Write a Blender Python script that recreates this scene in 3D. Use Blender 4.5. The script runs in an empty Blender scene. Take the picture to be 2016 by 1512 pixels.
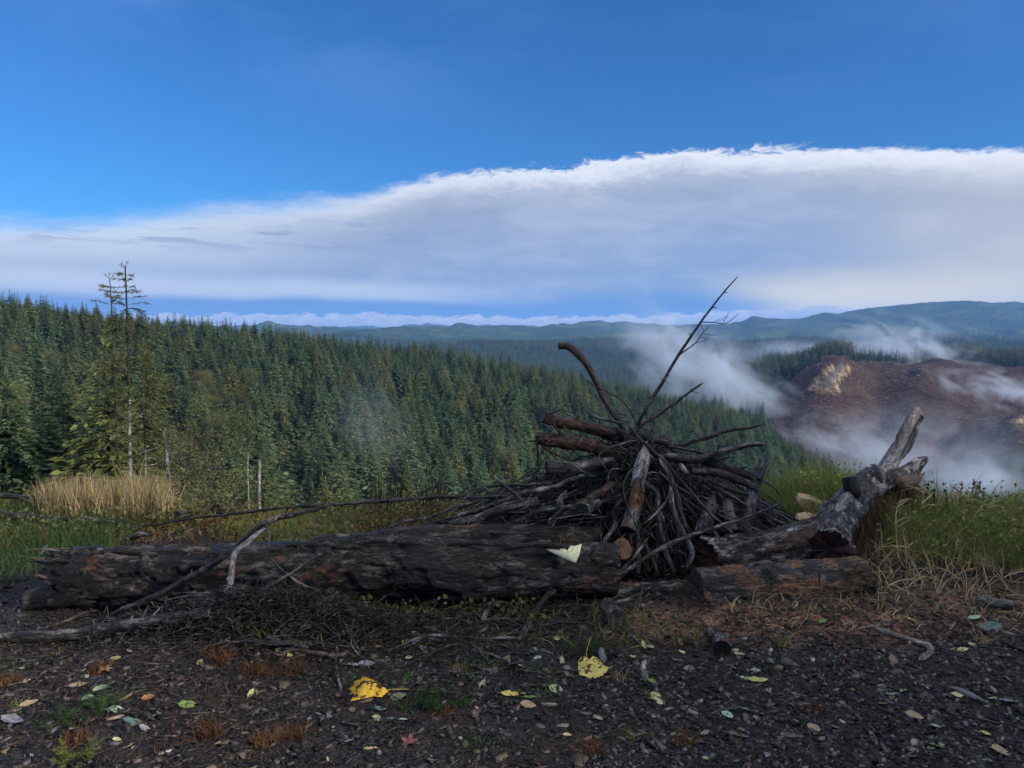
import bpy, math, random
import numpy as np
from mathutils import Vector

# ------------------------------------------------------------------ camera, world, sun, exposure
S = bpy.context.scene
COL = S.collection
FPX = 1517.0                       # focal length in photo pixels (2016 wide)
PITCH = math.atan((756 - 650) / FPX)
EYE = 1.6
cd = bpy.data.cameras.new('camera'); cam = bpy.data.objects.new('camera', cd); COL.objects.link(cam)
cam.location = (0, 0, EYE); cam.rotation_euler = (math.pi / 2 - PITCH, 0, 0)
cd.sensor_width = 36.0; cd.lens = 36.0 * FPX / 2016.0
cd.clip_start = 0.05; cd.clip_end = 60000
S.camera = cam
S.render.engine = 'CYCLES'
S.cycles.use_denoising = True
S.cycles.max_bounces = 5; S.cycles.diffuse_bounces = 2; S.cycles.glossy_bounces = 2
S.cycles.transmission_bounces = 2; S.cycles.transparent_max_bounces = 6; S.cycles.volume_bounces = 1
S.cycles.volume_step_rate = 1.0; S.cycles.volume_max_steps = 96
S.cycles.sample_clamp_indirect = 4
S.view_settings.view_transform = 'Standard'; S.view_settings.look = 'None'
S.view_settings.gamma = 1.0; S.view_settings.use_curve_mapping = False
S.view_settings.exposure = 0.52
SUN_AZ = 116.0     # degrees clockwise from the view direction
SUN_EL = 21.0
SKY_STRENGTH = 0.078
SUN_STRENGTH = 5.0

def srgb(r, g, b):
    f = lambda c: ((c / 255.0 + 0.055) / 1.055) ** 2.4 if c > 10 else c / 255.0 / 12.92
    return (f(r), f(g), f(b), 1.0)

class NB:
    """small node builder"""
    def __init__(s, tree): s.t = tree; s.n = tree.nodes; s.l = tree.links
    def __call__(s, typ, ins=None, **props):
        nd = s.n.new(typ)
        for k, v in props.items(): setattr(nd, k, v)
        for k, v in (ins or {}).items():
            sk = nd.inputs[k]
            if isinstance(v, bpy.types.NodeSocket): s.l.new(v, sk)
            elif v is not None: sk.default_value = v
        return nd
    def m(s, op, a, b=None, c=None, clamp=False):
        ins = {0: a}
        if b is not None: ins[1] = b
        if c is not None: ins[2] = c
        nd = s('ShaderNodeMath', ins, operation=op); nd.use_clamp = clamp
        return nd.outputs[0]
    def step(s, v, a, b, lo=0.0, hi=1.0):
        return s('ShaderNodeMapRange', {0: v, 1: a, 2: b, 3: lo, 4: hi}, interpolation_type='SMOOTHSTEP').outputs[0]
    def lin(s, v, a, b, lo=0.0, hi=1.0):
        return s('ShaderNodeMapRange', {0: v, 1: a, 2: b, 3: lo, 4: hi}).outputs[0]
    def mix(s, f, a, b, mode='MIX'):
        nd = s('ShaderNodeMix', None, data_type='RGBA', blend_type=mode)
        for i, v in ((0, f), (6, a), (7, b)):
            if isinstance(v, bpy.types.NodeSocket): s.l.new(v, nd.inputs[i])
            else: nd.inputs[i].default_value = v
        return nd.outputs[2]
    def noise(s, vec, scale, detail=4, rough=0.55, dist=0.0, dim='3D'):
        ins = {'Scale': scale, 'Detail': detail, 'Roughness': rough, 'Distortion': dist}
        if vec is not None: ins['Vector'] = vec
        return s('ShaderNodeTexNoise', ins, noise_dimensions=dim).outputs[0]
    def ramp(s, v, stops):
        nd = s('ShaderNodeValToRGB', {0: v}); e = nd.color_ramp.elements
        while len(e) > 1: e.remove(e[-1])
        e[0].position = stops[0][0]; e[0].color = stops[0][1]
        for p, c in stops[1:]:
            x = e.new(p); x.color = c
        return nd.outputs[0]
    def curve(s, v, pts):
        """piecewise linear function of v (pts sorted), any range"""
        x0, x1 = pts[0][0], pts[-1][0]; y0 = min(p[1] for p in pts); y1 = max(p[1] for p in pts)
        t = s.lin(v, x0, x1)
        nd = s('ShaderNodeValToRGB', {0: t}); e = nd.color_ramp.elements; e[0].position = 0; e[1].position = 1
        while len(e) > 1: e.remove(e[-1])
        g = lambda y: (y - y0) / (y1 - y0)
        e[0].color = (g(pts[0][1]),) * 3 + (1,); e[0].position = 0
        for x, y in pts[1:]:
            q = e.new((x - x0) / (x1 - x0)); q.color = (g(y),) * 3 + (1,)
        return s.lin(nd.outputs[0], 0, 1, y0, y1)
    def comb(s, x, y, z): return s('ShaderNodeCombineXYZ', {0: x, 1: y, 2: z}).outputs[0]

world = bpy.data.worlds.new('World'); S.world = world; world.use_nodes = True
def build_world():
    w = NB(world.node_tree); w.n.clear()
    out = w('ShaderNodeOutputWorld')
    sky = w('ShaderNodeTexSky', None, sky_type='NISHITA')
    sky.sun_disc = False; sky.sun_elevation = math.radians(24); sky.sun_rotation = math.radians(SUN_AZ)
    sky.air_density = 1.0; sky.dust_density = 0.3; sky.ozone_density = 3.0; sky.altitude = 400
    skc = w.mix(1.0, sky.outputs[0], (0.27, 0.72, 1.20, 1), 'MULTIPLY')
    bg = w('ShaderNodeBackground', {0: skc, 1: SKY_STRENGTH})
    d = w('ShaderNodeTexCoord').outputs['Generated']
    sp = w('ShaderNodeSeparateXYZ', {0: d}); x, y, z = sp.outputs
    az = w.m('ARCTAN2', x, y)                       # radians, + to the right
    hor = w.m('SQRT', w.m('ADD', w.m('MULTIPLY', x, x), w.m('MULTIPLY', y, y)))
    el = w.m('DIVIDE', z, w.m('MAXIMUM', hor, 0.02))    # tangent of elevation
    # noise coordinates that are continuous all round
    P = lambda sh, sv: w('ShaderNodeVectorMath', {0: w('ShaderNodeVectorMath', {0: d}, operation='NORMALIZE').outputs[0], 1: (sh, sh, sv)}, operation='MULTIPLY').outputs[0]
    n_edge = w.noise(P(7, 26), 1.0, 8, 0.62, 0.6)
    n_big = w.noise(P(2.2, 9), 1.0, 5, 0.55)
    n_soft = w.noise(P(4.5, 17), 1.0, 5, 0.5, 0.3)
    n_fine = w.noise(P(17, 60), 1.0, 8, 0.65, 0.8)
    # upper edge of the cloud bank
    edge = w.curve(az, [(-1.4, .10), (-0.585, .131), (-0.49, .141), (-0.32, .164), (-0.2, .176), (-0.1, .200), (0.09, .213), (0.22, .229), (0.37, .220), (0.5, .206), (0.585, .196), (0.8, .18), (1.5, .18)])
    w1 = w.m('MULTIPLY', w.m('SUBTRACT', n_edge, 0.5), 0.035)
    n_hair = w.noise(P(46, 90), 1.0, 6, 0.7, 1.2)
    w2 = w.m('ADD', w.m('MULTIPLY', w.m('SUBTRACT', n_fine, 0.5), 0.020), w.m('MULTIPLY', w.m('SUBTRACT', n_hair, 0.5), w.curve(az, [(-0.7, .004), (-0.2, .008), (0.05, .036), (0.25, .026), (0.7, .01)])))
    dep = w.m('SUBTRACT', w.m('ADD', edge, w.m('ADD', w1, w2)), el)     # >0 : inside the bank
    soft = w.curve(az, [(-0.7, .040), (-0.3, .034), (-0.12, .018), (0.0, .009), (0.7, .011)])
    m_bank = w.m('DIVIDE', dep, soft); m_bank = w.step(m_bank, 0.0, 1.0)
    rim = w.step(dep, 0.040, 0.006)
    rimk = w.m('MULTIPLY', rim, w.lin(az, -0.6, 0.15, 0.6, 1.0))
    body = w.ramp(w.m('DIVIDE', dep, 0.25), [(0.0, srgb(232, 238, 252)), (0.11, srgb(190, 200, 218)), (0.22, srgb(156, 172, 200)), (0.5, srgb(144, 168, 204)), (0.8, srgb(128, 162, 208)), (1.0, srgb(116, 156, 206))])
    n_mid = w.noise(P(9, 26), 1.0, 7, 0.6, 0.8)
    body = w.mix(w.m('MULTIPLY', w.step(w.m('ADD', w.m('MULTIPLY', n_soft, 0.6), w.m('MULTIPLY', n_mid, 0.4)), 0.46, 0.66), 0.45), body, srgb(196, 206, 226))
    body = w.mix(w.m('MULTIPLY', w.step(n_big, 0.48, 0.68), 0.35), body, srgb(134, 150, 186))
    lft = w.m('MULTIPLY', w.step(az, -0.1, -0.5), w.step(el, 0.045, 0.10))
    body = w.mix(w.m('MULTIPLY', lft, 0.8), body, srgb(208, 222, 240))
    # grey patches at the left in front of the bright part
    gp = w.m('MULTIPLY', w.step(w.noise(P(9, 75), 1.0, 6, 0.6, 0.5), 0.50, 0.62), w.m('MULTIPLY', w.step(el, 0.085, 0.115), w.step(el, 0.15, 0.125)))
    gp = w.m('MULTIPLY', gp, w.step(az, 0.0, -0.25))
    body = w.mix(w.m('MULTIPLY', gp, 0.75), body, srgb(138, 158, 194))
    # warm, bright part low at the right
    warm = w.m('MULTIPLY', w.step(az, 0.28, 0.6), w.step(el, 0.16, 0.045))
    warm = w.m('MULTIPLY', warm, w.lin(n_soft, 0.35, 0.6, 0.6, 1.0))
    body = w.mix(w.m('MULTIPLY', warm, 0.6), body, srgb(232, 224, 208))
    glow = w.m('MULTIPLY', w.m('MULTIPLY', w.step(az, 0.20, 0.36), w.step(el, 0.085, 0.03)), w.step(az, 0.75, 0.5))
    body = w.mix(w.m('MULTIPLY', glow, 0.9), body, srgb(255, 246, 214))
    rw = w.m('MULTIPLY', w.step(az, 0.3, 0.6), 0.35)
    body = w.mix(rw, body, srgb(212, 208, 206))
    body = w.mix(w.m('MULTIPLY', rimk, 0.85), body, srgb(236, 241, 252))
    # clear blue gap under the bank, left and centre
    gap = w.m('MULTIPLY', w.step(w.m('ADD', el, w.m('MULTIPLY', w.m('SUBTRACT', n_soft, 0.5), 0.03)), 0.055, 0.03), w.step(az, 0.40, 0.25))
    body = w.mix(w.m('MULTIPLY', gap, 0.8), body, srgb(98, 146, 208))
    # thin pale streak
    e2 = w.m('ADD', el, w.m('ADD', w.m('MULTIPLY', az, 0.018), w.m('MULTIPLY', w.m('SUBTRACT', n_soft, 0.5), 0.02)))
    st = w.m('MULTIPLY', w.m('MULTIPLY', w.step(e2, 0.066, 0.046), w.step(e2, 0.026, 0.04)), w.step(az, 0.1, -0.2))
    body = w.mix(w.m('MULTIPLY', st, 0.8), body, srgb(208, 219, 236))
    # low row of cumulus
    top = w.m('ADD', w.curve(az, [(-0.7, .016), (-0.2, .022), (0.0, .019), (0.2, .021), (0.38, .032), (0.46, .018), (0.8, .01)]), w.m('MULTIPLY', w.m('SUBTRACT', w.noise(P(42, 90), 1.0, 6, 0.62), 0.5), 0.026))
    cm = w.step(w.m('SUBTRACT', top, el), 0.0, 0.0035)
    puff = w.m('MULTIPLY', w.m('SUBTRACT', w.noise(P(70, 160), 1.0, 5, 0.6), 0.5), 0.030)
    cc = w.ramp(w.m('DIVIDE', w.m('ADD', w.m('SUBTRACT', top, el), puff), 0.022), [(0, srgb(238, 236, 240)), (0.25, srgb(212, 214, 226)), (1, srgb(168, 178, 204))])
    body = w.mix(cm, body, cc)
    # behind and above: broken cloud going on round the horizon
    bgc = w('ShaderNodeBackground', {0: body, 1: 0.73})
    # high thin veil; overhead, out of view, cloud is added to brighten the foreground
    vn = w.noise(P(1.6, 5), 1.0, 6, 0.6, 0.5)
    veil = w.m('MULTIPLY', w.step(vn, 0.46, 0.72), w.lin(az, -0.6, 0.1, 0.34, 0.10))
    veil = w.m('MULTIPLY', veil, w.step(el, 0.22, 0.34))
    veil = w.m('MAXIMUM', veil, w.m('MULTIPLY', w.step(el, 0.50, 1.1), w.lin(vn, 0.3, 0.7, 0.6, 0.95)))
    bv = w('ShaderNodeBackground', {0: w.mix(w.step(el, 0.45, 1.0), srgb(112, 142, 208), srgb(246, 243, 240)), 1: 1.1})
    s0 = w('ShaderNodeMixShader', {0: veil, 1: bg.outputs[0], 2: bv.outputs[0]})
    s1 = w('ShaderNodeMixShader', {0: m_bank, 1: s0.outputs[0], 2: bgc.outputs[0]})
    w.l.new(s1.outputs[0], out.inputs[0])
build_world()

sl = bpy.data.lights.new('sun', 'SUN'); sun = bpy.data.objects.new('sun', sl); COL.objects.link(sun)
sl.energy = SUN_STRENGTH; sl.angle = math.radians(5); sl.color = (1.0, 0.91, 0.78)
_a, _e = math.radians(SUN_AZ), math.radians(SUN_EL)
sdir = Vector((math.sin(_a) * math.cos(_e), math.cos(_a) * math.cos(_e), math.sin(_e)))
sun.rotation_euler = (-sdir).to_track_quat('-Z', 'Y').to_euler()
sun.location = (0, 0, 50)

# ------------------------------------------------------------------ helpers
CP, SP = math.cos(PITCH), math.sin(PITCH)
def W(px, py, Y):
    """point of the place seen at photo pixel (px,py), Y metres north of the viewpoint"""
    a = (px - 1008) / FPX; b = -(py - 756) / FPX
    dx, dy, dz = a, CP + b * SP, -SP + b * CP
    k = Y / dy
    return np.array((dx * k, Y, EYE + dz * k))
def metre(wpx, Y): return wpx / FPX * Y

def _h(ix, iy, iz, seed):
    n = (ix.astype(np.int64) * 374761393 + iy.astype(np.int64) * 668265263 + iz.astype(np.int64) * 2147483647 + seed * 974634777) & 0xffffffff
    n = ((n ^ (n >> 13)) * 1274126177) & 0xffffffff
    return ((n ^ (n >> 16)) & 0xffff) / 65535.0
def vnoise(P, seed=0):
    P = np.asarray(P, float); i = np.floor(P).astype(np.int64); f = P - i; u = f * f * (3 - 2 * f); r = 0
    for a in (0, 1):
        for b in (0, 1):
            for c in (0, 1):
                wgt = (u[..., 0] if a else 1 - u[..., 0]) * (u[..., 1] if b else 1 - u[..., 1]) * (u[..., 2] if c else 1 - u[..., 2])
                r = r + wgt * _h(i[..., 0] + a, i[..., 1] + b, i[..., 2] + c, seed)
    return r * 2 - 1
def fbm(P, octs=4, seed=0, gain=0.5, ridged=False):
    P = np.asarray(P, float); s = 0; a = 1.0; t = 0
    for o in range(octs):
        v = vnoise(P * 2.03 ** o + 17.3 * o, seed + o)
        if ridged: v = 1 - 2 * np.abs(v)
        s = s + a * v; t += a; a *= gain
    return s / t
def smooth(x, a, b):
    t = np.clip((x - a) / (b - a), 0, 1); return t * t * (3 - 2 * t)

def make_mesh(name, V, Fs, mats, mi=None, attrs=None, smooth_=True):
    me = bpy.data.meshes.new(name); V = np.asarray(V, np.float32)
    Fs = [np.asarray(f, np.int32) for f in Fs if len(f)]
    me.vertices.add(len(V)); me.vertices.foreach_set('co', V.ravel())
    nl = sum(f.size for f in Fs); nf = sum(len(f) for f in Fs)
    me.loops.add(nl); me.loops.foreach_set('vertex_index', np.concatenate([f.ravel() for f in Fs]))
    tot = np.concatenate([np.full(len(f), f.shape[1], np.int32) for f in Fs])
    st = np.concatenate([[0], np.cumsum(tot)[:-1]]).astype(np.int32)
    me.polygons.add(nf); me.polygons.foreach_set('loop_start', st); me.polygons.foreach_set('loop_total', tot)
    if mi is not None: me.polygons.foreach_set('material_index', np.asarray(mi, np.int32))
    if smooth_: me.polygons.foreach_set('use_smooth', np.ones(nf, bool))
    me.update(calc_edges=True); me.validate()
    for m_ in (mats if isinstance(mats, (list, tuple)) else [mats]): me.materials.append(m_)
    for k, arr in (attrs or {}).items():
        arr = np.asarray(arr, np.float32)
        if arr.ndim == 2: me.attributes.new(k, 'FLOAT_VECTOR', 'POINT').data.foreach_set('vector', arr.ravel())
        else: me.attributes.new(k, 'FLOAT', 'POINT').data.foreach_set('value', arr)
    return me
def put(name, me, parent=None, loc=None):
    o = bpy.data.objects.new(name, me); COL.objects.link(o)
    if parent is not None: o.parent = parent
    if loc is not None: o.location = loc
    return o
def tag(o, label=None, cat=None, group=None, kind=None):
    if label: o['label'] = label
    if cat: o['category'] = cat
    if group: o['group'] = group
    if kind: o['kind'] = kind
    return o
def rebase(o, base):
    """move the object's origin to base without moving the mesh"""
    me = o.data; n = len(me.vertices); c = np.empty(n * 3, np.float32); me.vertices.foreach_get('co', c)
    c = c.reshape(-1, 3) - np.asarray(base, np.float32); me.vertices.foreach_set('co', c.ravel()); me.update()
    o.location = tuple(float(v) for v in base)
def merge(parts):
    """join (V, [F...]) pieces -> V, [F...] ; F arrays grouped by face size"""
    Vs, by, off = [], {}, 0
    for V, Fs in parts:
        Vs.append(V)
        for f in Fs:
            f = np.asarray(f)
            if len(f): by.setdefault(f.shape[1], []).append(f + off)
        off += len(V)
    return np.concatenate(Vs), [np.concatenate(v) for v in by.values()]

# ------------------------------------------------------------------ materials
def mat(name):
    m_ = bpy.data.materials.new(name); m_.use_nodes = True; b = NB(m_.node_tree); b.n.clear(); return m_, b
def finish(b, col, rough=0.8, bump=None, bdist=0.01, bstr=0.6, spec=0.4, trans=None, sheen=None):
    ins = {'Base Color': col, 'Roughness': rough, 'Specular IOR Level': spec}
    if bump is not None:
        ins['Normal'] = b('ShaderNodeBump', {'Height': bump, 'Distance': bdist, 'Strength': bstr}).outputs[0]
    p = b('ShaderNodeBsdfPrincipled', ins); sh = p.outputs[0]
    if trans is not None:
        t = b('ShaderNodeBsdfTranslucent', {0: col}); sh = b('ShaderNodeMixShader', {0: trans, 1: sh, 2: t.outputs[0]}).outputs[0]
    b('ShaderNodeOutputMaterial', {0: sh})
def attr(b, name, what='Fac'): return b('ShaderNodeAttribute', None, attribute_name=name).outputs[what]
def scalev(b, v, s3): return b('ShaderNodeVectorMath', {0: v, 1: s3}, operation='MULTIPLY').outputs[0]

def bark(name, dark, mid, light=(0.2, 0.19, 0.19, 1), patch=None, pamt=0.0, lichen=0.3, pale=0.35, rough=0.5, bd=0.012, ring=0.0, char=0.35):
    m_, b = mat(name); lc = attr(b, 'lc', 'Vector'); rnd = b('ShaderNodeObjectInfo').outputs['Random']
    off = b('ShaderNodeVectorMath', {0: lc, 1: b.comb(b.m('MULTIPLY', rnd, 37.0), 0.0, b.m('MULTIPLY', rnd, 11.0))}, operation='ADD').outputs[0]
    st = b.noise(scalev(b, off, (32, 32, 8)), 1.0, 8, 0.68, 0.4)
    pl = b.noise(scalev(b, off, (11, 11, 5.5)), 1.0, 7, 0.66, 0.3)
    fi = b.noise(scalev(b, off, (150, 150, 60)), 1.0, 3, 0.6)
    col = b.mix(b.step(st, 0.40, 0.72), dark, mid)
    col = b.mix(b.m('MULTIPLY', b.step(b.m('ADD', b.m('MULTIPLY', pl, 0.6), b.m('MULTIPLY', st, 0.4)), 0.48, 0.60), pale), col, light)  # pale bark patches, which also put highlights on the wood into the colour
    if patch is not None:
        pn = b.noise(scalev(b, off, (7, 7, 3.0)), 1.3, 6, 0.62, 0.2)
        pm = b.step(pn, 0.62 - 0.22 * pamt, 0.68 - 0.22 * pamt)
        pc = b.mix(b.step(fi, 0.35, 0.65), patch, tuple(c * 0.45 for c in patch[:3]) + (1,))
        col = b.mix(pm, col, pc)
    cn = b.noise(scalev(b, off, (6, 6, 4.0)), 1.0, 6, 0.65, 0.5)
    col = b.mix(b.m('MULTIPLY', b.step(cn, 0.50, 0.58), char), col, tuple(q * 0.6 for q in dark[:3]) + (1,))
    ln = b.noise(scalev(b, off, (30, 30, 22)), 1.0, 5, 0.7)
    col = b.mix(b.m('MULTIPLY', b.step(ln, 0.66, 0.74), lichen), col, (0.42, 0.44, 0.42, 1))
    if ring:   # birch or alder like cross marks
        rn = b.noise(scalev(b, off, (12, 12, 90)), 1.0, 3, 0.6)
        col = b.mix(b.m('MULTIPLY', b.step(rn, 0.6, 0.66), ring), col, dark)
    ck = b.noise(scalev(b, off, (52, 52, 11)), 1.0, 4, 0.62, 0.8); crack = b.step(b.m('ABSOLUTE', b.m('SUBTRACT', ck, 0.5)), 0.0, 0.035)
    col = b.mix(b.lin(crack, 0, 1, 0.85, 0.0), col, dark)
    h = b.m('ADD', b.m('ADD', b.m('MULTIPLY', st, 1.0), b.m('MULTIPLY', crack, 0.7)), b.m('ADD', b.m('MULTIPLY', pl, 0.8), b.m('MULTIPLY', fi, 0.3)))
    finish(b, col, b.lin(pl, 0.3, 0.7, rough - 0.18, rough + 0.22), h, bd * 1.5, 1.0, 0.38)
    return m_
M = {}
M['log'] = bark('charred_wet_bark', (0.002, 0.002, 0.002, 1), (0.030, 0.021, 0.016, 1), (0.22, 0.19, 0.18, 1), (0.12, 0.05, 0.022, 1), 0.14, 0.5, 0.5, char=0.9)
M['log_orange'] = bark('dark_bark_with_orange_wood', (0.004, 0.003, 0.003, 1), (0.036, 0.028, 0.025, 1), (0.20, 0.19, 0.19, 1), (0.20, 0.10, 0.05, 1), 0.62, 0.6, 0.6, char=0.5)
M['log_red'] = bark('red_brown_bark', (0.005, 0.003, 0.003, 1), (0.030, 0.014, 0.011, 1), (0.14, 0.10, 0.09, 1), (0.072, 0.026, 0.016, 1), 0.7, 0.3, 0.3, 0.38)
M['grey'] = bark('weathered_grey_bark', (0.007, 0.006, 0.006, 1), (0.055, 0.050, 0.052, 1), (0.28, 0.275, 0.29, 1), (0.12, 0.05, 0.025, 1), 0.12, 0.6, 0.6, 0.5)
M['forked'] = bark('mottled_peeling_grey_bark', (0.008, 0.006, 0.006, 1), (0.075, 0.062, 0.058, 1), (0.42, 0.41, 0.41, 1), (0.10, 0.05, 0.03, 1), 0.40, 0.7, 0.85, 0.5, 0.02, char=0.7)
M['grey_orange'] = bark('grey_bark_with_rusty_wood', (0.007, 0.006, 0.005, 1), (0.055, 0.045, 0.042, 1), (0.26, 0.25, 0.25, 1), (0.20, 0.07, 0.022, 1), 0.45, 0.4, 0.6, 0.5)
M['pale'] = bark('bleached_driftwood_grey', (0.09, 0.085, 0.095, 1), (0.27, 0.26, 0.28, 1), (0.45, 0.45, 0.48, 1), (0.2, 0.12, 0.07, 1), 0.2, 0.4, 0.5, 0.55, 0.006)
M['branch'] = bark('dark_branch_bark', (0.004, 0.0035, 0.0035, 1), (0.026, 0.021, 0.020, 1), (0.20, 0.185, 0.185, 1), None, 0, 0.5, 0.5, 0.45, 0.006, 0.4)
M['branch_grey'] = bark('grey_branch_bark', (0.008, 0.007, 0.007, 1), (0.060, 0.053, 0.052, 1), (0.32, 0.30, 0.31, 1), None, 0, 0.7, 0.7, 0.45, 0.006, 0.6)
M['branch_brown'] = bark('brown_branch_bark', (0.02, 0.012, 0.010, 1), (0.075, 0.045, 0.035, 1), (0.17, 0.13, 0.11, 1), None, 0, 0.3, 0.5, 0.5, 0.004, 0.3)
M['alder'] = bark('white_mottled_alder_bark', (0.10, 0.09, 0.08, 1), (0.36, 0.34, 0.31, 1), (0.55, 0.53, 0.5, 1), None, 0, 0.3, 0.6, 0.7, 0.006, 0.85)
M['trunk'] = bark('conifer_trunk_bark', (0.02, 0.017, 0.014, 1), (0.07, 0.06, 0.05, 1), (0.12, 0.11, 0.10, 1), None, 0, 0.3, 0.4, 0.9, 0.02)

def wood(name, a, c, scale=(220, 220, 4)):
    m_, b = mat(name); lc = attr(b, 'lc', 'Vector')
    n = b.noise(scalev(b, lc, scale), 1.0, 5, 0.6, 0.4); n2 = b.noise(scalev(b, lc, (20, 20, 20)), 1.0, 4, 0.6)
    col = b.mix(b.step(n, 0.35, 0.65), a, c); col = b.mix(b.m('MULTIPLY', b.step(n2, 0.5, 0.7), 0.6), col, tuple(q * 0.3 for q in a[:3]) + (1,))
    finish(b, col, 0.75, b.m('ADD', n, n2), 0.004, 0.7); return m_
def cutwood(name, a, c):
    m_, b = mat(name); lc = attr(b, 'lc', 'Vector')
    sp = b('ShaderNodeSeparateXYZ', {0: lc})
    r = b.m('SQRT', b.m('ADD', b.m('MULTIPLY', sp.outputs[0], sp.outputs[0]), b.m('MULTIPLY', sp.outputs[1], sp.outputs[1])))
    nz = b.noise(scalev(b, lc, (14, 14, 14)), 1.0, 4, 0.6)
    ring = b.m('SINE', b.m('ADD', b.m('MULTIPLY', r, 420.0), b.m('MULTIPLY', nz, 8.0)))
    col = b.mix(b.lin(ring, -1, 1, 0.2, 0.8), a, c); col = b.mix(b.step(nz, 0.48, 0.68), col, tuple(q * 0.35 for q in a[:3]) + (1,))
    finish(b, col, 0.7, b.m('ADD', b.m('MULTIPLY', ring, 0.3), nz), 0.004, 0.6); return m_
M['cut_dark'] = cutwood('blackened_end_grain', (0.006, 0.005, 0.005, 1), (0.014, 0.012, 0.012, 1))
M['cut_mid'] = cutwood('dark_end_grain', (0.035, 0.028, 0.026, 1), (0.075, 0.062, 0.055, 1))
M['cut_fresh'] = cutwood('tan_end_grain', (0.30, 0.22, 0.13, 1), (0.45, 0.35, 0.22, 1))
M['cut_orange'] = cutwood('orange_end_grain', (0.07, 0.032, 0.016, 1), (0.14, 0.07, 0.035, 1))
M['split'] = wood('weathered_split_wood', (0.055, 0.05, 0.052, 1), (0.17, 0.16, 0.17, 1))
M['split_brown'] = wood('brown_splintered_wood', (0.05, 0.034, 0.026, 1), (0.14, 0.095, 0.07, 1))
M['split_tan'] = wood('tan_split_wood', (0.34, 0.24, 0.14, 1), (0.5, 0.38, 0.24, 1))
M['rot'] = wood('rotten_red_wood', (0.045, 0.018, 0.013, 1), (0.10, 0.045, 0.03, 1), (60, 60, 20))

def foliage(name, c1, c2, c3=None, trans=0.25, rough=0.7, at='rnd', big=0.03):
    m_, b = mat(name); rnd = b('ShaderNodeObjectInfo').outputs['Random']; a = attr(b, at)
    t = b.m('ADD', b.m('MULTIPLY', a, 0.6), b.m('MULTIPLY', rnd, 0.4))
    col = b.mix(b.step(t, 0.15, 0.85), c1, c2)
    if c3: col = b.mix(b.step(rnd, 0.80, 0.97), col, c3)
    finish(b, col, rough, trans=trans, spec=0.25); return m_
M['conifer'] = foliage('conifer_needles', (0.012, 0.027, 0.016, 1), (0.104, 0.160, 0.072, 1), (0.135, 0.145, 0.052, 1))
M['conifer_olive'] = foliage('olive_conifer_needles', (0.018, 0.028, 0.008, 1), (0.125, 0.142, 0.046, 1), (0.15, 0.135, 0.045, 1))
M['conifer_far'] = foliage('far_conifer_needles', (0.012, 0.027, 0.018, 1), (0.095, 0.148, 0.088, 1), (0.115, 0.130, 0.050, 1))
M['decid'] = foliage('olive_broadleaf_foliage', (0.034, 0.040, 0.014, 1), (0.135, 0.13, 0.046, 1), (0.125, 0.115, 0.045, 1))
M['twigleaf'] = foliage('yellow_olive_leaves', (0.05, 0.055, 0.018, 1), (0.17, 0.16, 0.055, 1))
M['green_grass'] = foliage('soft_green_horsetail_grass', (0.075, 0.105, 0.025, 1), (0.26, 0.29, 0.08, 1), None, 0.35)
M['dark_fern'] = foliage('dark_green_feathery_weed', (0.020, 0.045, 0.012, 1), (0.06, 0.12, 0.035, 1), None, 0.3)
M['straw'] = foliage('dry_straw', (0.20, 0.13, 0.065, 1), (0.58, 0.46, 0.26, 1), None, 0.3)
M['straw_green'] = foliage('half_green_straw', (0.12, 0.115, 0.035, 1), (0.34, 0.29, 0.11, 1), None, 0.3)
M['rust_grass'] = foliage('rusty_dry_grass', (0.055, 0.024, 0.010, 1), (0.19, 0.085, 0.035, 1), None, 0.2)
M['dark_stalk'] = foliage('dark_dead_stalks', (0.012, 0.009, 0.008, 1), (0.045, 0.032, 0.025, 1), None, 0.0)
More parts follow.
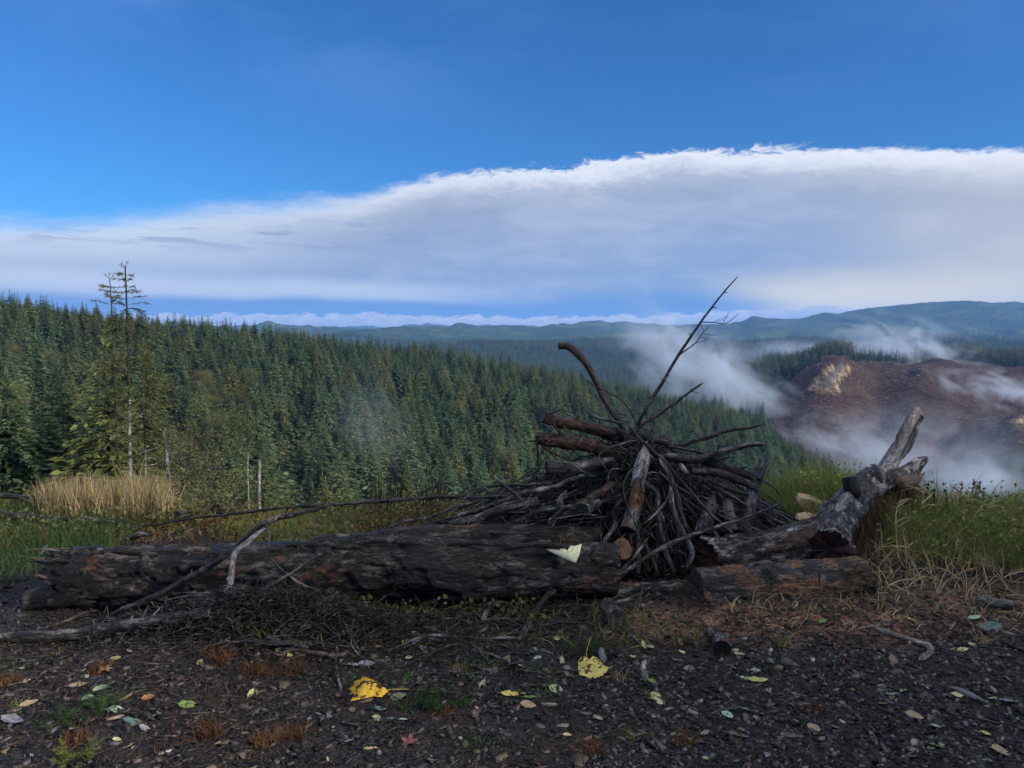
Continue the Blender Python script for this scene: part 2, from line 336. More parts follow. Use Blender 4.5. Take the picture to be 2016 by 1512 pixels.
# ------------------------------------------------------------------ terrain
KY = np.array([0, 5.8, 7, 9, 13, 20, 40, 70, 110, 160, 220, 300, 380, 450, 520, 600, 680, 760, 900, 1200, 1600, 2200, 3000, 4200, 5500, 7500, 9500], float)
FARZ = {  # ground height from 450 m outward for the generic far country
 'L': [-20, -40, -55, -65, -70, -75, -78, -70, -40, -50, -8, -34, 8, 5]}
TAB = {
 -700: [0, 0, -.3, -1.6, -4, -9, -13, -10, -2, 8, 16, 16] + [0, -20, -35, -45, -55, -75, -78, -70, -35, -40, -8, -34, 8, 5],
 0:    [0, 0, -.3, -2.0, -5, -14, -22, -22, -15, -6, 1, 1] + [-8, -22, -38, -50, -60, -75, -78, -70, -35, -40, -8, -34, 8, 5],
 250:  [0, 0, -.3, -2.0, -5.5, -16, -27, -29, -24, -14, -6.5, -6.5] + [-14, -28, -42, -52, -62, -75, -78, -70, -35, -40, -6, -34, 8, 5],
 500:  [0, 0, -.3, -2.0, -6, -18, -30, -34, -30, -22, -13, -11] + [-18, -32, -45, -55, -64, -76, -78, -66, -32, -34, -3, -34, 8, 5],
 700:  [0, 0, -.3, -2.2, -6.5, -19, -32, -38, -35, -28, -20, -16.5] + [-22, -36, -48, -58, -66, -77, -79, -70, -45, -9, -28, -34, 8, 5],
 850:  [0, 0, -.3, -2.2, -6.5, -19, -33, -40, -40, -34, -25, -20.5] + [-27, -40, -52, -60, -68, -78, -80, -64, -40, -10, -22, -34, 8, 5],
 1000: [0, 0, -.3, -2.2, -6.5, -19, -33, -42, -44, -39, -31, -26.5] + [-33, -46, -56, -64, -70, -79, -80, -60, -50, -22, -14, -34, 8, 5],
 1150: [0, 0, -.3, -2.2, -6.5, -19, -34, -44, -49, -45, -39, -35] + [-40, -52, -62, -68, -72, -80, -80, -62, -45, -24, -6, -34, 8, 5],
 1300: [0, 0, -.3, -2.0, -6.0, -19, -35, -47, -54, -53, -49, -46] + [-49, -56, -56, -55, -62, -74, -76, -62, -50, -40, -4, -30, 6, 5],
 1420: [0, 0, -.3, -1.8, -5.6, -19, -35, -46, -52, -53, -50, -50] + [-58, -53, -46, -43, -48, -72, -72, -60, -46, -52, 6, -30, 6, 5],
 1520: [0, 0, -.3, -1.6, -5.4, -19, -34, -44, -50, -53, -55, -62] + [-66, -56, -43, -35, -32, -66, -68, -60, -50, -55, 33, 0, 6, 5],
 1640: [0, 0, -.3, -1.8, -6, -20, -35, -46, -52, -56, -64, -80] + [-66, -44, -25.5, -27, -32, -60, -68, -62, -52, -55, 66, 20, 6, 5],
 1760: [0, 0, -.3, -1.8, -6, -20, -38, -55, -70, -84, -94, -86] + [-68, -48, -27, -28, -36, -60, -66, -60, -50, -30, 112, 60, 6, 5],
 1880: [0, 0, -.3, -1.8, -6, -20, -39, -59, -78, -92, -96, -82] + [-68, -54, -37, -30, -24, -56, -64, -56, -50, -30, 137, 80, 6, 5],
 2016: [0, 0, -.3, -1.8, -6, -20, -39, -58, -76, -88, -88, -66] + [-50, -58, -54, -38, -30, -52, -60, -54, -48, -20, 146, 80, 6, 5],
 2700: [0, 0, -.3, -1.8, -6, -20, -38, -52, -66, -76, -72, -56] + [-44, -46, -50, -36, -28, -52, -60, -54, -40, 0, 160, 90, 6, 5],
}
for _k in TAB: TAB[_k] = [0, 0, -.12, -1.0, TAB[_k][3] - 1.1] + TAB[_k][4:]
CX = np.array(sorted(TAB)); TZ = np.array([TAB[c] for c in CX], float)
# densify smoothly along the columns and along log distance
_ly = np.log(np.maximum(KY, 3.0)); LYD = np.linspace(math.log(3.0), math.log(9500), 520)
def _pchip(x, y, xq):
    h = np.diff(x); dl = np.diff(y) / h; m_ = np.zeros_like(y)
    for i in range(1, len(x) - 1):
        if dl[i - 1] * dl[i] > 0:
            w1 = 2 * h[i] + h[i - 1]; w2 = h[i] + 2 * h[i - 1]; m_[i] = (w1 + w2) / (w1 / dl[i - 1] + w2 / dl[i])
    m_[0], m_[-1] = dl[0], dl[-1]
    k = np.clip(np.searchsorted(x, xq) - 1, 0, len(x) - 2); t = (xq - x[k]) / h[k]; t2, t3 = t * t, t ** 3
    return (2 * t3 - 3 * t2 + 1) * y[k] + (t3 - 2 * t2 + t) * h[k] * m_[k] + (-2 * t3 + 3 * t2) * y[k + 1] + (t3 - t2) * h[k] * m_[k + 1]
TD = np.array([_pchip(_ly, r, LYD) for r in TZ])
CXD = np.linspace(-700, 2700, 400)
TD = np.array([_pchip(CX.astype(float), TD[:, j], CXD) for j in range(TD.shape[1])]).T     # (400,520)
def coords(x, y):
    x = np.asarray(x, float); y = np.asarray(y, float)
    yy = np.maximum(np.where(y > 0, y, 0), np.abs(x) / 1.15); yy = np.where(y < 0, np.hypot(x, y) * 0.85, yy)
    t = np.clip(x / np.maximum(yy, 1e-6), -1.12, 1.12)
    t = np.where(y < 0, np.sign(x) * 1.12, t)
    return 1008 + t * FPX, yy
def base_h(x, y):
    c, Y = coords(x, y)
    u = np.clip((c + 700) / 3400 * 399, 0, 398.999); v = np.clip((np.log(np.maximum(Y, 3.0)) - LYD[0]) / (LYD[-1] - LYD[0]) * 519, 0, 518.999)
    i, j = u.astype(int), v.astype(int); fu, fv = u - i, v - j
    z = (TD[i, j] * (1 - fu) + TD[i + 1, j] * fu) * (1 - fv) + (TD[i, j + 1] * (1 - fu) + TD[i + 1, j + 1] * fu) * fv
    back = smooth(-np.asarray(y, float), 0, 40)                      # behind the viewpoint the ground stays level, rising slightly
    return z * (1 - back) + back * np.minimum(0.06 * np.maximum(-np.asarray(y, float) - 10, 0), 30)
def clear_mask(c, Y):
    """1 on the burnt clearcut hill"""
    left = np.interp(Y, [400, 500, 560, 600, 640, 700], [1560, 1515, 1525, 1590, 1640, 1760])
    m1 = smooth(c, left - 14, left + 14) * smooth(Y, 395, 420)
    back = np.interp(c, [1500, 1640, 1760, 1880, 2016, 2700], [640, 640, 690, 720, 700, 700])
    return m1 * (1 - smooth(Y, back - 10, back + 10))
def terr(x, y):
    x = np.asarray(x, float); y = np.asarray(y, float); c, Y = coords(x, y); r = np.hypot(x, y)
    z = base_h(x, y); P = np.stack([x, y, np.zeros_like(x)], -1)
    cm = clear_mask(c, Y)
    z = z + smooth(r, 15, 80) * 1.2 * fbm(P / 30, 3, 5) * (1 - smooth(r, 600, 1500))
    z = z + cm * (3.6 * fbm(P / 28, 5, 9) + 8.0 * fbm(P / 70, 3, 33, ridged=True) - 2.0)
    gg = lambda c0, Y0, a_, b_: np.exp(-((c - c0) / a_) ** 2 - ((Y - Y0) / b_) ** 2)
    z = z + 9 * gg(1615, 545, 60, 45) - 9 * gg(1730, 520, 45, 60) + 5 * gg(1850, 560, 70, 40) - 5 * gg(1790, 600, 25, 40)
    z = z + smooth(r, 900, 1800) * 32 * (fbm(P / 360, 5, 11, ridged=True) - 0.15)
    z = z + smooth(r, 2400, 4200) * 75 * (fbm(P / 620 , 5, 21, 0.55, ridged=True) - 0.32) * (1 - 0.72 * smooth(c, 1500, 1700) * smooth(Y, 3700, 3900) * (1 - smooth(Y, 4500, 5000)))
    z = z - smooth(r, 2600, 3000) * 0
    return z
# photo row of a far crest is kept by damping the noise there
def near_h(x, y):
    x = np.asarray(x, float); y = np.asarray(y, float); P = np.stack([x, y, np.zeros_like(x)], -1)
    z = terr(x, y) + 0.022 * fbm(P * 1.3, 3, 41) + 0.012 * fbm(P * 6, 3, 42)
    g = lambda cx, cy, rx, ry, h: h * np.exp(-((x - cx) / rx) ** 2 - ((y - cy) / ry) ** 2)
    z = z + g(1.65, 4.15, 0.75, 0.35, 0.07) + g(-1.35, 4.02, 0.6, 0.2, 0.10) + g(2.9, 5.0, 0.6, 0.5, 0.10) + g(0.9, 5.9, 1.2, 0.6, 0.06)
    z = z + g(2.85, 7.5, 0.75, 0.9, 0.29)
    return z
def gz(x, y): return float(near_h(np.array([x]), np.array([y]))[0])
def G(px, py, lift=0.0):
    """where the ray through a photo pixel meets the near ground"""
    Ys = np.concatenate([np.linspace(1.6, 8, 60), np.linspace(8.2, 14, 12)])
    for _ in range(2):
        k = np.array([W(px, py, v) for v in Ys]); d = k[:, 2] - near_h(k[:, 0], k[:, 1]); q = int(np.argmax(d < 0)) if (d < 0).any() else len(Ys) - 1
        q = max(q, 1); Ys = np.linspace(Ys[q - 1], Ys[q], 8)
    p = k[q].copy(); p[2] = p[2] - d[q] + lift; return p

def ground_material():
    m_, b = mat('damp_bark_litter_soil'); pos = b('ShaderNodeNewGeometry').outputs['Position']
    n1 = b.noise(pos, 2.2, 6, 0.6); n2 = b.noise(pos, 26, 6, 0.65); n3 = b.noise(pos, 120, 4, 0.6)
    vor = b('ShaderNodeTexVoronoi', {'Vector': scalev(b, pos, (1, 1.6, 1)), 'Scale': 75.0}); vc = vor.outputs['Color']
    col = b.mix(b.step(n2, 0.35, 0.65), (0.005, 0.0045, 0.0045, 1), (0.030, 0.025, 0.024, 1))
    col = b.mix(b.m('MULTIPLY', b.step(b('ShaderNodeSeparateColor', {0: vc}).outputs[0], 0.5, 1.0), 0.5), col, (0.065, 0.06, 0.066, 1))
    col = b.mix(b.m('MULTIPLY', b.step(n1, 0.45, 0.7), 0.5), col, (0.045, 0.030, 0.024, 1))
    red = attr(b, 'red'); rc = b.mix(b.step(n2, 0.35, 0.65), (0.09, 0.045, 0.028, 1), (0.30, 0.165, 0.105, 1))
    col = b.mix(b.m('MULTIPLY', red, b.step(n3, 0.2, 0.55)), col, rc)
    grn = attr(b, 'green'); col = b.mix(grn, col, b.mix(n2, (0.018, 0.026, 0.008, 1), (0.05, 0.07, 0.018, 1)))
    h = b.m('ADD', b.m('MULTIPLY', n2, 1.0), b.m('ADD', b.m('MULTIPLY', n3, 0.4), b.m('MULTIPLY', vor.outputs['Distance'], 0.8)))
    finish(b, col, b.lin(n2, 0.3, 0.7, 0.45, 0.85), h, 0.02, 1.0, 0.22); return m_
def build_near():
    nx, ny = 380, 300
    xs = np.linspace(-8.5, 9.5, nx); ys = 1.0 + 12.5 * (np.linspace(0, 1, ny) ** 1.25)
    X, Y = np.meshgrid(xs, ys); x, y = X.ravel(), Y.ravel(); P = np.stack([x, y, 0 * x], -1)
    z = near_h(x, y); fade = 1 - smooth(y, 11, 13.2); fade *= smooth(x, -8.5, -7.5) * (1 - smooth(x, 8.5, 9.5))
    z = z + 0.010 * fbm(P * 22, 3, 44) + 0.006 * np.abs(vnoise(P * 45, 46)) - 0.5 * (1 - fade)
    idx = np.arange(nx * ny).reshape(ny, nx)
    F = np.stack([idx[:-1, :-1], idx[:-1, 1:], idx[1:, 1:], idx[1:, :-1]], -1).reshape(-1, 4)
    g = lambda cx, cy, rx, ry: np.exp(-((x - cx) / rx) ** 2 - ((y - cy) / ry) ** 2)
    red = np.clip(1.5 * (g(1.75, 4.05, .7, .3) + g(0.95, 4.05, .35, .18) + 0.8 * g(2.7, 4.3, .7, .3)) * (0.65 + 0.8 * fbm(P * 4, 3, 71)), 0, 1)
    green = smooth(y + 0.5 * fbm(P, 3, 72), 6.6, 7.4) * 0.9 + 0.8 * smooth(x + 0.3 * fbm(P * 2, 2, 73), 3.0, 3.4) * smooth(y, 4.7, 5.3)
    me = make_mesh('ground', np.stack([x, y, z], -1), [F], ground_material(), attrs={'red': red, 'green': np.clip(green, 0, 1)})
    tag(put('ground', me), kind='structure')
build_near()

def terrain_material():
    m_, b = mat('hills_forest_floor_and_clearings'); pos = b('ShaderNodeNewGeometry').outputs['Position']
    cl = attr(b, 'clear'); md = attr(b, 'meadow'); fr = attr(b, 'far'); rd = attr(b, 'tan')
    n1 = b.noise(pos, 0.05, 8, 0.62); n2 = b.noise(pos, 0.35, 6, 0.65); n3 = b.noise(pos, 0.008, 6, 0.6); n4 = b.noise(scalev(b, pos, (1, 1, 1)), 1.6, 4, 0.7)
    floor = b.mix(n2, (0.010, 0.015, 0.009, 1), (0.03, 0.04, 0.02, 1))
    brush = b.mix(b.step(n4, 0.35, 0.65), (0.02, 0.026, 0.009, 1), (0.075, 0.07, 0.028, 1))
    col = b.mix(md, floor, brush)
    n5 = b.noise(pos, 0.09, 5, 0.7)
    far = b.mix(b.step(n5, 0.38, 0.64), (0.018, 0.036, 0.026, 1), (0.05, 0.088, 0.055, 1))
    far = b.mix(b.m('MULTIPLY', b.step(n3, 0.52, 0.60), 0.75), far, b.mix(n1, (0.05, 0.095, 0.03, 1), (0.11, 0.13, 0.06, 1)))
    far = b.mix(b.m('MULTIPLY', b.step(n3, 0.66, 0.70), 0.6), far, (0.16, 0.10, 0.08, 1))
    col = b.mix(fr, col, far)
    cc = b.mix(b.step(n2, 0.35, 0.66), (0.016, 0.009, 0.008, 1), (0.056, 0.031, 0.025, 1))  # burnt brown, deepened to put cloud shade into the colour
    cc = b.mix(b.m('MULTIPLY', b.step(n1, 0.50, 0.68), 0.6), cc, (0.06, 0.05, 0.03, 1))
    cc = b.mix(b.m('MULTIPLY', b.step(n4, 0.62, 0.72), 0.6), cc, (0.11, 0.085, 0.08, 1))
    col = b.mix(cl, col, cc)
    col = b.mix(b.m('MULTIPLY', rd, b.step(b.m('ADD', n4, n2), 0.86, 1.06)), col, (0.42, 0.32, 0.20, 1))
    col = b.mix(b.m('MULTIPLY', attr(b, 'road'), 0.9), col, (0.10, 0.10, 0.115, 1))
    h = b.m('ADD', b.m('ADD', n2, b.m('MULTIPLY', n4, 0.3)), b.m('MULTIPLY', b.m('MULTIPLY', n5, fr), 12.0))
    finish(b, col, 0.95, h, 0.9, 0.9, 0.1); return m_
AZN = np.radians(np.concatenate([np.arange(-180, -46, 4.0), np.arange(-46, 46.01, 0.2), np.arange(50, 181, 4.0)]))
RR = [2.0]
while RR[-1] < 10200: RR.append(RR[-1] * (1.045 if RR[-1] < 60 else 1.022 if RR[-1] < 400 else 1.013 if RR[-1] < 800 else 1.016))
RR = np.array(RR)
def build_terrain():
    A, R = np.meshgrid(AZN, RR, indexing='ij'); x = (np.sin(A) * R); y = (np.cos(A) * R)
    z = terr(x, y)
    inside = smooth(x, -8.3, -7.3) * (1 - smooth(x, 8.3, 9.3)) * smooth(y, 0.9, 2.2) * (1 - smooth(y, 11.0, 12.2))
    z = z - 0.6 * inside
    c, Y = coords(x, y); r = np.hypot(x, y)
    clear = clear_mask(c, Y); meadow = 1 - smooth(r, 45, 60); far = smooth(r, 2000, 2600)
    P = np.stack([x, y, 0 * x], -1)
    # tan landing and road spoil round the top of the burnt hill
    py = 650 - (z - EYE) / np.maximum(Y, 1) * FPX
    def near_line(pts, wd):
        d = np.full(c.shape, 1e9)
        for (ax, ay), (bx, by) in zip(pts[:-1], pts[1:]):
            vx, vy = bx - ax, by - ay; t = np.clip(((c - ax) * vx + (py - ay) * vy) / (vx * vx + vy * vy), 0, 1); d = np.minimum(d, np.hypot(c - ax - t * vx, py - ay - t * vy))
        return np.exp(-(d / wd) ** 2)
    tan = np.maximum(near_line([(1640, 722), (1622, 738), (1606, 750)], 3.5), np.maximum(near_line([(1672, 722), (1655, 736), (1640, 752)], 3.5), near_line([(1598, 764), (1625, 761), (1652, 768)], 4)))
    tan = clear * np.clip(2.0 * tan - 0.1, 0, 1) * (Y > 480) * (Y < 640)
    road = clear * near_line([(1658, 718), (1636, 744), (1628, 756)], 5) * (Y > 480) * (Y < 640)
    tan = np.maximum(tan * (1 - road), clear * near_line([(1995, 832), (2030, 826)], 5) * (Y < 520))
    n, k = A.shape; idx = np.arange(n * k).reshape(n, k)
    F = np.stack([idx[:-1, :-1], idx[1:, :-1], idx[1:, 1:], idx[:-1, 1:]], -1).reshape(-1, 4)[:, ::-1]
    # centre fan
    V = np.concatenate([np.stack([x, y, z], -1).reshape(-1, 3), [[0, 0, 0.0]]]); cidx = n * k
    fan = np.stack([np.full(n - 1, cidx), idx[1:, 0], idx[:-1, 0]], -1)
    f0 = lambda a: np.concatenate([a.ravel(), [0]])
    me = make_mesh('hills', V, [F, fan], terrain_material(), attrs={'clear': f0(clear), 'meadow': f0(meadow), 'far': f0(far), 'tan': f0(tan), 'road': f0(road)})
    tag(put('hills', me), kind='structure')
    return A, R, z
TA, TR, TZZ = build_terrain()

# what is seen from the viewpoint: running maximum of the canopy's elevation along each azimuth
def forest_mask(c, Y):
    cm = clear_mask(c, Y)
    ymin = np.interp(c, [-700, 0, 330, 420, 560, 1000, 1300, 1660, 1700, 2016, 2700], [44, 44, 46, 62, 80, 88, 105, 120, 260, 290, 290])
    f = (Y > ymin) & (cm < 0.3)
    f &= ~((c > 1690) & (Y < 300)) 
    f &= ~((c > 1850) & (Y < 500))
    return f
_c, _Y = coords(np.sin(TA) * TR, np.cos(TA) * TR)
_can = (TZZ - EYE + 9.0 * forest_mask(_c, _Y)) / TR
_run = np.maximum.accumulate(_can, axis=1)
def seen(x, y, ztop, slack=0.004):
    a = np.arctan2(x, y); r = np.hypot(x, y)
    i = np.clip(np.searchsorted(AZN, a), 0, len(AZN) - 1); j = np.clip(np.searchsorted(RR, r * 0.97) - 1, 0, len(RR) - 1)
    e = (ztop - EYE) / r
    ok = e > _run[i, j] - slack
    return ok & (np.abs(a) < math.radians(46)) & (y > 0)

# ------------------------------------------------------------------ trees
def tube_lp(pts, rad, n=4, cap=False):
    """cheap tube, returns V,[F] and per-vertex lc"""
    pts = np.asarray(pts, float); k = len(pts); rad = np.broadcast_to(rad, (k,)).astype(float)
    d = np.gradient(pts, axis=0); d /= np.linalg.norm(d, axis=1)[:, None] + 1e-9
    up = np.array([0, 0, 1.0]) if abs(d[0][2]) < 0.9 else np.array([0, 1.0, 0])
    u = np.cross(d, up); u /= np.linalg.norm(u, axis=1)[:, None] + 1e-9; v = np.cross(d, u)
    th = np.arange(n) / n * 2 * math.pi
    V = pts[:, None] + rad[:, None, None] * (np.cos(th)[None, :, None] * u[:, None] + np.sin(th)[None, :, None] * v[:, None])
    s = np.concatenate([[0], np.cumsum(np.linalg.norm(np.diff(pts, axis=0), axis=1))])
    lc = np.stack([rad[:, None] * np.cos(th), rad[:, None] * np.sin(th), np.repeat(s[:, None], n, 1)], -1)
    i = np.arange(k - 1)[:, None] * n; j = np.arange(n)[None]; jn = (j + 1) % n
    F = np.stack([i + j, i + jn, i + n + jn, i + n + j], -1).reshape(-1, 4)
    return V.reshape(-1, 3), F, lc.reshape(-1, 3)

def conifer_mesh(name, seed, H=15.0, R=2.6, levels=40, nb=8, nt=7, base=0.10, matr='conifer', thin=1.0, droop=0.28, gappy=0.0, leader=0.05, lf=1.0):
    rs = np.random.RandomState(seed); V = []; rn = []
    tw_o, tw_d, tw_l, tw_w, tw_r = [], [], [], [], []
    for i in range(levels):
        f = i / (levels - 1); z = H * (base + (1 - base - leader) * f)
        rr = R * (min(1.0, (1 - f) * 1.75 + 0.02) ** 0.85) * (0.80 + 0.35 * rs.rand())
        n = max(4, int(nb * (1 - 0.35 * f)))
        ph = rs.rand() * 6.28 + np.arange(n) / n * 6.283 + rs.randn(n) * 0.25
        for a in ph:
            if rs.rand() < gappy: continue
            r = rr * (0.62 + 0.5 * rs.rand()); r *= 1 + 0.25 * math.sin(3 * a + seed) * (1 - f)
            zz = z + rs.randn() * 0.12
            er = np.array([math.cos(a), math.sin(a), 0]); et = np.array([-math.sin(a), math.cos(a), 0])
            up = 0.35 * f + 0.1
            ss = (np.arange(nt) + 0.35 + 0.5 * rs.rand(nt)) / nt
            for s in ss:
                p = er * (r * s) + np.array([0, 0, zz + r * (up * s - droop * 1.9 * s * s + 0.12 * s ** 4)])
                for side in (-1, 1):
                    l = lf * r * (0.40 * (1 - 0.62 * s) + 0.10) * (0.7 + 0.6 * rs.rand())
                    dd = er * (0.75 + 0.4 * s) + et * side * (0.9 - 0.3 * s + 0.3 * rs.rand()) + np.array([0, 0, -0.28 + 0.25 * rs.randn() * .6 + 0.25 * f])
                    tw_o.append(p); tw_d.append(dd / np.linalg.norm(dd)); tw_l.append(l); tw_w.append(l * (0.22 + 0.12 * rs.rand()) * thin); tw_r.append(np.clip(0.15 + 0.55 * s + 0.3 * rs.rand(), 0, 1))  # needles darken toward the trunk, lighten outward: crown shade put into the colour
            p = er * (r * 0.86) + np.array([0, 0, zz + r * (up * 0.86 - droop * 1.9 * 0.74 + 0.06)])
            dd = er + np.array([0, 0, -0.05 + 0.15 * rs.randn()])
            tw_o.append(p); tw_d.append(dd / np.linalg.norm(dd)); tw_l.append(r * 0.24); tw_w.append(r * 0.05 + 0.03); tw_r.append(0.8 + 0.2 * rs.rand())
    # leader
    for k in range(10):
        z = H * (1 - leader) - 0.12 * H * leader * k; a = rs.rand() * 6.28
        tw_o.append(np.array([0, 0, z])); dd = np.array([math.cos(a) * .5, math.sin(a) * .5, 0.9 - 0.05 * k]); tw_d.append(dd / np.linalg.norm(dd)); tw_l.append(0.35 + 0.04 * k); tw_w.append(0.06); tw_r.append(0.7)
    tw_o.append(np.array([0, 0, H * (1 - leader) - .2])); tw_d.append(np.array([0, 0, 1.0])); tw_l.append(H * leader + 0.2); tw_w.append(0.10); tw_r.append(0.6)
    O = np.array(tw_o); D = np.array(tw_d); L = np.array(tw_l)[:, None]; Wd = np.array(tw_w)[:, None]; r_ = np.array(tw_r)
    rv = rs.randn(len(O), 3) * 0.5 + np.array([0, 0, 0.9]); S_ = np.cross(D, rv); S_ /= np.linalg.norm(S_, axis=1)[:, None]
    Vt = np.stack([O, O + D * L * 0.4 + S_ * Wd, O + D * L + np.array([0, 0, -0.06]) * L, O + D * L * 0.45 - S_ * Wd], 1).reshape(-1, 3)
    n = len(O); F = (np.arange(n)[:, None] * 4 + np.arange(4)[None])
    return make_mesh(name, Vt, [F], M[matr], attrs={'rnd': np.repeat(r_, 4)}, smooth_=False)
def trunk_mesh(name, H, r0, matr='trunk', top=0.98, n=7, seed=0, wob=0.05):
    rs = np.random.RandomState(seed); k = 9; t = np.linspace(0, 1, k)
    pts = np.stack([wob * np.cumsum(rs.randn(k)) * 0.4, wob * np.cumsum(rs.randn(k)) * 0.4, t * H * top - 0.3], -1); pts[0, :2] = 0
    V, F, lc = tube_lp(pts, r0 * (1 - 0.93 * t) + 0.01, n)
    return make_mesh(name, V, [F], M[matr], attrs={'lc': lc})

def leafy_mesh(name, seed, H=9.0, R=3.0, nclump=70, nleaf=70, matr='decid', size=0.22, zlo=0.25):
    """broadleaf crown: clumps of small leaf faces on an uneven dome"""
    rs = np.random.RandomState(seed); O = []; rnd = []
    for c in range(nclump):
        a = rs.rand() * 6.283; f = rs.rand() ** 0.8; z = H * (zlo + (0.97 - zlo) * f)
        rr = R * math.sqrt(max(0.03, 1 - ((f - 0.40) / 0.64) ** 2)) * (0.45 + 0.6 * rs.rand()) * (1 + 0.2 * math.sin(2 * a + seed))
        cc = np.array([math.cos(a) * rr, math.sin(a) * rr, z]); s = R * (0.14 + 0.14 * rs.rand())
        q = rs.randn(nleaf, 3) * s * np.array([1, 1, 0.7]); O.append(cc + q)
        rnd.append(np.clip(0.35 + 0.25 * rs.randn() + 0.15 * rs.randn(nleaf) + 0.22 * q[:, 2] / s, 0, 1))
    O = np.concatenate(O); rnd = np.concatenate(rnd); n = len(O)
    D = rs.randn(n, 3) * np.array([1, 1, 0.5]); D /= np.linalg.norm(D, axis=1)[:, None]
    S_ = np.cross(D, rs.randn(n, 3)); S_ /= np.linalg.norm(S_, axis=1)[:, None]; l = size * (0.6 + 0.8 * rs.rand(n))[:, None]
    V = np.stack([O, O + D * l * .5 + S_ * l * .33, O + D * l, O + D * l * .5 - S_ * l * .33], 1).reshape(-1, 3)
    F = np.arange(n)[:, None] * 4 + np.arange(4)[None]
    return make_mesh(name, V, [F], M[matr], attrs={'rnd': np.repeat(rnd, 4)}, smooth_=False)

def twiggy(seed, H, spread=0.5, levels=4, nbr=3, r0=0.06, lean=(0, 0), start=0.3, first=6):
    """bare branching skeleton -> V,[F],lc and tip points"""
    rs = np.random.RandomState(seed); Vs, Ls, Fs, off = [], [], [], 0; tips = []
    def limb(p, d, L, r, lev):
        nonlocal off
        k = 5; pts = [p]; dd = d.copy()
        for i in range(k - 1):
            dd = dd + rs.randn(3) * 0.10 + np.array([0, 0, 0.05]); dd /= np.linalg.norm(dd); pts.append(pts[-1] + dd * L / (k - 1))
        pts = np.array(pts); V, F, lc = tube_lp(pts, np.linspace(r, r * 0.45, k), 5 if lev == 0 else 3)
        Vs.append(V); Ls.append(lc); Fs.append(F + off); off += len(V)
        if lev >= levels: tips.append(pts[-1]); tips.append(pts[2]); return
        n = first if lev == 0 else nbr
        for j in range(n):
            s = (start if lev == 0 else 0.3) + (1 - (start if lev == 0 else 0.3)) * (j + rs.rand()) / n; q = min(int(s * (k - 1)), k - 2); fr = s * (k - 1) - q
            o = pts[q] * (1 - fr) + pts[q + 1] * fr
            a = rs.rand() * 6.283; side = np.array([math.cos(a), math.sin(a), 0.25]); nd = dd * (1 - spread) + side * spread + rs.randn(3) * 0.08; nd /= np.linalg.norm(nd)
            limb(o, nd, L * (0.42 + 0.22 * rs.rand()), r * (0.50 - 0.12 * s), lev + 1)
        tips.append(pts[-1])
    d0 = np.array([lean[0], lean[1], 1.0]); d0 /= np.linalg.norm(d0)
    limb(np.zeros(3), d0, H, r0, 0)
    return np.concatenate(Vs), [np.concatenate(Fs)], np.concatenate(Ls), np.array(tips)
def leaf_quads(P, rs, size, n_per=3, jit=0.25, droop=0.3):
    O = np.repeat(P, n_per, 0) + rs.randn(len(P) * n_per, 3) * jit; n = len(O)
    D = rs.randn(n, 3); D[:, 2] -= droop; D /= np.linalg.norm(D, axis=1)[:, None]
    S_ = np.cross(D, rs.randn(n, 3)); S_ /= np.linalg.norm(S_, axis=1)[:, None]; l = size * (0.6 + 0.8 * rs.rand(n))[:, None]
    V = np.stack([O, O + D * l * .5 + S_ * l * .3, O + D * l, O + D * l * .5 - S_ * l * .3], 1).reshape(-1, 3)
    return V, np.arange(n)[:, None] * 4 + np.arange(4)[None], np.repeat(rs.rand(n), 4)

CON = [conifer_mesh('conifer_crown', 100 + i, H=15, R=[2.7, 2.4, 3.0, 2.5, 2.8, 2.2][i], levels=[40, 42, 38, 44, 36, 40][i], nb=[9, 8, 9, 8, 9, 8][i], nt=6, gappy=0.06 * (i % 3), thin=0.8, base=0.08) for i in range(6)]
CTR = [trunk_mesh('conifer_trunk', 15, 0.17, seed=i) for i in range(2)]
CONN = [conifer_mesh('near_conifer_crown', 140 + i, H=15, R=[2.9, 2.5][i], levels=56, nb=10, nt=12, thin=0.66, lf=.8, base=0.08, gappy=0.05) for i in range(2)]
CONO = []
for _m in (CONN[0], CONN[1]):
    _q = _m.copy(); _q.materials.clear(); _q.materials.append(M['conifer_olive']); CONO.append(_q)
LOD = [conifer_mesh('far_conifer_crown', 200 + i, H=15, R=[2.8, 3.1, 2.5][i], levels=17, nb=6, nt=3, matr='conifer_far', thin=1.5) for i in range(3)]
LEAFY = [leafy_mesh('broadleaf_crown', 300 + i, H=9 + i, R=2.6 + 0.4 * i, nclump=110, nleaf=110, size=0.13) for i in range(3)]
LTR = trunk_mesh('broadleaf_trunk', 9, 0.13, seed=9)
LEAFLOD = leafy_mesh('far_broadleaf_crown', 330, H=10, R=3.0, nclump=40, nleaf=14, size=0.55)

def scatter(y0, y1, spacing, seed, c0=-560, c1=2560):
    """jittered points over the wedge the viewpoint faces"""
    rs = np.random.RandomState(seed); t0, t1 = (c0 - 1008) / FPX, (c1 - 1008) / FPX
    gx = np.arange(t0 * y1, t1 * y1, spacing); gy = np.arange(y0, y1, spacing); X, Y = np.meshgrid(gx, gy)
    X = X + rs.rand(*X.shape) * spacing * 0.95; Y = Y + rs.rand(*Y.shape) * spacing * 0.95; x, y = X.ravel(), Y.ravel()
    k = (x > t0 * y) & (x < t1 * y); return x[k], y[k], rs

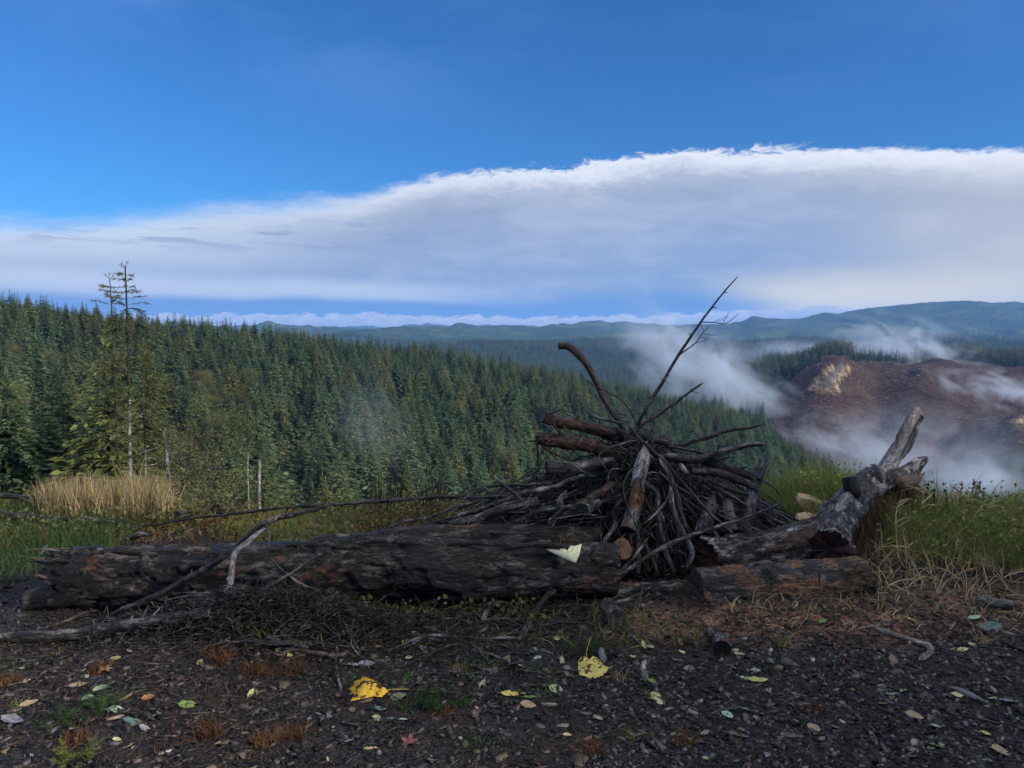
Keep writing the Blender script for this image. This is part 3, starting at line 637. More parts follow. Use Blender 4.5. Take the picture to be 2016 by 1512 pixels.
def instancer(name, pts, rots, scales, sources, idx, label=None, cat=None, kind='stuff'):
    """one object: points, each carrying a copy of one of the source objects (geometry nodes)"""
    me = bpy.data.meshes.new(name); me.vertices.add(len(pts)); me.vertices.foreach_set('co', np.asarray(pts, np.float32).ravel()); me.update()
    for k, a in (('rz', rots), ('sc', scales)): me.attributes.new(k, 'FLOAT', 'POINT').data.foreach_set('value', np.asarray(a, np.float32))
    me.attributes.new('ix', 'INT', 'POINT').data.foreach_set('value', np.asarray(idx, np.int32))
    o = put(name, me); tag(o, label, cat, kind=kind)
    ng = bpy.data.node_groups.new(name + '_nodes', 'GeometryNodeTree')
    ng.interface.new_socket('Geometry', in_out='INPUT', socket_type='NodeSocketGeometry'); ng.interface.new_socket('Geometry', in_out='OUTPUT', socket_type='NodeSocketGeometry')
    b = NB(ng); gi = b('NodeGroupInput'); go = b('NodeGroupOutput'); g2i = []
    for s in sources:
        oi = b('GeometryNodeObjectInfo', None, transform_space='ORIGINAL'); oi.inputs['Object'].default_value = s; oi.inputs['As Instance'].default_value = True; g2i.append(oi)
    jn = b('GeometryNodeJoinGeometry')
    for q in reversed(g2i): ng.links.new(q.outputs['Geometry'], jn.inputs[0])
    na = lambda nm, t: b('GeometryNodeInputNamedAttribute', {'Name': nm}, data_type=t).outputs['Attribute']
    rot = b('ShaderNodeCombineXYZ', {2: na('rz', 'FLOAT')}).outputs[0]; sc = na('sc', 'FLOAT'); scv = b('ShaderNodeCombineXYZ', {0: sc, 1: sc, 2: sc}).outputs[0]
    m2p = b('GeometryNodeMeshToPoints', {'Mesh': gi.outputs[0]})
    iop = b('GeometryNodeInstanceOnPoints', {'Points': m2p.outputs[0], 'Instance': jn.outputs[0], 'Pick Instance': True, 'Instance Index': na('ix', 'INT'), 'Rotation': rot, 'Scale': scv})
    ng.links.new(iop.outputs[0], go.inputs[0])
    mod = o.modifiers.new('instances', 'NODES'); mod.node_group = ng
    return o

def tree(name, crown, trunk, x, y, s, rz, label, cat='tree', group=None, z=None, crown_name='crown'):
    """a tree is its trunk mesh's Empty: trunk and crown are parts"""
    e = bpy.data.objects.new(name, None); COL.objects.link(e)
    e.location = (x, y, float(terr(np.array([x]), np.array([y]))[0]) if z is None else z); e.rotation_euler = (0, 0, rz); e.scale = (s[0], s[0], s[1])
    tag(e, label, cat, group); put('trunk', trunk, e); c = put(crown_name, crown, e); return e, c

def build_forest():
    # the stand on the valley side
    x1, y1, rs1 = scatter(26, 130, 5.6, 1); x2, y2, rs2 = scatter(130, 520, 5.7, 2)
    x = np.concatenate([x1, x2]); y = np.concatenate([y1, y2]); c, Y = coords(x, y)
    k = forest_mask(c, Y) & ~((c > 1500) & (Y > 395) & (clear_mask(c, Y) > 0.05)); x, y = x[k], y[k]; c, Y = coords(x, y)
    # a small opening in front of the nearest trees
    z = terr(x, y); rs = np.random.RandomState(7); n = len(x)
    sc = 0.60 + 0.58 * rs.rand(n) ** .8; sc *= 1 + 0.15 * fbm(np.stack([x / 40, y / 40, 0 * x], -1), 2, 77)
    sc = np.where(Y < 60, sc * 0.92, sc)
    k = seen(x, y, z + 15 * sc); x, y, z, sc, c, Y = (a[k] for a in (x, y, z, sc, c, Y)); n = len(x)
    # height cap so that the skyline stays where the photograph has it
    rot = rs.rand(n) * 6.283; ix = rs.randint(0, 6, n)
    P = np.stack([x / 22, y / 22, 0 * x], -1)
    leafy = ((fbm(P, 3, 90) > 0.20) & (Y > 38) & (Y < 210) & (c < 480)) | (rs.rand(n) < 0.018)
    order = np.argsort(Y); first = order[:262]; rest = order[262:]
    print('forest trees', n, 'leafy', leafy.sum())
    src = []
    for q, i in enumerate(first):
        if leafy[i]:
            e, cr = tree('broadleaf_tree', LEAFY[ix[i] % 3], LTR, x[i], y[i], (sc[i], sc[i] * 1.1), rot[i], 'olive and tan broadleaf tree among the dark conifers on the near slope', group='broadleaf trees among the conifers on the slope')
        else:
            e, cr = tree('conifer_tree', (CONO[ix[i] % 2] if (rs.rand() < np.interp(c[i], [-100, 350, 560, 2000], [.5, .45, .12, .08])) else CON[ix[i]] if Y[i] > 80 else CONN[ix[i] % 2]), CTR[ix[i] % 2], x[i], y[i], (sc[i], sc[i]), rot[i], 'dark green pointed conifer in the lowest rows of the dense stand below the logs', group='conifers in the lower rows of the forest stand')
    # the mass behind them repeats the crowns of the trees standing in the lower rows
    srcs = []
    for me in CON + [LEAFY[0], LEAFY[1]] + CONO:
        hit = [o for o in COL.objects if o.data is me and o.parent]
        if not hit: _, cr = tree('conifer_tree', me, CTR[0], x[rest[len(srcs)]], y[rest[len(srcs)]], (sc[rest[len(srcs)]],) * 2, 0, 'conifer standing just above the lower rows of the stand', group='conifers in the lower rows of the forest stand'); hit = [cr]
        srcs.append(hit[0])
    ol = rs.rand(n) < np.interp(c, [-100, 350, 560, 2000], [.35, .3, .10, .06])
    idx = np.where(leafy, 6 + ix % 2, np.where(ol, 8 + ix % 2, ix))[rest]
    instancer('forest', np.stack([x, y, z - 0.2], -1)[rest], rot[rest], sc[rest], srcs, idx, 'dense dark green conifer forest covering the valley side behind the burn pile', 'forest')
    # forest farther out
    F_ = []
    for (a, bb, sp, sd) in ((520, 900, 6, 3), (900, 1700, 7.0, 4), (1700, 2600, 10.0, 5)):
        xx, yy, r_ = scatter(a, bb, sp, sd, -420, 2440); cc, YY = coords(xx, yy)
        kk = forest_mask(cc, YY) & (clear_mask(cc, YY) < 0.05)
        xx, yy, cc, YY = xx[kk], yy[kk], cc[kk], YY[kk]; zz = terr(xx, yy)
        sz = (0.75 + 0.4 * r_.rand(len(xx))) * (1.0 if a < 900 else 1.1 if a < 1700 else 1.25 if a < 3400 else 1.5)
        pat = fbm(np.stack([xx, yy, 0 * xx], -1) / 420, 4, 55); kk = seen(xx, yy, zz + 15 * sz, 0.0012)
        if a >= 1700: kk &= pat < 0.22 - .3 * smooth(yy, 2100, 2600) * r_.rand(len(xx))
        F_.append(np.stack([xx, yy, zz - 0.3, sz], -1)[kk]); print('far', a, kk.sum())
    F_ = np.concatenate(F_); n = len(F_)
    s2 = []
    for j in range(3):
        _, cr = tree('conifer_tree', LOD[j], CTR[0], F_[j, 0], F_[j, 1], (F_[j, 3],) * 2, 0, 'tiny conifer at the near edge of the forest beyond the valley', group='single trees at the edge of the far forest', z=F_[j, 2]); s2.append(cr)
    _, cr = tree('broadleaf_tree', LEAFLOD, LTR, F_[3, 0], F_[3, 1], (1, 1), 0, 'tiny broadleaf tree at the edge of the forest beyond the valley', z=F_[3, 2]); s2.append(cr)
    ixx = rs.randint(0, 3, n); ixx[rs.rand(n) < 0.02] = 3
    instancer('far_forest', F_[4:, :3], rs.rand(n)[4:] * 6.283, F_[4:, 3], s2, ixx[4:], 'blue green conifer forest covering the hills beyond the misty valley', 'forest')
build_forest()
def shade_stand():
    # unseen conifers added at the right to keep low sun off the landing
    rs = np.random.RandomState(5)
    for i in range(22):
        a = math.radians(92 + 46 * ((i * 0.618) % 1)); r = 17 + 17 * rs.rand()
        x, y = r * math.sin(a), r * math.cos(a)
        tree('conifer_tree', CON[i % 6], CTR[i % 2], x, y, (0.95, 0.95), rs.rand() * 6, 'tall conifer added out of view to shade the landing', group='unseen conifers added to shade the landing', z=float(terr(np.array([x]), np.array([y]))[0]))
shade_stand()
# ------------------------------------------------------------------ wood
def spline(P, n):
    """Catmull-Rom through the control points, n samples"""
    P = np.asarray(P, float)
    if len(P) == 2: t = np.linspace(0, 1, n)[:, None]; return P[0] * (1 - t) + P[1] * t, t[:, 0]
    Q = np.concatenate([[2 * P[0] - P[1]], P, [2 * P[-1] - P[-2]]]); k = len(P) - 1
    t = np.linspace(0, k, n); i = np.minimum(t.astype(int), k - 1); f = (t - i)[:, None]
    a, b, c, d = Q[i], Q[i + 1], Q[i + 2], Q[i + 3]
    r = 0.5 * (2 * b + (c - a) * f + (2 * a - 5 * b + 4 * c - d) * f ** 2 + (3 * b - a - 3 * c + d) * f ** 3)
    return r, t / k
def log_geo(P, R, seed, n=20, step=0.03, rough=0.08, wob=0.0, ends=('cut', 'cut'), jag=0.12, plates=0.0):
    """a length of wood along control points P with radii R; returns (V,[F quads],[cap faces 3],lc, capV...)"""
    P = np.asarray(P, float); R = np.asarray(R, float)
    L = np.linalg.norm(np.diff(P, axis=0), axis=1).sum(); k = int(np.clip(L / step, 5, 260))
    C, t = spline(P, k); r = np.interp(t, np.linspace(0, 1, len(R)), R)
    s = np.concatenate([[0], np.cumsum(np.linalg.norm(np.diff(C, axis=0), axis=1))])
    if wob: C = C + wob * 0.35 * np.stack([vnoise(np.stack([s * 19 + q * 31, 0 * s + seed, 0 * s + 5], -1), seed + q) for q in range(3)], -1) * np.minimum(1, np.minimum(s, L - s) / 0.05)[:, None] + wob * np.stack([vnoise(np.stack([s * 5 + q * 31, 0 * s + seed, 0 * s], -1), seed + q) for q in range(3)], -1) * np.minimum(1, np.minimum(s, L - s) / 0.1)[:, None]
    d = np.gradient(C, axis=0); d /= np.linalg.norm(d, axis=1)[:, None] + 1e-12
    up = np.array([0, 0, 1.0]) if abs(d[0][2]) < 0.85 else np.array([0, 1.0, 0])
    u = np.cross(d[0], up); u /= np.linalg.norm(u); U = [u]
    for i in range(1, k):
        u = U[-1] - d[i] * np.dot(U[-1], d[i]); U.append(u / np.linalg.norm(u))
    U = np.array(U); Vv = np.cross(d, U); th = np.arange(n) / n * 2 * math.pi
    ct, st = np.cos(th), np.sin(th); rm = R.mean()
    lc = np.stack([rm * ct[None] + 0 * s[:, None], rm * st[None] + 0 * s[:, None], np.repeat(s[:, None], n, 1)], -1)
    q = lc + seed * 7.7
    f1 = fbm(q * np.array([9, 9, 1.6]) * (0.12 / max(rm, .01)) ** 0.5, 3, seed)
    f2 = fbm(q * np.array([38, 38, 6]), 3, seed + 3, ridged=True)
    rr = r[:, None] * (1 + rough * 1.6 * f1) + rough * 0.35 * min(rm, 0.12) * f2
    if plates:
        pn = fbm(q * np.array([10, 10, 4.5]), 4, seed + 8); rr = rr - plates * rm * smooth(pn, 0.0, 0.035) + plates * rm * 0.6 * smooth(fbm(q * np.array([6, 6, 2]), 3, seed + 12), 0.1, 0.16)
    # jagged ends: shift the end rings along the axis
    sh = np.zeros((k, n))
    for e, kind in enumerate(ends):
        if kind == 'jag':
            jn = (0.5 + 0.5 * fbm(np.stack([ct * 3 + seed, st * 3, 0 * ct + e], -1), 3, seed + 20)) + 0.5 * np.abs(vnoise(np.stack([ct * 9, st * 9, 0 * ct + e], -1), seed + 21))
            w_ = np.clip(1 - (s if e == 0 else L - s) / (jag * 2.0), 0, 1) ** 1.0
            sh += (1 if e == 0 else -1) * w_[:, None] * jag * jn[None]
        if kind == 'taper':
            w_ = np.clip((s if e == 0 else L - s) / (4 * rm), 0, 1) ** 0.6; rr = rr * (0.15 + 0.85 * w_[:, None])
        if kind == 'round':
            w_ = np.clip((s if e == 0 else L - s) / (1.2 * rm), 0.0, 1); rr = rr * np.sqrt(np.clip(1 - (1 - w_[:, None]) ** 2, 0.02, 1))
    V = C[:, None] + rr[..., None] * (ct[None, :, None] * U[:, None] + st[None, :, None] * Vv[:, None]) + sh[..., None] * d[:, None]
    i = np.arange(k - 1)[:, None] * n; j = np.arange(n)[None]; jn_ = (j + 1) % n
    F = np.stack([i + j, i + n + j, i + n + jn_, i + jn_], -1).reshape(-1, 4)
    caps = []
    for e in (0, 1):
        ring = V[0 if e == 0 else -1]; c = ring.mean(0); dd = d[0] if e == 0 else -d[-1]
        sink = 0.35 * rm if ends[e] == 'jag' else 0.0 * rm
        rings = [ring]; lcs = [np.stack([rm * ct, rm * st, 0 * ct], -1)]
        for g in (0.93, 0.6, 0.3):
            nz = vnoise(np.stack([ct * 4 * g + seed, st * 4 * g, 0 * ct + e * 5], -1), seed + 30)
            rings.append(c + (ring - c) * g + dd * (sink * (1 - g) * (1 + 0.8 * nz) + 0.03 * rm * nz * (g < .9))[:, None]); lcs.append(np.stack([rm * ct * g, rm * st * g, 0 * ct], -1))
        CV = np.concatenate(rings + [(c + dd * sink)[None]]); CL = np.concatenate(lcs + [np.zeros((1, 3))]); m_ = len(rings)
        jj = np.arange(n); j2 = (jj + 1) % n
        Q = np.concatenate([np.stack([a_ * n + jj, a_ * n + j2, (a_ + 1) * n + j2, (a_ + 1) * n + jj], -1) for a_ in range(m_ - 1)])
        T = np.stack([(m_ - 1) * n + jj, (m_ - 1) * n + j2, np.full(n, m_ * n)], -1)
        if e == 1: Q = Q[:, ::-1]; T = T[:, ::-1]
        caps.append((CV, [Q, T], CL))
    return V.reshape(-1, 3), F, lc.reshape(-1, 3), caps
def wood(name, label, cat, P, R, mt, seed, cut=('cut_dark', 'cut_dark'), group=None, parts=(), parent=None, **kw):
    """one piece of wood as one object; visible sawn or broken ends are parts named cut_end / broken_end"""
    kw.setdefault('ends', ('cut', 'cut'))
    V, F, lc, caps = log_geo(P, R, seed, **kw)
    P = np.asarray(P); base = P[0].copy() if parent is None else np.zeros(3); rmx = max(R); Ln = np.linalg.norm(P[-1] - P[0]); pc = [(V, [F])]; lcs = [lc]
    if parent is None and 0.006 < rmx < 0.06 and Ln > 0.2:      # snapped side twigs and knots growing out of the piece
        r_ = np.random.RandomState(seed); Cc, _t = spline(P, 60)
        for _ in range(int(Ln * 9)):
            q = r_.randint(4, 55); d0 = Cc[q + 1] - Cc[q]; d0 /= np.linalg.norm(d0); sd = r_.randn(3); sd -= d0 * (sd @ d0); sd /= np.linalg.norm(sd); L_ = rmx * (1.2 + 3.5 * r_.rand() ** 3); rr_ = rmx * (.10 + .14 * r_.rand()); rc = np.interp(q / 59, np.linspace(0, 1, len(R)), R)
            t_ = np.linspace(0, 1, 4)[:, None]; V2, F2, l2 = tube_lp(Cc[q] + sd * rc * .6 + (sd * .8 + d0 * .6) * L_ * t_, np.array([rr_ * 1.5, rr_, rr_ * .8, rr_ * .45]), 5); pc.append((V2, [F2])); lcs.append(l2)
    V, Fq = merge(pc); lc = np.concatenate(lcs)
    me = make_mesh(name, V - base, Fq, M[mt], attrs={'lc': lc})
    o = put(name, me, parent, None if parent is not None else tuple(base))
    if parent is None: tag(o, label, cat, group)
    for e in (0, 1):
        if cut[e] is None: continue
        CV, CF, CL = caps[e]
        if R[0 if e == 0 else -1] < 0.018:        # too thin to show its end as a part
            pass
        nm = 'broken_end' if kw['ends'][e] == 'jag' else 'cut_end'
        c = put(nm, make_mesh(nm, CV - base, CF, M[cut[e]], attrs={'lc': CL}, smooth_=False), o)
    return o
def px_pts(pts):
    return [G(p[0], p[1], p[3] if len(p) > 3 else 0.0) if p[2] is None else W(*p[:3]) for p in pts]
def stick(label, pts, w, mt, seed, name='branch', cat='branch', group=None, twigs=(), **kw):
    """pts: (photo x, photo y, depth or None for lying on the ground[, lift]); w: widths in photo pixels"""
    P = px_pts(pts); Yn = [p[1] for p in P]
    R = [0.5 * metre(wi, Yn[min(int(round(i * (len(P) - 1) / max(len(w) - 1, 1))), len(P) - 1)]) for i, wi in enumerate(w)]
    for q, p in enumerate(pts):
        if p[2] is None: P[q] = P[q] + np.array([0, 0, 0.7 * np.interp(q / (len(pts) - 1), np.linspace(0, 1, len(R)), R)])
    thin = max(R) < 0.02
    kw.setdefault('n', 9 if thin else 16); kw.setdefault('step', 0.03 if thin else 0.02); kw.setdefault('rough', 0.24); kw.setdefault('wob', 0.012 if thin else 0.012)
    kw.setdefault('cut', (None, None) if thin else ('cut_dark', 'cut_dark')); 
    if thin: kw.setdefault('ends', ('round', 'round'))
    o = wood(name, label, cat, P, R, mt, seed, group=group, **kw)
    base = np.array(o.location)
    for j, (tp, tw) in enumerate(twigs):
        TP = px_pts(tp); TR = [0.5 * metre(x, TP[0][1]) for x in tw]
        V, F, lc, _ = log_geo(TP, TR, seed + 50 + j, n=6, step=0.03, rough=0.15, wob=0.008, ends=('cut', 'round'))
        put('twig', make_mesh('twig', V - base, [F], M[mt], attrs={'lc': lc}), o)
    # small knots and snapped stubs along thicker pieces
    return o

def big_logs():
    # ---- the long front log
    P = [W(92, 1146, 4.42), W(300, 1136, 4.44), W(500, 1130, 4.40), W(640, 1122, 4.46), W(800, 1118, 4.46), W(930, 1124, 4.42), W(1100, 1116, 4.48), W(1213, 1124, 4.50)]
    R = [.178, .186, .168, .180, .200, .176, .168, .158, .142, .138]
    o = wood('log', 'long charred black log with a torn end lying across the front of the burn pile', 'log', P, R, 'log', 11, cut=('split_brown', 'cut_mid'), n=110, step=0.012, rough=0.17, ends=('jag', 'cut'), jag=0.16, plates=0.11)
    b = np.array(o.location)
    def lump(px, py, Y, nm, mt, w_, seed, ends=('taper', 'taper')):
        V, F, lc, cp = log_geo([W(*p) for p in zip(px, py, Y)], w_, seed, n=12, step=0.012, rough=0.3, wob=0.01, ends=ends, jag=0.03)
        put(nm, make_mesh(nm, V - b, [F], M[mt], attrs={'lc': lc}), o)
    # splintered slabs at the torn left end
    lump((260, 130, 48), (1150, 1165, 1183), (4.34, 4.33, 4.34), 'splinter', 'log', [.09, .08, .055], 23, ('round', 'jag'))
    rs = np.random.RandomState(4)
    for k in range(34):
        a = rs.rand() * 6.283; rr_ = 0.10 + 0.08 * rs.rand(); yy = 1143 + math.sin(a) * rr_ / 4.42 * FPX; dY = -math.cos(a) * rr_ * 0.9; L = 25 + 55 * rs.rand(); x0 = 175 + 30 * rs.rand(); L += 55; w_ = .006 + .014 * rs.rand()
        lump((x0, x0 - L * 0.6, x0 - L), (yy, yy + rs.randn() * 3, yy + rs.randn() * 5), (4.42 + dY,) * 3, 'splinter', ['split_brown', 'split', 'log', 'split_brown'][k % 4], [w_, w_ * 0.9, w_ * 0.2], 300 + k, ('taper', 'jag'))
    lump((78, 88, 94), (1092, 1080, 1072), (4.35, 4.35, 4.35), 'splinter', 'pale', [.012, .014, .004], 25)
    lump((255, 275, 294), (1062, 1052, 1054), (4.5, 4.5, 4.5), 'knot', 'grey', [.035, .03, .012], 26)
    for k, (x0, x1, y) in enumerate([(560, 720, 1075), (700, 830, 1068), (880, 1010, 1072), (1000, 1130, 1080), (300, 470, 1085), (160, 330, 1090), (640, 800, 1110), (900, 1060, 1120), (420, 560, 1120)]):
        lump((x0, (x0 + x1) / 2, x1), (y, y - 3, y + 2), (4.30 if y > 1090 else 4.36,) * 3, 'bark_flake', 'log', [.012, .018, .010], 30 + k)
    # the torn piece of pale bark lying on it
    pts = [(1077, 1081), (1100, 1088), (1103, 1080), (1112, 1080), (1114, 1087), (1124, 1074), (1132, 1075), (1145, 1071), (1141, 1090), (1134, 1107), (1118, 1101), (1100, 1093)]
    Q = np.array([W(x, y, 4.37 - 0.0023 * (y - 1071)) for x, y in pts]); Q2 = Q + np.array([0, 0.004, -0.006]); n = len(Q)
    V = np.concatenate([Q, Q2, [Q.mean(0) + [0, -.004, .004]]]); T = np.array([[i, (i + 1) % n, 2 * n] for i in range(n)]); q4 = np.array([[i, n + i, n + (i + 1) % n, (i + 1) % n] for i in range(n)])
    m_, nb = mat('pale_birch_like_bark'); pos = nb('ShaderNodeTexCoord').outputs['Object']; nz = nb.noise(pos, 60, 5, 0.6)
    finish(nb, nb.mix(nb.step(nz, 0.45, 0.75), (0.62, 0.62, 0.40, 1), (0.36, 0.33, 0.2, 1)), 0.7, nz, 0.003)
    pb = put('bark_piece', make_mesh('bark_piece', V, [T, q4], m_, smooth_=False)); rebase(pb, Q.mean(0)); tag(pb, 'torn pale yellow piece of bark lying on the long charred log', 'bark piece')
    # ---- second log just behind
    o = wood('log', 'shorter dark log with a square sawn end lying behind the long charred log', 'log', [W(668, 1066, 4.98), W(800, 1058, 4.95), W(1000, 1058, 4.92), W(1182, 1062, 4.9)], [.035, .075, .088, .09], 'log', 13, cut=(None, 'cut_mid'), n=56, step=0.014, rough=0.13, ends=('taper', 'cut'), plates=0.07)
    # ---- right hand logs
    o = wood('log', 'stout sawn log with orange patches resting in front of the forked trunk', 'log', [W(1362, 1172, 4.42), W(1530, 1166, 4.5), W(1698, 1152, 4.62)], [.163, .168, .155], 'log_orange', 17, cut=('cut_mid', 'cut_mid'), n=80, step=0.012, rough=0.17, ends=('jag', 'jag'), jag=0.02, plates=0.11)
    b2 = np.array(o.location)
    for k, (x0, y0, x1, y1, x2, y2) in enumerate([(1432, 1123, 1446, 1142, 1470, 1156), (1508, 1112, 1525, 1135, 1545, 1152), (1598, 1105, 1612, 1125, 1613, 1160)]):
        V, F, lc, _ = log_geo([W(x0, y0, 4.45), W(x1, y1, 4.36), W(x2, y2, 4.35)], [.006, .006, .004], 60 + k, n=5, ends=('taper', 'taper')); put('twig', make_mesh('twig', V - b2, [F], M['branch'], attrs={'lc': lc}), o)
    wood('log', 'dark log with a rotten red hollow end beside the forked trunk', 'log', [W(1382, 1106, 4.78), W(1470, 1092, 4.85), W(1560, 1076, 4.92), W(1625, 1050, 5.05), W(1662, 1012, 5.3)], [.145, .112, .122, .118, .10], 'forked', 19, cut=('rot', None), n=64, step=0.012, rough=0.26, ends=('jag', 'round'), jag=0.06, plates=0.12)
    wood('log', 'thin sawn log between the long charred log and the orange patched log', 'log', [W(1200, 1168, 4.55), W(1352, 1160, 4.62)], [.056, .052], 'grey_orange', 23, n=24, step=0.012, rough=0.1)
    wood('log', 'black half buried log under the thin sawn log', 'log', [W(1205, 1200, 4.55), W(1350, 1200, 4.6)], [.045, .045], 'log', 24, n=24, step=0.014, rough=0.16)
    wood('log', 'short split log with an orange end beside the long log', 'log', [W(1205, 1098, 4.85), W(1225, 1080, 4.62)], [.07, .062], 'grey_orange', 25, cut=('cut_orange', 'cut_orange'), n=24, step=0.012, rough=0.14)
    wood('log', 'sawn block of grey wood standing on the dirt before the thin sawn log', 'log', [G(1196, 1212, .05), G(1214, 1236, .045)], [.045, .05], 'log', 26, cut=('cut_mid', 'cut_mid'), n=20, step=0.01, rough=0.08)
    # ---- forked trunk rising to the right
    T0 = [W(1632, 1100, 4.72), W(1640, 1042, 5.05), W(1668, 992, 5.5), (W(1712, 952, 6.0)), W(1735, 935, 6.15)]
    o = wood('fallen_tree', 'grey forked trunk reaching up beside the grass with its bark peeling off', 'fallen tree', T0, [.128, .118, .108, .115, .09], 'forked', 29, cut=('rot', None), n=72, step=0.012, rough=0.26, ends=('jag', 'round'), jag=0.10, plates=0.13)
    b3 = np.array(o.location)
    def limb(nm, pts, r, mt, seed, ends, cutm=None, **k):
        V, F, lc, cp = log_geo([W(*p) for p in pts], r, seed, n=28, step=0.014, rough=k.pop('rough', 0.1), ends=ends, **k)
        c = put(nm, make_mesh(nm, V - b3, [F], M[mt], attrs={'lc': lc}), o)
        if cutm: CV, CF, CL = cp[1]; put('cut_end', make_mesh('cut_end', CV - b3, CF, M[cutm], attrs={'lc': CL}), c)
        return c
    l1 = limb('limb', [(1730, 950, 6.1), (1756, 906, 6.3), (1778, 868, 6.45), (1799, 820, 6.6), (1806, 806, 6.65)], [.075, .066, .060, .053, .048], 'pale', 31, ('round', 'jag'), 'pale', jag=0.02, rough=0.08)
    for k, (pp, rr) in enumerate([([(1772, 880, 6.38), (1748, 925, 6.2), (1738, 955, 6.05)], [.008, .018, .02]), ([(1812, 822, 6.55), (1797, 862, 6.38), (1775, 905, 6.22)], [.012, .012, .010]), ([(1789, 820, 6.5), (1768, 862, 6.36), (1756, 895, 6.22)], [.006, .012, .012]), ([(1808, 815, 6.58), (1816, 822, 6.56), (1812, 832, 6.56)], [.012, .018, .01])]):
        V, F, lc, cp = log_geo([W(*p) for p in pp], rr, 70 + k, n=10, step=0.012, rough=0.5, wob=0.012, ends=('taper', 'taper')); put('loose_bark', make_mesh('loose_bark', V - b3, [F], M['grey_orange' if k == 3 else 'grey'], attrs={'lc': lc}), l1)
    limb('limb', [(1715, 968, 6.0), (1755, 950, 6.1), (1788, 932, 6.2), (1808, 912, 6.25), (1830, 900, 6.3)], [.075, .078, .065, .045, .02], 'forked', 32, ('round', 'jag'), 'split_brown', jag=0.06, rough=0.22, plates=0.1)
    limb('limb', [(1765, 955, 6.0), (1800, 945, 6.05), (1822, 930, 6.1)], [.06, .05, .01], 'split_brown', 36, ('round', 'taper'), None, rough=0.3)
    limb('stub', [(1684, 985, 5.4), (1677, 960, 5.42), (1674, 940, 5.44)], [.055, .055, .05], 'log', 33, ('round', 'cut'), 'cut_mid', rough=0.14)
    limb('loose_bark', [(1733, 966, 5.9), (1733, 935, 5.92), (1722, 918, 5.95), (1712, 915, 5.98)], [.022, .03, .026, .006], 'pale', 34, ('taper', 'taper'), None, rough=0.3)
    limb('loose_bark', [(1640, 1020, 4.95), (1665, 985, 5.3), (1680, 965, 5.55)], [.02, .04, .02], 'pale', 35, ('taper', 'taper'), None, rough=0.3)
    # brown hanging fibres under the trunk
    rs = np.random.RandomState(3); base = []; n = 2600
    tt = rs.rand(n); Cc, _ = spline([W(1668, 1100, 4.78), W(1685, 1050, 5.05), W(1720, 1000, 5.5), W(1765, 965, 6.0), W(1800, 945, 6.1)], 50)
    Bp = Cc[(tt * 49).astype(int)] + rs.randn(n, 3) * np.array([.055, .06, .05]); Bp[:, 2] -= 0.02
    ln = 0.06 + 0.22 * rs.rand(n) * (1 - tt * 0.45)
    V, F, at = blades(Bp, ln, 0.003, rs, updir=np.array([0.1, 0, -1.0]), spread=0.35, bend=0.2, seg=2)
    tag(put('hanging_fibres', make_mesh('hanging_fibres', V - b3, [F], M['fibre'], attrs={'rnd': at}, smooth_=False), o), kind='stuff')

def blades(P, L, wd, rs, updir=np.array([0, 0, 1.0]), spread=0.3, bend=0.5, seg=3, droop=None, dirs=None):
    """curved tapering ribbons; returns V, F quads, per-vertex random"""
    n = len(P); L = np.broadcast_to(L, (n,)); wd = np.broadcast_to(wd, (n,))
    d = updir + rs.randn(n, 3) * spread
    if dirs is not None: d = dirs
    d = d / np.linalg.norm(d, axis=1)[:, None]
    a = rs.rand(n) * 6.283; lat = np.stack([np.cos(a), np.sin(a), 0 * a], -1)
    bd = lat * 0.7 + np.array([0, 0, -0.5]); b = bend * (0.3 + rs.rand(n))
    face = rs.rand(n) * 6.283; sd = np.cross(d, np.stack([np.cos(face), np.sin(face), 0.1 + 0 * face], -1)); sd /= np.linalg.norm(sd, axis=1)[:, None] + 1e-9
    K = seg + 1; V = np.empty((n, K, 2, 3)); 
    for k in range(K):
        t = k / seg; c = P + d * (L * t)[:, None] + bd * (b * L * t * t)[:, None]; w_ = wd * (1 - 0.92 * t ** 1.5) * 0.5
        V[:, k, 0] = c - sd * w_[:, None]; V[:, k, 1] = c + sd * w_[:, None]
    base = np.arange(n)[:, None] * (2 * K); ks = np.arange(seg)[None] * 2
    F = np.stack([base + ks, base + ks + 1, base + ks + 3, base + ks + 2], -1).reshape(-1, 4)
    return V.reshape(-1, 3), F, np.repeat(rs.rand(n), 2 * K)
M['fibre'] = foliage('brown_root_fibres', (0.022, 0.012, 0.007, 1), (0.10, 0.055, 0.030, 1), None, 0.0)
big_logs()

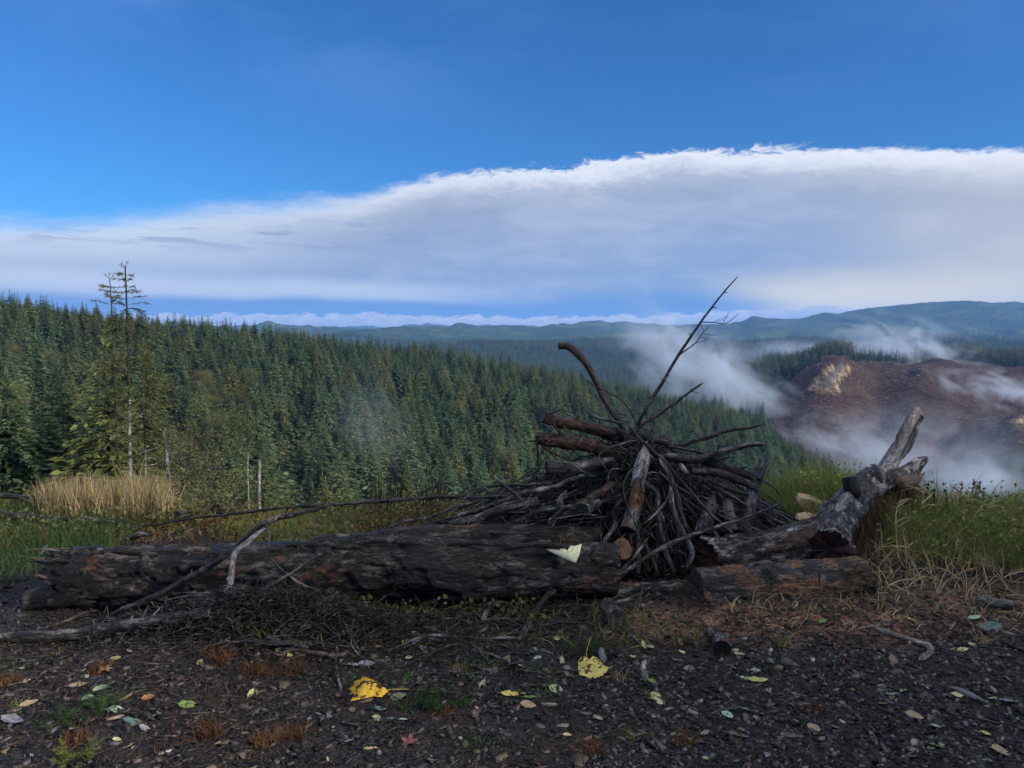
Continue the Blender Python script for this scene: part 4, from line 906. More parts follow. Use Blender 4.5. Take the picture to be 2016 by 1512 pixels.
def pile_pieces():
    B = 'branch'; Gy = 'branch_grey'; Br = 'branch_brown'
    stick('curved bare limb with a sawn tip arching from the pile top', [(1101, 681, 5.75), (1122, 683, 5.72), (1150, 712, 5.7), (1172, 747, 5.68), (1190, 785, 5.65), (1212, 820, 5.6), (1238, 862, 5.6)], [14, 15, 14, 12, 12, 11, 10], Br, 101, wob=0.006, rough=0.08, ends=('cut', 'taper'), cut=('cut_dark', None), twigs=[([(1193, 790, 5.65), (1189, 798, 5.62)], [3, 1])])
    stick('tall thin bare pole standing straight out of the pile against the sky', [(1256, 850, 5.5), (1262, 825, 5.5), (1290, 775, 5.5), (1330, 706, 5.5), (1375, 640, 5.5), (1410, 595, 5.5), (1454, 543, 5.5)], [9, 8, 7.5, 6, 5, 3.5, 2], B, 102, wob=0.006,
          twigs=[([(1331, 703, 5.5), (1350, 690, 5.48), (1368, 676, 5.45), (1383, 656, 5.42), (1398, 640, 5.4)], [3.5, 3, 2.2, 1.5, 1]), ([(1368, 676, 5.45), (1385, 672, 5.42), (1395, 669, 5.4)], [1.6, 1.2, .8]), ([(1383, 656, 5.42), (1398, 658, 5.4), (1418, 661, 5.38)], [1.6, 1.2, .8]),
                 ([(1378, 634, 5.5), (1400, 634, 5.46), (1425, 635, 5.42), (1440, 628, 5.4), (1456, 616, 5.38)], [2.6, 2.2, 1.8, 1.4, 1]), ([(1405, 634, 5.45), (1417, 627, 5.44)], [1.4, .8]), ([(1424, 634, 5.42), (1432, 622, 5.4), (1434, 613, 5.4)], [1.4, 1, .7]), ([(1412, 634, 5.4), (1424, 628, 5.4), (1433, 620, 5.4)], [1, 1, .6]),
                 ([(1380, 640, 5.5), (1390, 652, 5.5), (1398, 641, 5.5)], [1.5, 1.2, .8]), ([(1396, 668, 5.4), (1382, 664, 5.4), (1376, 661, 5.4)], [1.2, 1, .7]), ([(1312, 737, 5.5), (1317, 741, 5.48)], [4, 2]), ([(1352, 671, 5.5), (1360, 664, 5.48)], [2, 1]), ([(1300, 745, 5.5), (1320, 758, 5.45)], [1.5, .7])])
    stick('straight brown stick with knots pointing up and right out of the pile', [(1258, 842, 5.4), (1300, 812, 5.4), (1340, 785, 5.38), (1386, 753, 5.35)], [7, 6, 5, 3.5], Br, 103, twigs=[([(1337, 786, 5.38), (1340, 778, 5.37)], [4, 2]), ([(1358, 772, 5.37), (1362, 765, 5.36)], [4, 2]), ([(1295, 806, 5.4), (1311, 812, 5.36), (1330, 848, 5.35)], [2, 2, 1.5])])
    stick('thin whip arching over the curved limb down to the pile top', [(1140, 735, 5.55), (1165, 757, 5.52), (1190, 770, 5.5), (1218, 784, 5.5), (1240, 810, 5.5), (1255, 840, 5.5)], [2, 2.5, 3, 3.2, 3.5, 4], B, 104)
    stick('thick red brown log with a pale cut end near the top of the pile', [(1068, 819, 5.35), (1100, 828, 5.4), (1150, 838, 5.45), (1232, 862, 5.55)], [25, 26, 26, 24], 'log_red', 105, name='log', cat='log', cut=('cut_mid', None), n=32, step=0.01, plates=0.08, twigs=[([(1090, 833, 5.35), (1098, 848, 5.33), (1125, 862, 5.4), (1160, 868, 5.5)], [5, 4.5, 4, 3]), ([(1133, 826, 5.4), (1140, 818, 5.38)], [8, 2]), ([(1105, 835, 5.33), (1118, 848, 5.32)], [7, 1])])
    stick('shattered dark log with a splintered end below the thick red brown log', [(1046, 868, 5.3), (1075, 866, 5.3), (1130, 874, 5.35), (1215, 892, 5.45)], [14, 26, 28, 27], 'log_red', 106, name='log', cat='log', cut=('split_brown', None), n=32, step=0.01, ends=('jag', 'cut'), jag=0.05, plates=0.09, rough=0.2, twigs=[([(1057, 875, 5.3), (1058, 895, 5.29), (1059, 918, 5.28)], [5, 4.5, 2]), ([(1068, 880, 5.28), (1095, 895, 5.2), (1125, 908, 5.15)], [5, 4, 3]), ([(1052, 868, 5.3), (1033, 870, 5.3)], [4, 1]), ([(1080, 885, 5.25), (1100, 908, 5.2)], [3.5, 2])])
    stick('mottled grey log with a sawn end pointing left in the middle of the pile', [(1076, 918, 5.12), (1140, 917, 5.2), (1205, 911, 5.3)], [21, 22, 22], 'grey', 107, name='log', cat='log', cut=('cut_dark', None), n=28, step=0.01)
    stick('upright grey split post with a pointed top in the centre of the pile', [(1273, 868, 5.2), (1271, 895, 5.12), (1262, 930, 5.05), (1250, 962, 5.0)], [13, 24, 27, 22], 'pale', 108, name='post', cat='post', ends=('taper', 'cut'), cut=(None, None), n=20, step=0.01, rough=0.2)
    stick('rust streaked log with a black sawn foot slanting down in front of the pile', [(1258, 950, 5.0), (1250, 985, 4.9), (1243, 1015, 4.85), (1236, 1043, 4.8)], [27, 30, 30, 29], 'grey_orange', 109, name='log', cat='log', cut=('cut_dark', 'cut_dark'), n=32, step=0.01)
    stick('stubby bark log pointing at the viewer with a black round end', [(1146, 1003, 4.85), (1175, 990, 5.0), (1212, 978, 5.2)], [25, 24, 22], 'grey', 110, name='log', cat='log', cut=('cut_dark', None), n=32, step=0.01, plates=0.06, twigs=[([(1176, 1000, 4.9), (1184, 1014, 4.88)], [5, 1])])
    stick('dark tapering limb reaching right from the pile top over the forest', [(1340, 882, 5.4), (1380, 862, 5.4), (1440, 845, 5.4), (1503, 836, 5.4)], [9, 9, 8, 3], B, 111)
    stick('limb with a pale snapped tip reaching right below the dark tapering limb', [(1300, 900, 5.2), (1360, 903, 5.2), (1400, 900, 5.2), (1450, 886, 5.2), (1508, 871, 5.2)], [17, 16, 14, 11, 9], Gy, 112, ends=('taper', 'jag'), cut=(None, 'split_tan'), jag=0.03, n=14, twigs=[([(1405, 898, 5.18), (1413, 880, 5.17), (1420, 872, 5.16)], [4, 3, 2]), ([(1433, 890, 5.2), (1434, 905, 5.2)], [3, 2])])
    stick('thick dark limb sloping to the right edge of the pile', [(1370, 898, 5.25), (1430, 920, 5.2), (1500, 946, 5.1)], [18, 20, 14], 'log', 113, n=18, cut=(None, None))
    stick('second thick dark limb under the sloping one at the right edge', [(1360, 925, 5.1), (1420, 935, 5.1), (1490, 962, 5.05)], [14, 16, 12], 'log', 114, n=18, cut=(None, None))
    stick('grey slab with peeling bark leaning upright at the right end of the pile', [(1508, 908, 5.2), (1490, 958, 5.1), (1463, 1048, 4.95)], [16, 26, 30], 'grey', 115, name='log', cat='log', ends=('taper', 'cut'), cut=(None, None), n=28, step=0.01, plates=0.1, rough=0.2)
    stick('narrow branch propped behind the leaning grey slab', [(1500, 900, 5.4), (1475, 980, 5.2), (1448, 1045, 5.0)], [5, 6, 6], B, 116)
    stick('broad grey wedge of split wood standing low in the pile', [(1417, 958, 5.1), (1400, 1000, 5.0), (1384, 1052, 4.9)], [7, 26, 34], 'grey', 117, name='post', cat='post', ends=('taper', 'cut'), cut=(None, None), n=20, step=0.01, rough=0.2, plates=0.08)
    stick('flat brown plank end standing beside the grey wedge', [(1432, 985, 5.05), (1440, 1045, 4.95)], [20, 23], 'split', 118, name='post', cat='post', cut=('cut_mid', None), n=12, step=0.02)
    stick('long straight pole running diagonally down the front of the pile to the right', [(1236, 838, 5.3), (1290, 890, 5.1), (1340, 945, 4.97), (1400, 1010, 4.85), (1444, 1052, 4.8)], [7, 6.5, 6.5, 6, 5], B, 119)
    stick('long pale pole sweeping across the front of the pile up to the grass', [(1208, 1136, 4.6), (1262, 1105, 4.62), (1320, 1068, 4.68), (1400, 1040, 4.8), (1480, 1015, 4.9), (1538, 991, 5.0)], [8, 9, 9, 8, 6, 3.5], Gy, 120, wob=0.006)
    stick('short mottled stick crossing the foot of the long pale pole', [(1206, 1134, 4.58), (1225, 1118, 4.6), (1247, 1100, 4.62), (1262, 1078, 4.66), (1278, 1056, 4.7)], [7, 7, 7, 6, 4], Gy, 121)
    stick('crooked grey limb bent like a knee above the sawn log ends', [(1243, 963, 4.98), (1214, 998, 4.92), (1208, 1018, 4.9), (1212, 1034, 4.88), (1197, 1055, 4.82), (1182, 1075, 4.78)], [7, 9, 10, 10, 9, 8], Gy, 122, n=10, wob=0.004)
    for i, (lb, pts, w, mt) in enumerate([
        ('dark leg of wood bowed outward at the right foot of the pile', [(1318, 955, 4.9), (1335, 1020, 4.8), (1352, 1062, 4.75), (1365, 1092, 4.72), (1345, 1128, 4.7)], [10, 11, 12, 12, 9], Gy),
        ('dark straight leg of wood left of the bowed one', [(1288, 1000, 4.85), (1303, 1050, 4.78), (1317, 1100, 4.72), (1330, 1135, 4.7)], [10, 11, 11, 10], B),
        ('grey peeling pole running down from the pile top beside the post', [(1298, 900, 5.05), (1322, 955, 4.95), (1342, 1010, 4.85), (1352, 1045, 4.8)], [8, 11, 11, 9], Gy),
        ('reddish leg of wood at the foot of the rust streaked log', [(1262, 1050, 4.85), (1285, 1095, 4.75), (1297, 1135, 4.7)], [8, 9, 9], Br),
        ('short thick stake under the rust streaked log', [(1252, 1035, 4.9), (1258, 1085, 4.8), (1255, 1130, 4.72)], [14, 14, 12], B),
        ('twisted grey root right of the upright post', [(1268, 950, 4.95), (1290, 970, 4.9), (1292, 1000, 4.86), (1310, 1030, 4.82)], [10, 12, 10, 6], Gy),
        ('looping vine hanging down the left side of the upright post', [(1262, 912, 4.95), (1238, 930, 4.9), (1229, 958, 4.86), (1236, 990, 4.82), (1262, 1038, 4.78), (1300, 1070, 4.76)], [3, 3.5, 4, 4, 3.5, 3], B),
        ('looping vine hanging right of the upright post', [(1300, 934, 4.92), (1282, 931, 4.9), (1265, 945, 4.88), (1266, 970, 4.86), (1278, 1000, 4.84), (1292, 1022, 4.82)], [2, 3, 3.5, 3.5, 3, 2], Gy),
        ('wide vine curving from the pile top to the rust streaked log', [(1302, 905, 4.98), (1320, 940, 4.92), (1314, 970, 4.88), (1295, 1000, 4.84), (1266, 1032, 4.78)], [3, 4, 4, 4, 3.5], Gy),
        ('thin ring of vine beside the crooked limb', [(1232, 925, 4.98), (1205, 922, 4.98), (1195, 940, 4.96), (1200, 960, 4.95), (1215, 978, 4.95)], [2, 2.5, 3, 3, 2], B),
        ('thin twig bent at a sharp corner below the pale sawn log', [(1262, 868, 5.1), (1215, 875, 5.06), (1178, 897, 5.05), (1198, 930, 5.0)], [3, 3, 3.5, 2.5], Gy),
        ('short stick lying on the mottled grey log', [(1128, 915, 5.05), (1150, 930, 5.0), (1163, 938, 5.0)], [4, 5, 4], B),
        ('short forked twig over the bark log with the black end', [(1090, 1022, 4.86), (1160, 1015, 4.8), (1180, 1012, 4.8)], [4, 4, 2], Gy)]):
        stick(lb, pts, w, mt, 130 + i)
    # poles fanning out to the left
    for i, (lb, pts, w, mt) in enumerate([
        ('long grey pole running from the pile out to the left, uppermost of the fan', [(1192, 932, 5.3), (1140, 942, 5.25), (1086, 957, 5.2), (1030, 974, 5.15), (982, 992, 5.1), (890, 1018, 5.05)], [10, 10, 10, 10, 9, 7], Gy),
        ('thin grey pole arching from the pile to the left above the fan', [(1090, 950, 5.35), (1060, 951, 5.3), (1010, 954, 5.3), (957, 961, 5.3), (912, 983, 5.25), (864, 1022, 5.15)], [5, 6, 6, 5, 4.5, 3], Gy),
        ('very long thin pole stretching left from the pile to the meadow', [(1010, 978, 5.35), (964, 980, 5.35), (870, 981, 5.4), (794, 986, 5.45), (700, 991, 5.5), (600, 998, 5.55), (420, 1016, 5.6), (232, 1042, 5.65)], [9, 9, 9, 8, 7, 6, 4.5, 2.5], B),
        ('slim pale pole lying low toward the left end of the fan', [(960, 983, 5.2), (857, 1013, 5.15), (800, 1028, 5.1), (767, 1036, 5.1)], [6, 6.5, 6, 4], Gy),
        ('bluish grey stick lying diagonally across the fan of poles', [(971, 933, 5.05), (990, 955, 5.02), (1016, 978, 5.0), (1040, 1002, 4.98), (1058, 1024, 4.95)], [3, 6, 7, 7, 5], Gy),
        ('long thin whip making an arc over the left of the fan', [(760, 1040, 5.1), (825, 978, 5.2), (878, 952, 5.2), (926, 944, 5.2), (957, 957, 5.15), (978, 980, 5.1), (980, 1002, 5.05), (971, 1030, 5.0)], [1.5, 2.2, 2.6, 2.8, 2.8, 2.4, 2, 1.5], B),
        ('second thin whip crossing the first one lower down', [(790, 1040, 5.1), (850, 1000, 5.12), (885, 973, 5.15), (912, 975, 5.15), (940, 990, 5.1)], [1.5, 2, 2.4, 2.2, 1.6], B),
        ('thick dark limb at the bottom of the fan', [(1060, 985, 4.98), (1000, 1000, 4.98), (940, 1018, 4.98), (885, 1033, 4.98)], [16, 17, 16, 12], 'grey'),
        ('reddish brown slab of wood lying under the fan', [(1210, 955, 5.1), (1178, 972, 5.0), (1148, 990, 4.95), (1110, 1015, 4.9)], [14, 16, 16, 12], 'log_red'),
        ('upright crooked stump of a limb in the left half of the pile', [(1116, 965, 5.0), (1104, 985, 4.95), (1102, 1005, 4.9)], [10, 11, 10], Gy),
        ('grey limb lying under the fan and ending at the second log', [(1130, 995, 4.95), (1060, 1010, 4.95), (985, 1035, 4.98)], [9, 10, 9], Gy),
        ('slim curved stick between the bark log and the fan', [(1150, 1010, 4.88), (1120, 1000, 4.9), (1090, 1018, 4.88), (1078, 1032, 4.86)], [5, 5, 5, 4], Gy),
        ('dark stick with its tip over the grass at the left of the fan', [(1100, 972, 5.2), (1040, 973, 5.25), (935, 972, 5.3), (900, 985, 5.3)], [4, 5, 4, 3], B),
        ('thin upright twig at the left of the fan', [(1000, 1035, 4.95), (975, 1000, 5.0), (984, 968, 5.02)], [2, 2.5, 1.5], Gy),
        ('thin twig slanting out over the forest from the mottled log', [(1032, 905, 5.2), (1045, 925, 5.15), (1068, 935, 5.1)], [1.5, 2.5, 2.5], B),
        ('dark twig rising left of the shattered log', [(1010, 952, 5.2), (1035, 935, 5.2), (1065, 930, 5.15), (1100, 932, 5.1)], [2, 3, 3.5, 3], B)]):
        stick(lb, pts, w, mt, 150 + i)
    for i, (lb, pts, w, mt) in enumerate([
        ('slim limb running right from the pile top under the pale tipped one', [(1310, 880, 5.3), (1360, 885, 5.25), (1400, 900, 5.2), (1450, 928, 5.1)], [5, 6, 6, 4], B),
        ('thin drooping branch beyond the leaning slab', [(1500, 945, 5.1), (1525, 960, 5.1), (1540, 985, 5.1)], [4, 4, 2], B),
        ('short dark stick standing up out of the right shoulder', [(1406, 905, 5.2), (1412, 885, 5.2), (1420, 872, 5.2)], [4, 3.5, 2], B),
        ('weathered stick lying between the wedge and the slab', [(1400, 955, 5.05), (1440, 975, 5.0), (1475, 998, 4.98)], [6, 7, 5], Gy),
        ('weathered stick below the two thick dark limbs', [(1390, 945, 5.1), (1430, 960, 5.05), (1478, 975, 5.0)], [6, 7, 6], Gy),
        ('dark root clump stick at the very top of the pile', [(1240, 850, 5.45), (1270, 862, 5.4), (1310, 872, 5.35), (1330, 890, 5.3)], [10, 14, 12, 8], B),
        ('thin pale stick with its end over the forest right of the top', [(1150, 810, 5.6), (1180, 823, 5.55), (1235, 835, 5.5)], [3, 5, 4], Gy)]):
        stick(lb, pts, w, mt, 180 + i)
    # bulk of the heap: radiating and crossing sticks nobody could count
    rs = np.random.RandomState(12); parts = []; lcs = []
    apex = W(1262, 868, 5.62); apex[1] = 5.65
    def add(p0, p1, r, sag=0.05):
        k = 6; t = np.linspace(0, 1, k)[:, None]; P = p0 * (1 - t) + p1 * t + np.cumsum(rs.randn(k, 3), 0) * 0.011 + np.array([0, 0, 1]) * sag * np.sin(math.pi * t)
        V, F, lc = tube_lp(P, np.linspace(r, r * 0.55, k) , 5); parts.append((V, [F])); lcs.append(lc + rs.rand() * 5)
    for i in range(2100):
        a = rs.rand() * 6.283; e = 1.18 if math.cos(a) > 0 else 1.4
        rad = (0.5 + 0.5 * rs.rand()) * e; sc = rs.rand()
        foot = np.array([apex[0] - 0.05 + math.cos(a) * rad, 5.55 + math.sin(a) * rad * 0.62, 0.02 + 0.28 * rs.rand() ** 2])
        hr = 0.25 + 0.75 * rs.rand(); top = apex + np.array([rs.randn() * .26, rs.randn() * .14, -0.04 - 0.16 * rs.rand()]); p1 = foot * (1 - hr) + top * hr
        add(foot, p1, 0.003 + 0.010 * rs.rand() ** 2.5)
    for i in range(2400):                                   # crossing sticks lying on the cone's flank
        a = rs.rand() * 6.283; h = rs.rand() ** 1.3; e = 1.15 if math.cos(a) > 0 else 1.4
        rad = (1 - h) * e * (0.75 + 0.3 * rs.rand()) * 0.95; c = np.array([apex[0] - 0.05 + math.cos(a) * rad, 5.55 + math.sin(a) * rad * 0.6, 0.04 + h * 0.70])
        t = rs.randn(3) * np.array([1, 0.4, 0.4]); t /= np.linalg.norm(t); L = 0.12 + 0.4 * rs.rand(); add(c - t * L / 2, c + t * L / 2, 0.002 + 0.009 * rs.rand() ** 2.5, 0.02)
    for i in range(420):                                   # the left tail of the fan
        s = rs.rand(); c = np.array([0.55 - 1.15 * s, 5.25 + 0.25 * rs.randn() * 0.6, 0.08 + (0.40 - 0.27 * s) * rs.rand()]); an = math.radians(-8 + 22 * rs.randn()); L = 0.25 + 0.5 * rs.rand()
        t = np.array([math.cos(an), 0.3 * rs.randn(), -math.sin(an) * -0.45 + 0.25]); t /= np.linalg.norm(t); add(c - t * L / 2, c + t * L / 2, 0.003 + 0.011 * rs.rand() ** 2, 0.02)
    V, Fs = merge(parts)
    o = put('brushwood', make_mesh('brushwood', V, Fs, M['branch'], attrs={'lc': np.concatenate(lcs)})); tag(o, 'tangled mass of thin dark twigs filling the burn pile', 'brushwood', kind='stuff')
    # curled fine rootlets
    parts = []; lcs = []
    for i in range(800):
        a = rs.rand() * 6.283; h = rs.rand() ** 1.2; rad = (1 - h) * 1.0 * (0.8 + 0.3 * rs.rand()); c = np.array([apex[0] + math.cos(a) * rad, 5.45 + math.sin(a) * rad * 0.62, 0.1 + h * 0.72])
        u = rs.randn(3); u /= np.linalg.norm(u); v = np.cross(u, rs.randn(3)); v /= np.linalg.norm(v); R = 0.03 + 0.10 * rs.rand(); t = np.linspace(0, 1.2 + 3.2 * rs.rand(), 9)[:, None]
        P = c + R * (np.cos(t) * u + np.sin(t) * v) * (1 + 0.2 * t); V_, F_, lc = tube_lp(P, np.linspace(.0028, .001, 9), 4); parts.append((V_, [F_])); lcs.append(lc)
    V, Fs = merge(parts); tag(put('rootlets', make_mesh('rootlets', V, Fs, M['branch_grey'], attrs={'lc': np.concatenate(lcs)})), 'fine curled roots sticking out all over the burn pile', 'roots', kind='stuff')
pile_pieces()
def tangle():
    """medium twigs lying crossed before the long log and on the right flank of the pile"""
    rs = np.random.RandomState(66)
    def one(P, r, mt, lb, grp, i):
        L = len(P); tw = log_geo(P, [r, r * .8, r * .45], 900 + i, n=6, step=.03, rough=.3, wob=.02, ends=('cut', 'round')); pcs = [(tw[0], [tw[1]])]; ls = [tw[2]]
        for _ in range(rs.randint(2, 6)):
            s = .2 + .7 * rs.rand(); q = P[0] * (1 - s) + P[-1] * s; d = (P[-1] - P[0]) * (.15 + .25 * rs.rand()) + rs.randn(3) * np.linalg.norm(P[-1] - P[0]) * .14; t = np.linspace(0, 1, 5)[:, None]
            V, F, lc = tube_lp(q + d * t + np.cumsum(rs.randn(5, 3), 0) * .004, np.linspace(r * .5, r * .15, 5), 4); pcs.append((V, [F])); ls.append(lc)
        V, Fs = merge(pcs); o = put('twig_branch', make_mesh('twig_branch', V - P[0], Fs, M[mt], attrs={'lc': np.concatenate(ls)}), None, tuple(P[0])); tag(o, lb, 'branch', grp)
    for i in range(64):
        px, py = 420 + 640 * rs.rand(), 1195 + 120 * rs.rand() ** 1.5
        p = G(px, py); a = rs.randn() * .7 + (math.pi if rs.rand() < .5 else 0); L = .18 + .45 * rs.rand() ** 1.5; d = np.array([math.cos(a), math.sin(a) * .6, 0]) * L; q = p + d; m_ = p + d * .5 + rs.randn(3) * [.03, .03, 0]
        for v in (p, q, m_): v[2] = gz(v[0], v[1]) + .008 + .06 * rs.rand() ** 2
        one(np.array([p, m_, q]), .0032 + .0085 * rs.rand() ** 2, ['branch', 'branch_grey', 'branch_grey', 'branch_brown'][rs.randint(4)], 'bare forked twig tangled on the ground before the long log', 'twigs tangled before the long log', i)
    for i in range(46):
        x = 1.0 + 1.05 * rs.rand(); a = rs.rand(); top = W(1290 + 230 * a + 25 * rs.randn(), 905 + 90 * a + 60 * rs.rand(), 5.35 - .25 * rs.rand()); b_ = top + np.array([.12 + .5 * rs.rand() - .3 * (rs.rand() < .4), -.15 - .15 * rs.rand(), -.25 - .25 * rs.rand()])
        b_[2] = max(b_[2], .03); one(np.array([top, (top + b_) / 2 + rs.randn(3) * .02, b_]), .004 + .009 * rs.rand() ** 2, ['branch', 'branch_grey', 'branch_grey'][rs.randint(3)], 'bare forked stick leaning on the right flank of the pile', 'sticks leaning on the right flank of the pile', 100 + i)
tangle()

def wedge_block(label, pts_top, Y, h, mt, cutm, thick):
    """a split block of firewood: a bevelled prism lying on the ground"""
    T = np.array([W(x, y, Y) for x, y in pts_top]); n = len(T); back = T + np.array([0.02, thick, 0.02])
    V = np.concatenate([T, back]); F4 = np.array([[i, n + i, n + (i + 1) % n, (i + 1) % n] for i in range(n)]); F = [F4]
    me = make_mesh('wood_block', V, [F4, np.array([list(range(n))]), np.array([list(range(2 * n - 1, n - 1, -1))])], [M[mt]], attrs={'lc': V[:, [1, 2, 0]]}, smooth_=False)
    o = put('wood_block', me); rebase(o, T.mean(0)); md = o.modifiers.new('bevel', 'BEVEL'); md.width = 0.006; md.segments = 2
    tag(o, label, 'wood block'); return o
wedge_block('tan split block of firewood lying in the grass behind the forked trunk', [(1572, 990), (1576, 980), (1600, 984), (1628, 998), (1624, 1014), (1600, 1018), (1578, 1004)], 6.3, .1, 'split_tan', 'cut_fresh', 0.12)
wedge_block('pale block with a whitish face wedged below the tan firewood block', [(1568, 1040), (1574, 1022), (1592, 1019), (1615, 1024), (1618, 1036), (1600, 1046)], 6.0, .1, 'split_tan', 'cut_fresh', 0.12)

def ground_sticks():
    B = 'branch'; Gy = 'branch_grey'; Br = 'branch_brown'
    D = [
     ('branch', 'thick dark limb lying along the ground at the left in front of the long log', [(-40, 1270, None, .02), (104, 1268, None, .02), (208, 1257, None, .03), (312, 1247, None, .04), (415, 1236, None, .05)], [22, 24, 26, 25, 22], 'grey', dict(n=20, cut=(None, 'split'))),
     ('branch', 'long dark branch climbing from the ground over the long log', [(30, 1262, 4.0), (174, 1227, 4.08), (243, 1203, 4.1), (312, 1172, 4.12), (382, 1130, 4.15), (451, 1085, 4.2), (521, 1030, 4.3), (590, 1012, 4.45), (656, 991, 4.6)], [6, 10, 13, 14, 13, 12, 13, 10, 5], B, dict(n=12)),
     ('branch', 'pale peeled branch hanging down in front of the long log', [(524, 1040, 4.2), (490, 1068, 4.15), (465, 1086, 4.1), (458, 1127, 4.07), (450, 1155, 4.05), (436, 1188, 4.0)], [9, 11, 12, 13, 12, 9], 'pale', dict(n=12)),
     ('branch', 'short dark prong hanging from the raised branch', [(522, 1028, 4.27), (530, 1052, 4.2), (524, 1088, 4.15)], [7, 7, 4], B, {}),
     ('branch', 'thin stick leaning on the long log right of the pale peeled branch', [(640, 1087, 4.22), (573, 1130, 4.12), (514, 1160, 4.0)], [5, 5, 3], Gy, {}),
     ('branch', 'crooked thin branch sliding down the face of the long log', [(534, 1098, 4.15), (583, 1147, 4.1), (620, 1165, 4.05), (648, 1184, 4.0)], [6, 6, 6, 4], Gy, {}),
     ('branch', 'short stick with a pale tip under the left half of the long log', [(192, 1201, None), (225, 1199, None), (258, 1201, None, .02)], [5, 5, 3], Br, {}),
     ('branch', 'thin stick with a bright tip in front of the thick dark limb', [(294, 1264, None), (340, 1266, None), (384, 1268, None, .01)], [5, 6, 5], Br, {}),
     ('branch', 'thin stick standing out of the leaf litter below the debris heap', [(463, 1236, None, .05), (480, 1268, None, .02), (495, 1306, None)], [4, 6, 5], Br, {}),
     ('branch', 'grey mottled stick lying half hidden behind the thick dark limb', [(232, 1233, None), (290, 1225, None, .01), (350, 1216, None, .02)], [12, 13, 10], Gy, dict(n=12)),
     ('branch', 'brown stick rising from the ground beside the thick dark limb', [(36, 1262, None), (110, 1240, None, .03), (175, 1226, None, .06)], [4, 6, 7], Br, {}),
     ('branch', 'long stick slanting down to the right out of the debris heap', [(682, 1199, None, .03), (740, 1222, None, .02), (794, 1236, None, .02), (843, 1252, None, .02), (900, 1272, None), (960, 1294, None)], [5, 8, 10, 9, 8, 6], B, dict(n=10)),
     ('branch', 'dark stick propped against the foot of the long log', [(786, 1223, None, .01), (843, 1206, None, .04), (890, 1192, None, .06), (928, 1170, None, .09)], [6, 8, 8, 4], Gy, {}),
     ('branch', 'bent bluish stick arching on the ground before the long log', [(946, 1240, None), (958, 1222, None, .03), (975, 1210, None, .05), (1008, 1205, None, .04)], [9, 9, 8, 6], Gy, dict(n=10)),
     ('branch', 'stout mottled stick leaning up toward the middle of the long log', [(1020, 1268, None), (1042, 1240, None, .02), (1062, 1212, None, .05), (1095, 1192, None, .08), (1133, 1170, None, .11)], [12, 15, 14, 13, 10], Gy, dict(n=14, cut=('cut_dark', 'cut_mid'))),
     ('branch', 'thin wavy twig wandering over the bark litter', [(768, 1287, None), (820, 1275, None, .02), (878, 1268, None, .03), (940, 1270, None, .03), (985, 1277, None, .02), (1020, 1295, None, .01), (1052, 1303, None)], [2, 3, 3.5, 3.5, 3.5, 3, 2], Gy, {}),
     ('branch', 'long thin dark twig sagging across the litter below the wavy one', [(732, 1304, None), (770, 1322, None), (822, 1334, None), (912, 1335, None), (978, 1326, None), (1050, 1326, None, .01)], [3, 4, 4.5, 4.5, 4.5, 3], B, {}),
     ('branch', 'short curled grey stick on the litter left of the small maple leaf', [(908, 1314, None, .02), (930, 1320, None, .02), (955, 1326, None, .01), (976, 1328, None)], [3, 5, 5, 2], Gy, {}),
     ('branch', 'short upright twig beside the bright yellow folded leaf', [(662, 1293, None, .05), (666, 1330, None, .02), (671, 1366, None)], [5, 6, 6], Gy, {}),
     ('branch', 'straight thin stick crossing from the grey block toward the orange patched log', [(1190, 1200, None, .01), (1239, 1187, None, .03), (1295, 1167, None, .05)], [5, 7, 5], Gy, {}),
     ('branch', 'short weathered stick on the reddish dirt', [(1225, 1241, None), (1243, 1257, None), (1262, 1274, None)], [8, 10, 8], Gy, dict(n=10)),
     ('branch', 'white mottled stick with a hooked end on the reddish mound', [(1700, 1234, None), (1740, 1249, None), (1797, 1268, None), (1826, 1280, None, .01), (1829, 1292, None, .01), (1808, 1308, None)], [8, 10, 12, 12, 12, 15], 'alder', dict(n=12, cut=(None, None))),
     ('branch', 'knobbly white barked stick beside the small yellow leaves', [(1272, 1302, None), (1266, 1322, None), (1270, 1346, None)], [11, 13, 13], 'alder', dict(n=12)),
     ('branch', 'bare twig with forks lying at the foot of the reddish mound', [(1668, 1290, None, .03), (1650, 1310, None, .02), (1640, 1335, None)], [3, 4, 4], Gy, {}),
     ('branch', 'dark thin twig at the bottom on the gravel', [(1415, 1472, None), (1450, 1476, None), (1490, 1474, None), (1520, 1466, None)], [3, 4, 4, 2], B, {}),
     ('branch', 'thin twig running along the left edge of the litter', [(0, 1372, None), (60, 1362, None), (118, 1367, None)], [3, 3.5, 2], Br, {}),
     ('branch', 'fallen dark branch lying in the dirt right of the mound', [(1855, 1215, None), (1920, 1240, None), (1990, 1275, None), (2040, 1290, None)], [5, 8, 9, 6], B, {}),
     ('branch', 'thin stick lying behind the hooked white one', [(1640, 1195, None, .02), (1700, 1215, None), (1760, 1230, None)], [4, 5, 4], Br, {}),
     ('branch', 'slim stick on the litter between the two maple leaves', [(800, 1366, None), (818, 1350, None), (840, 1335, None)], [3, 4, 3], Gy, {}),
     ('branch', 'short grey stick on the dark gravel near the bottom', [(864, 1444, None), (880, 1425, None), (893, 1404, None)], [4, 6, 3], Gy, {}),
    ]
    for i, (nm, lb, pts, w, mt, kw) in enumerate(D): stick(lb, pts, w, mt, 210 + i, name=nm, **kw)
    # logs back on the left
    stick('long dark pole lying at the brink of the slope on the left', [(-30, 1012, 6.15), (104, 1022, 6.1), (180, 1025, 6.05), (262, 1029, 6.05)], [14, 13, 11, 8], 'grey', 250, name='log', cat='log', n=14, cut=(None, None))
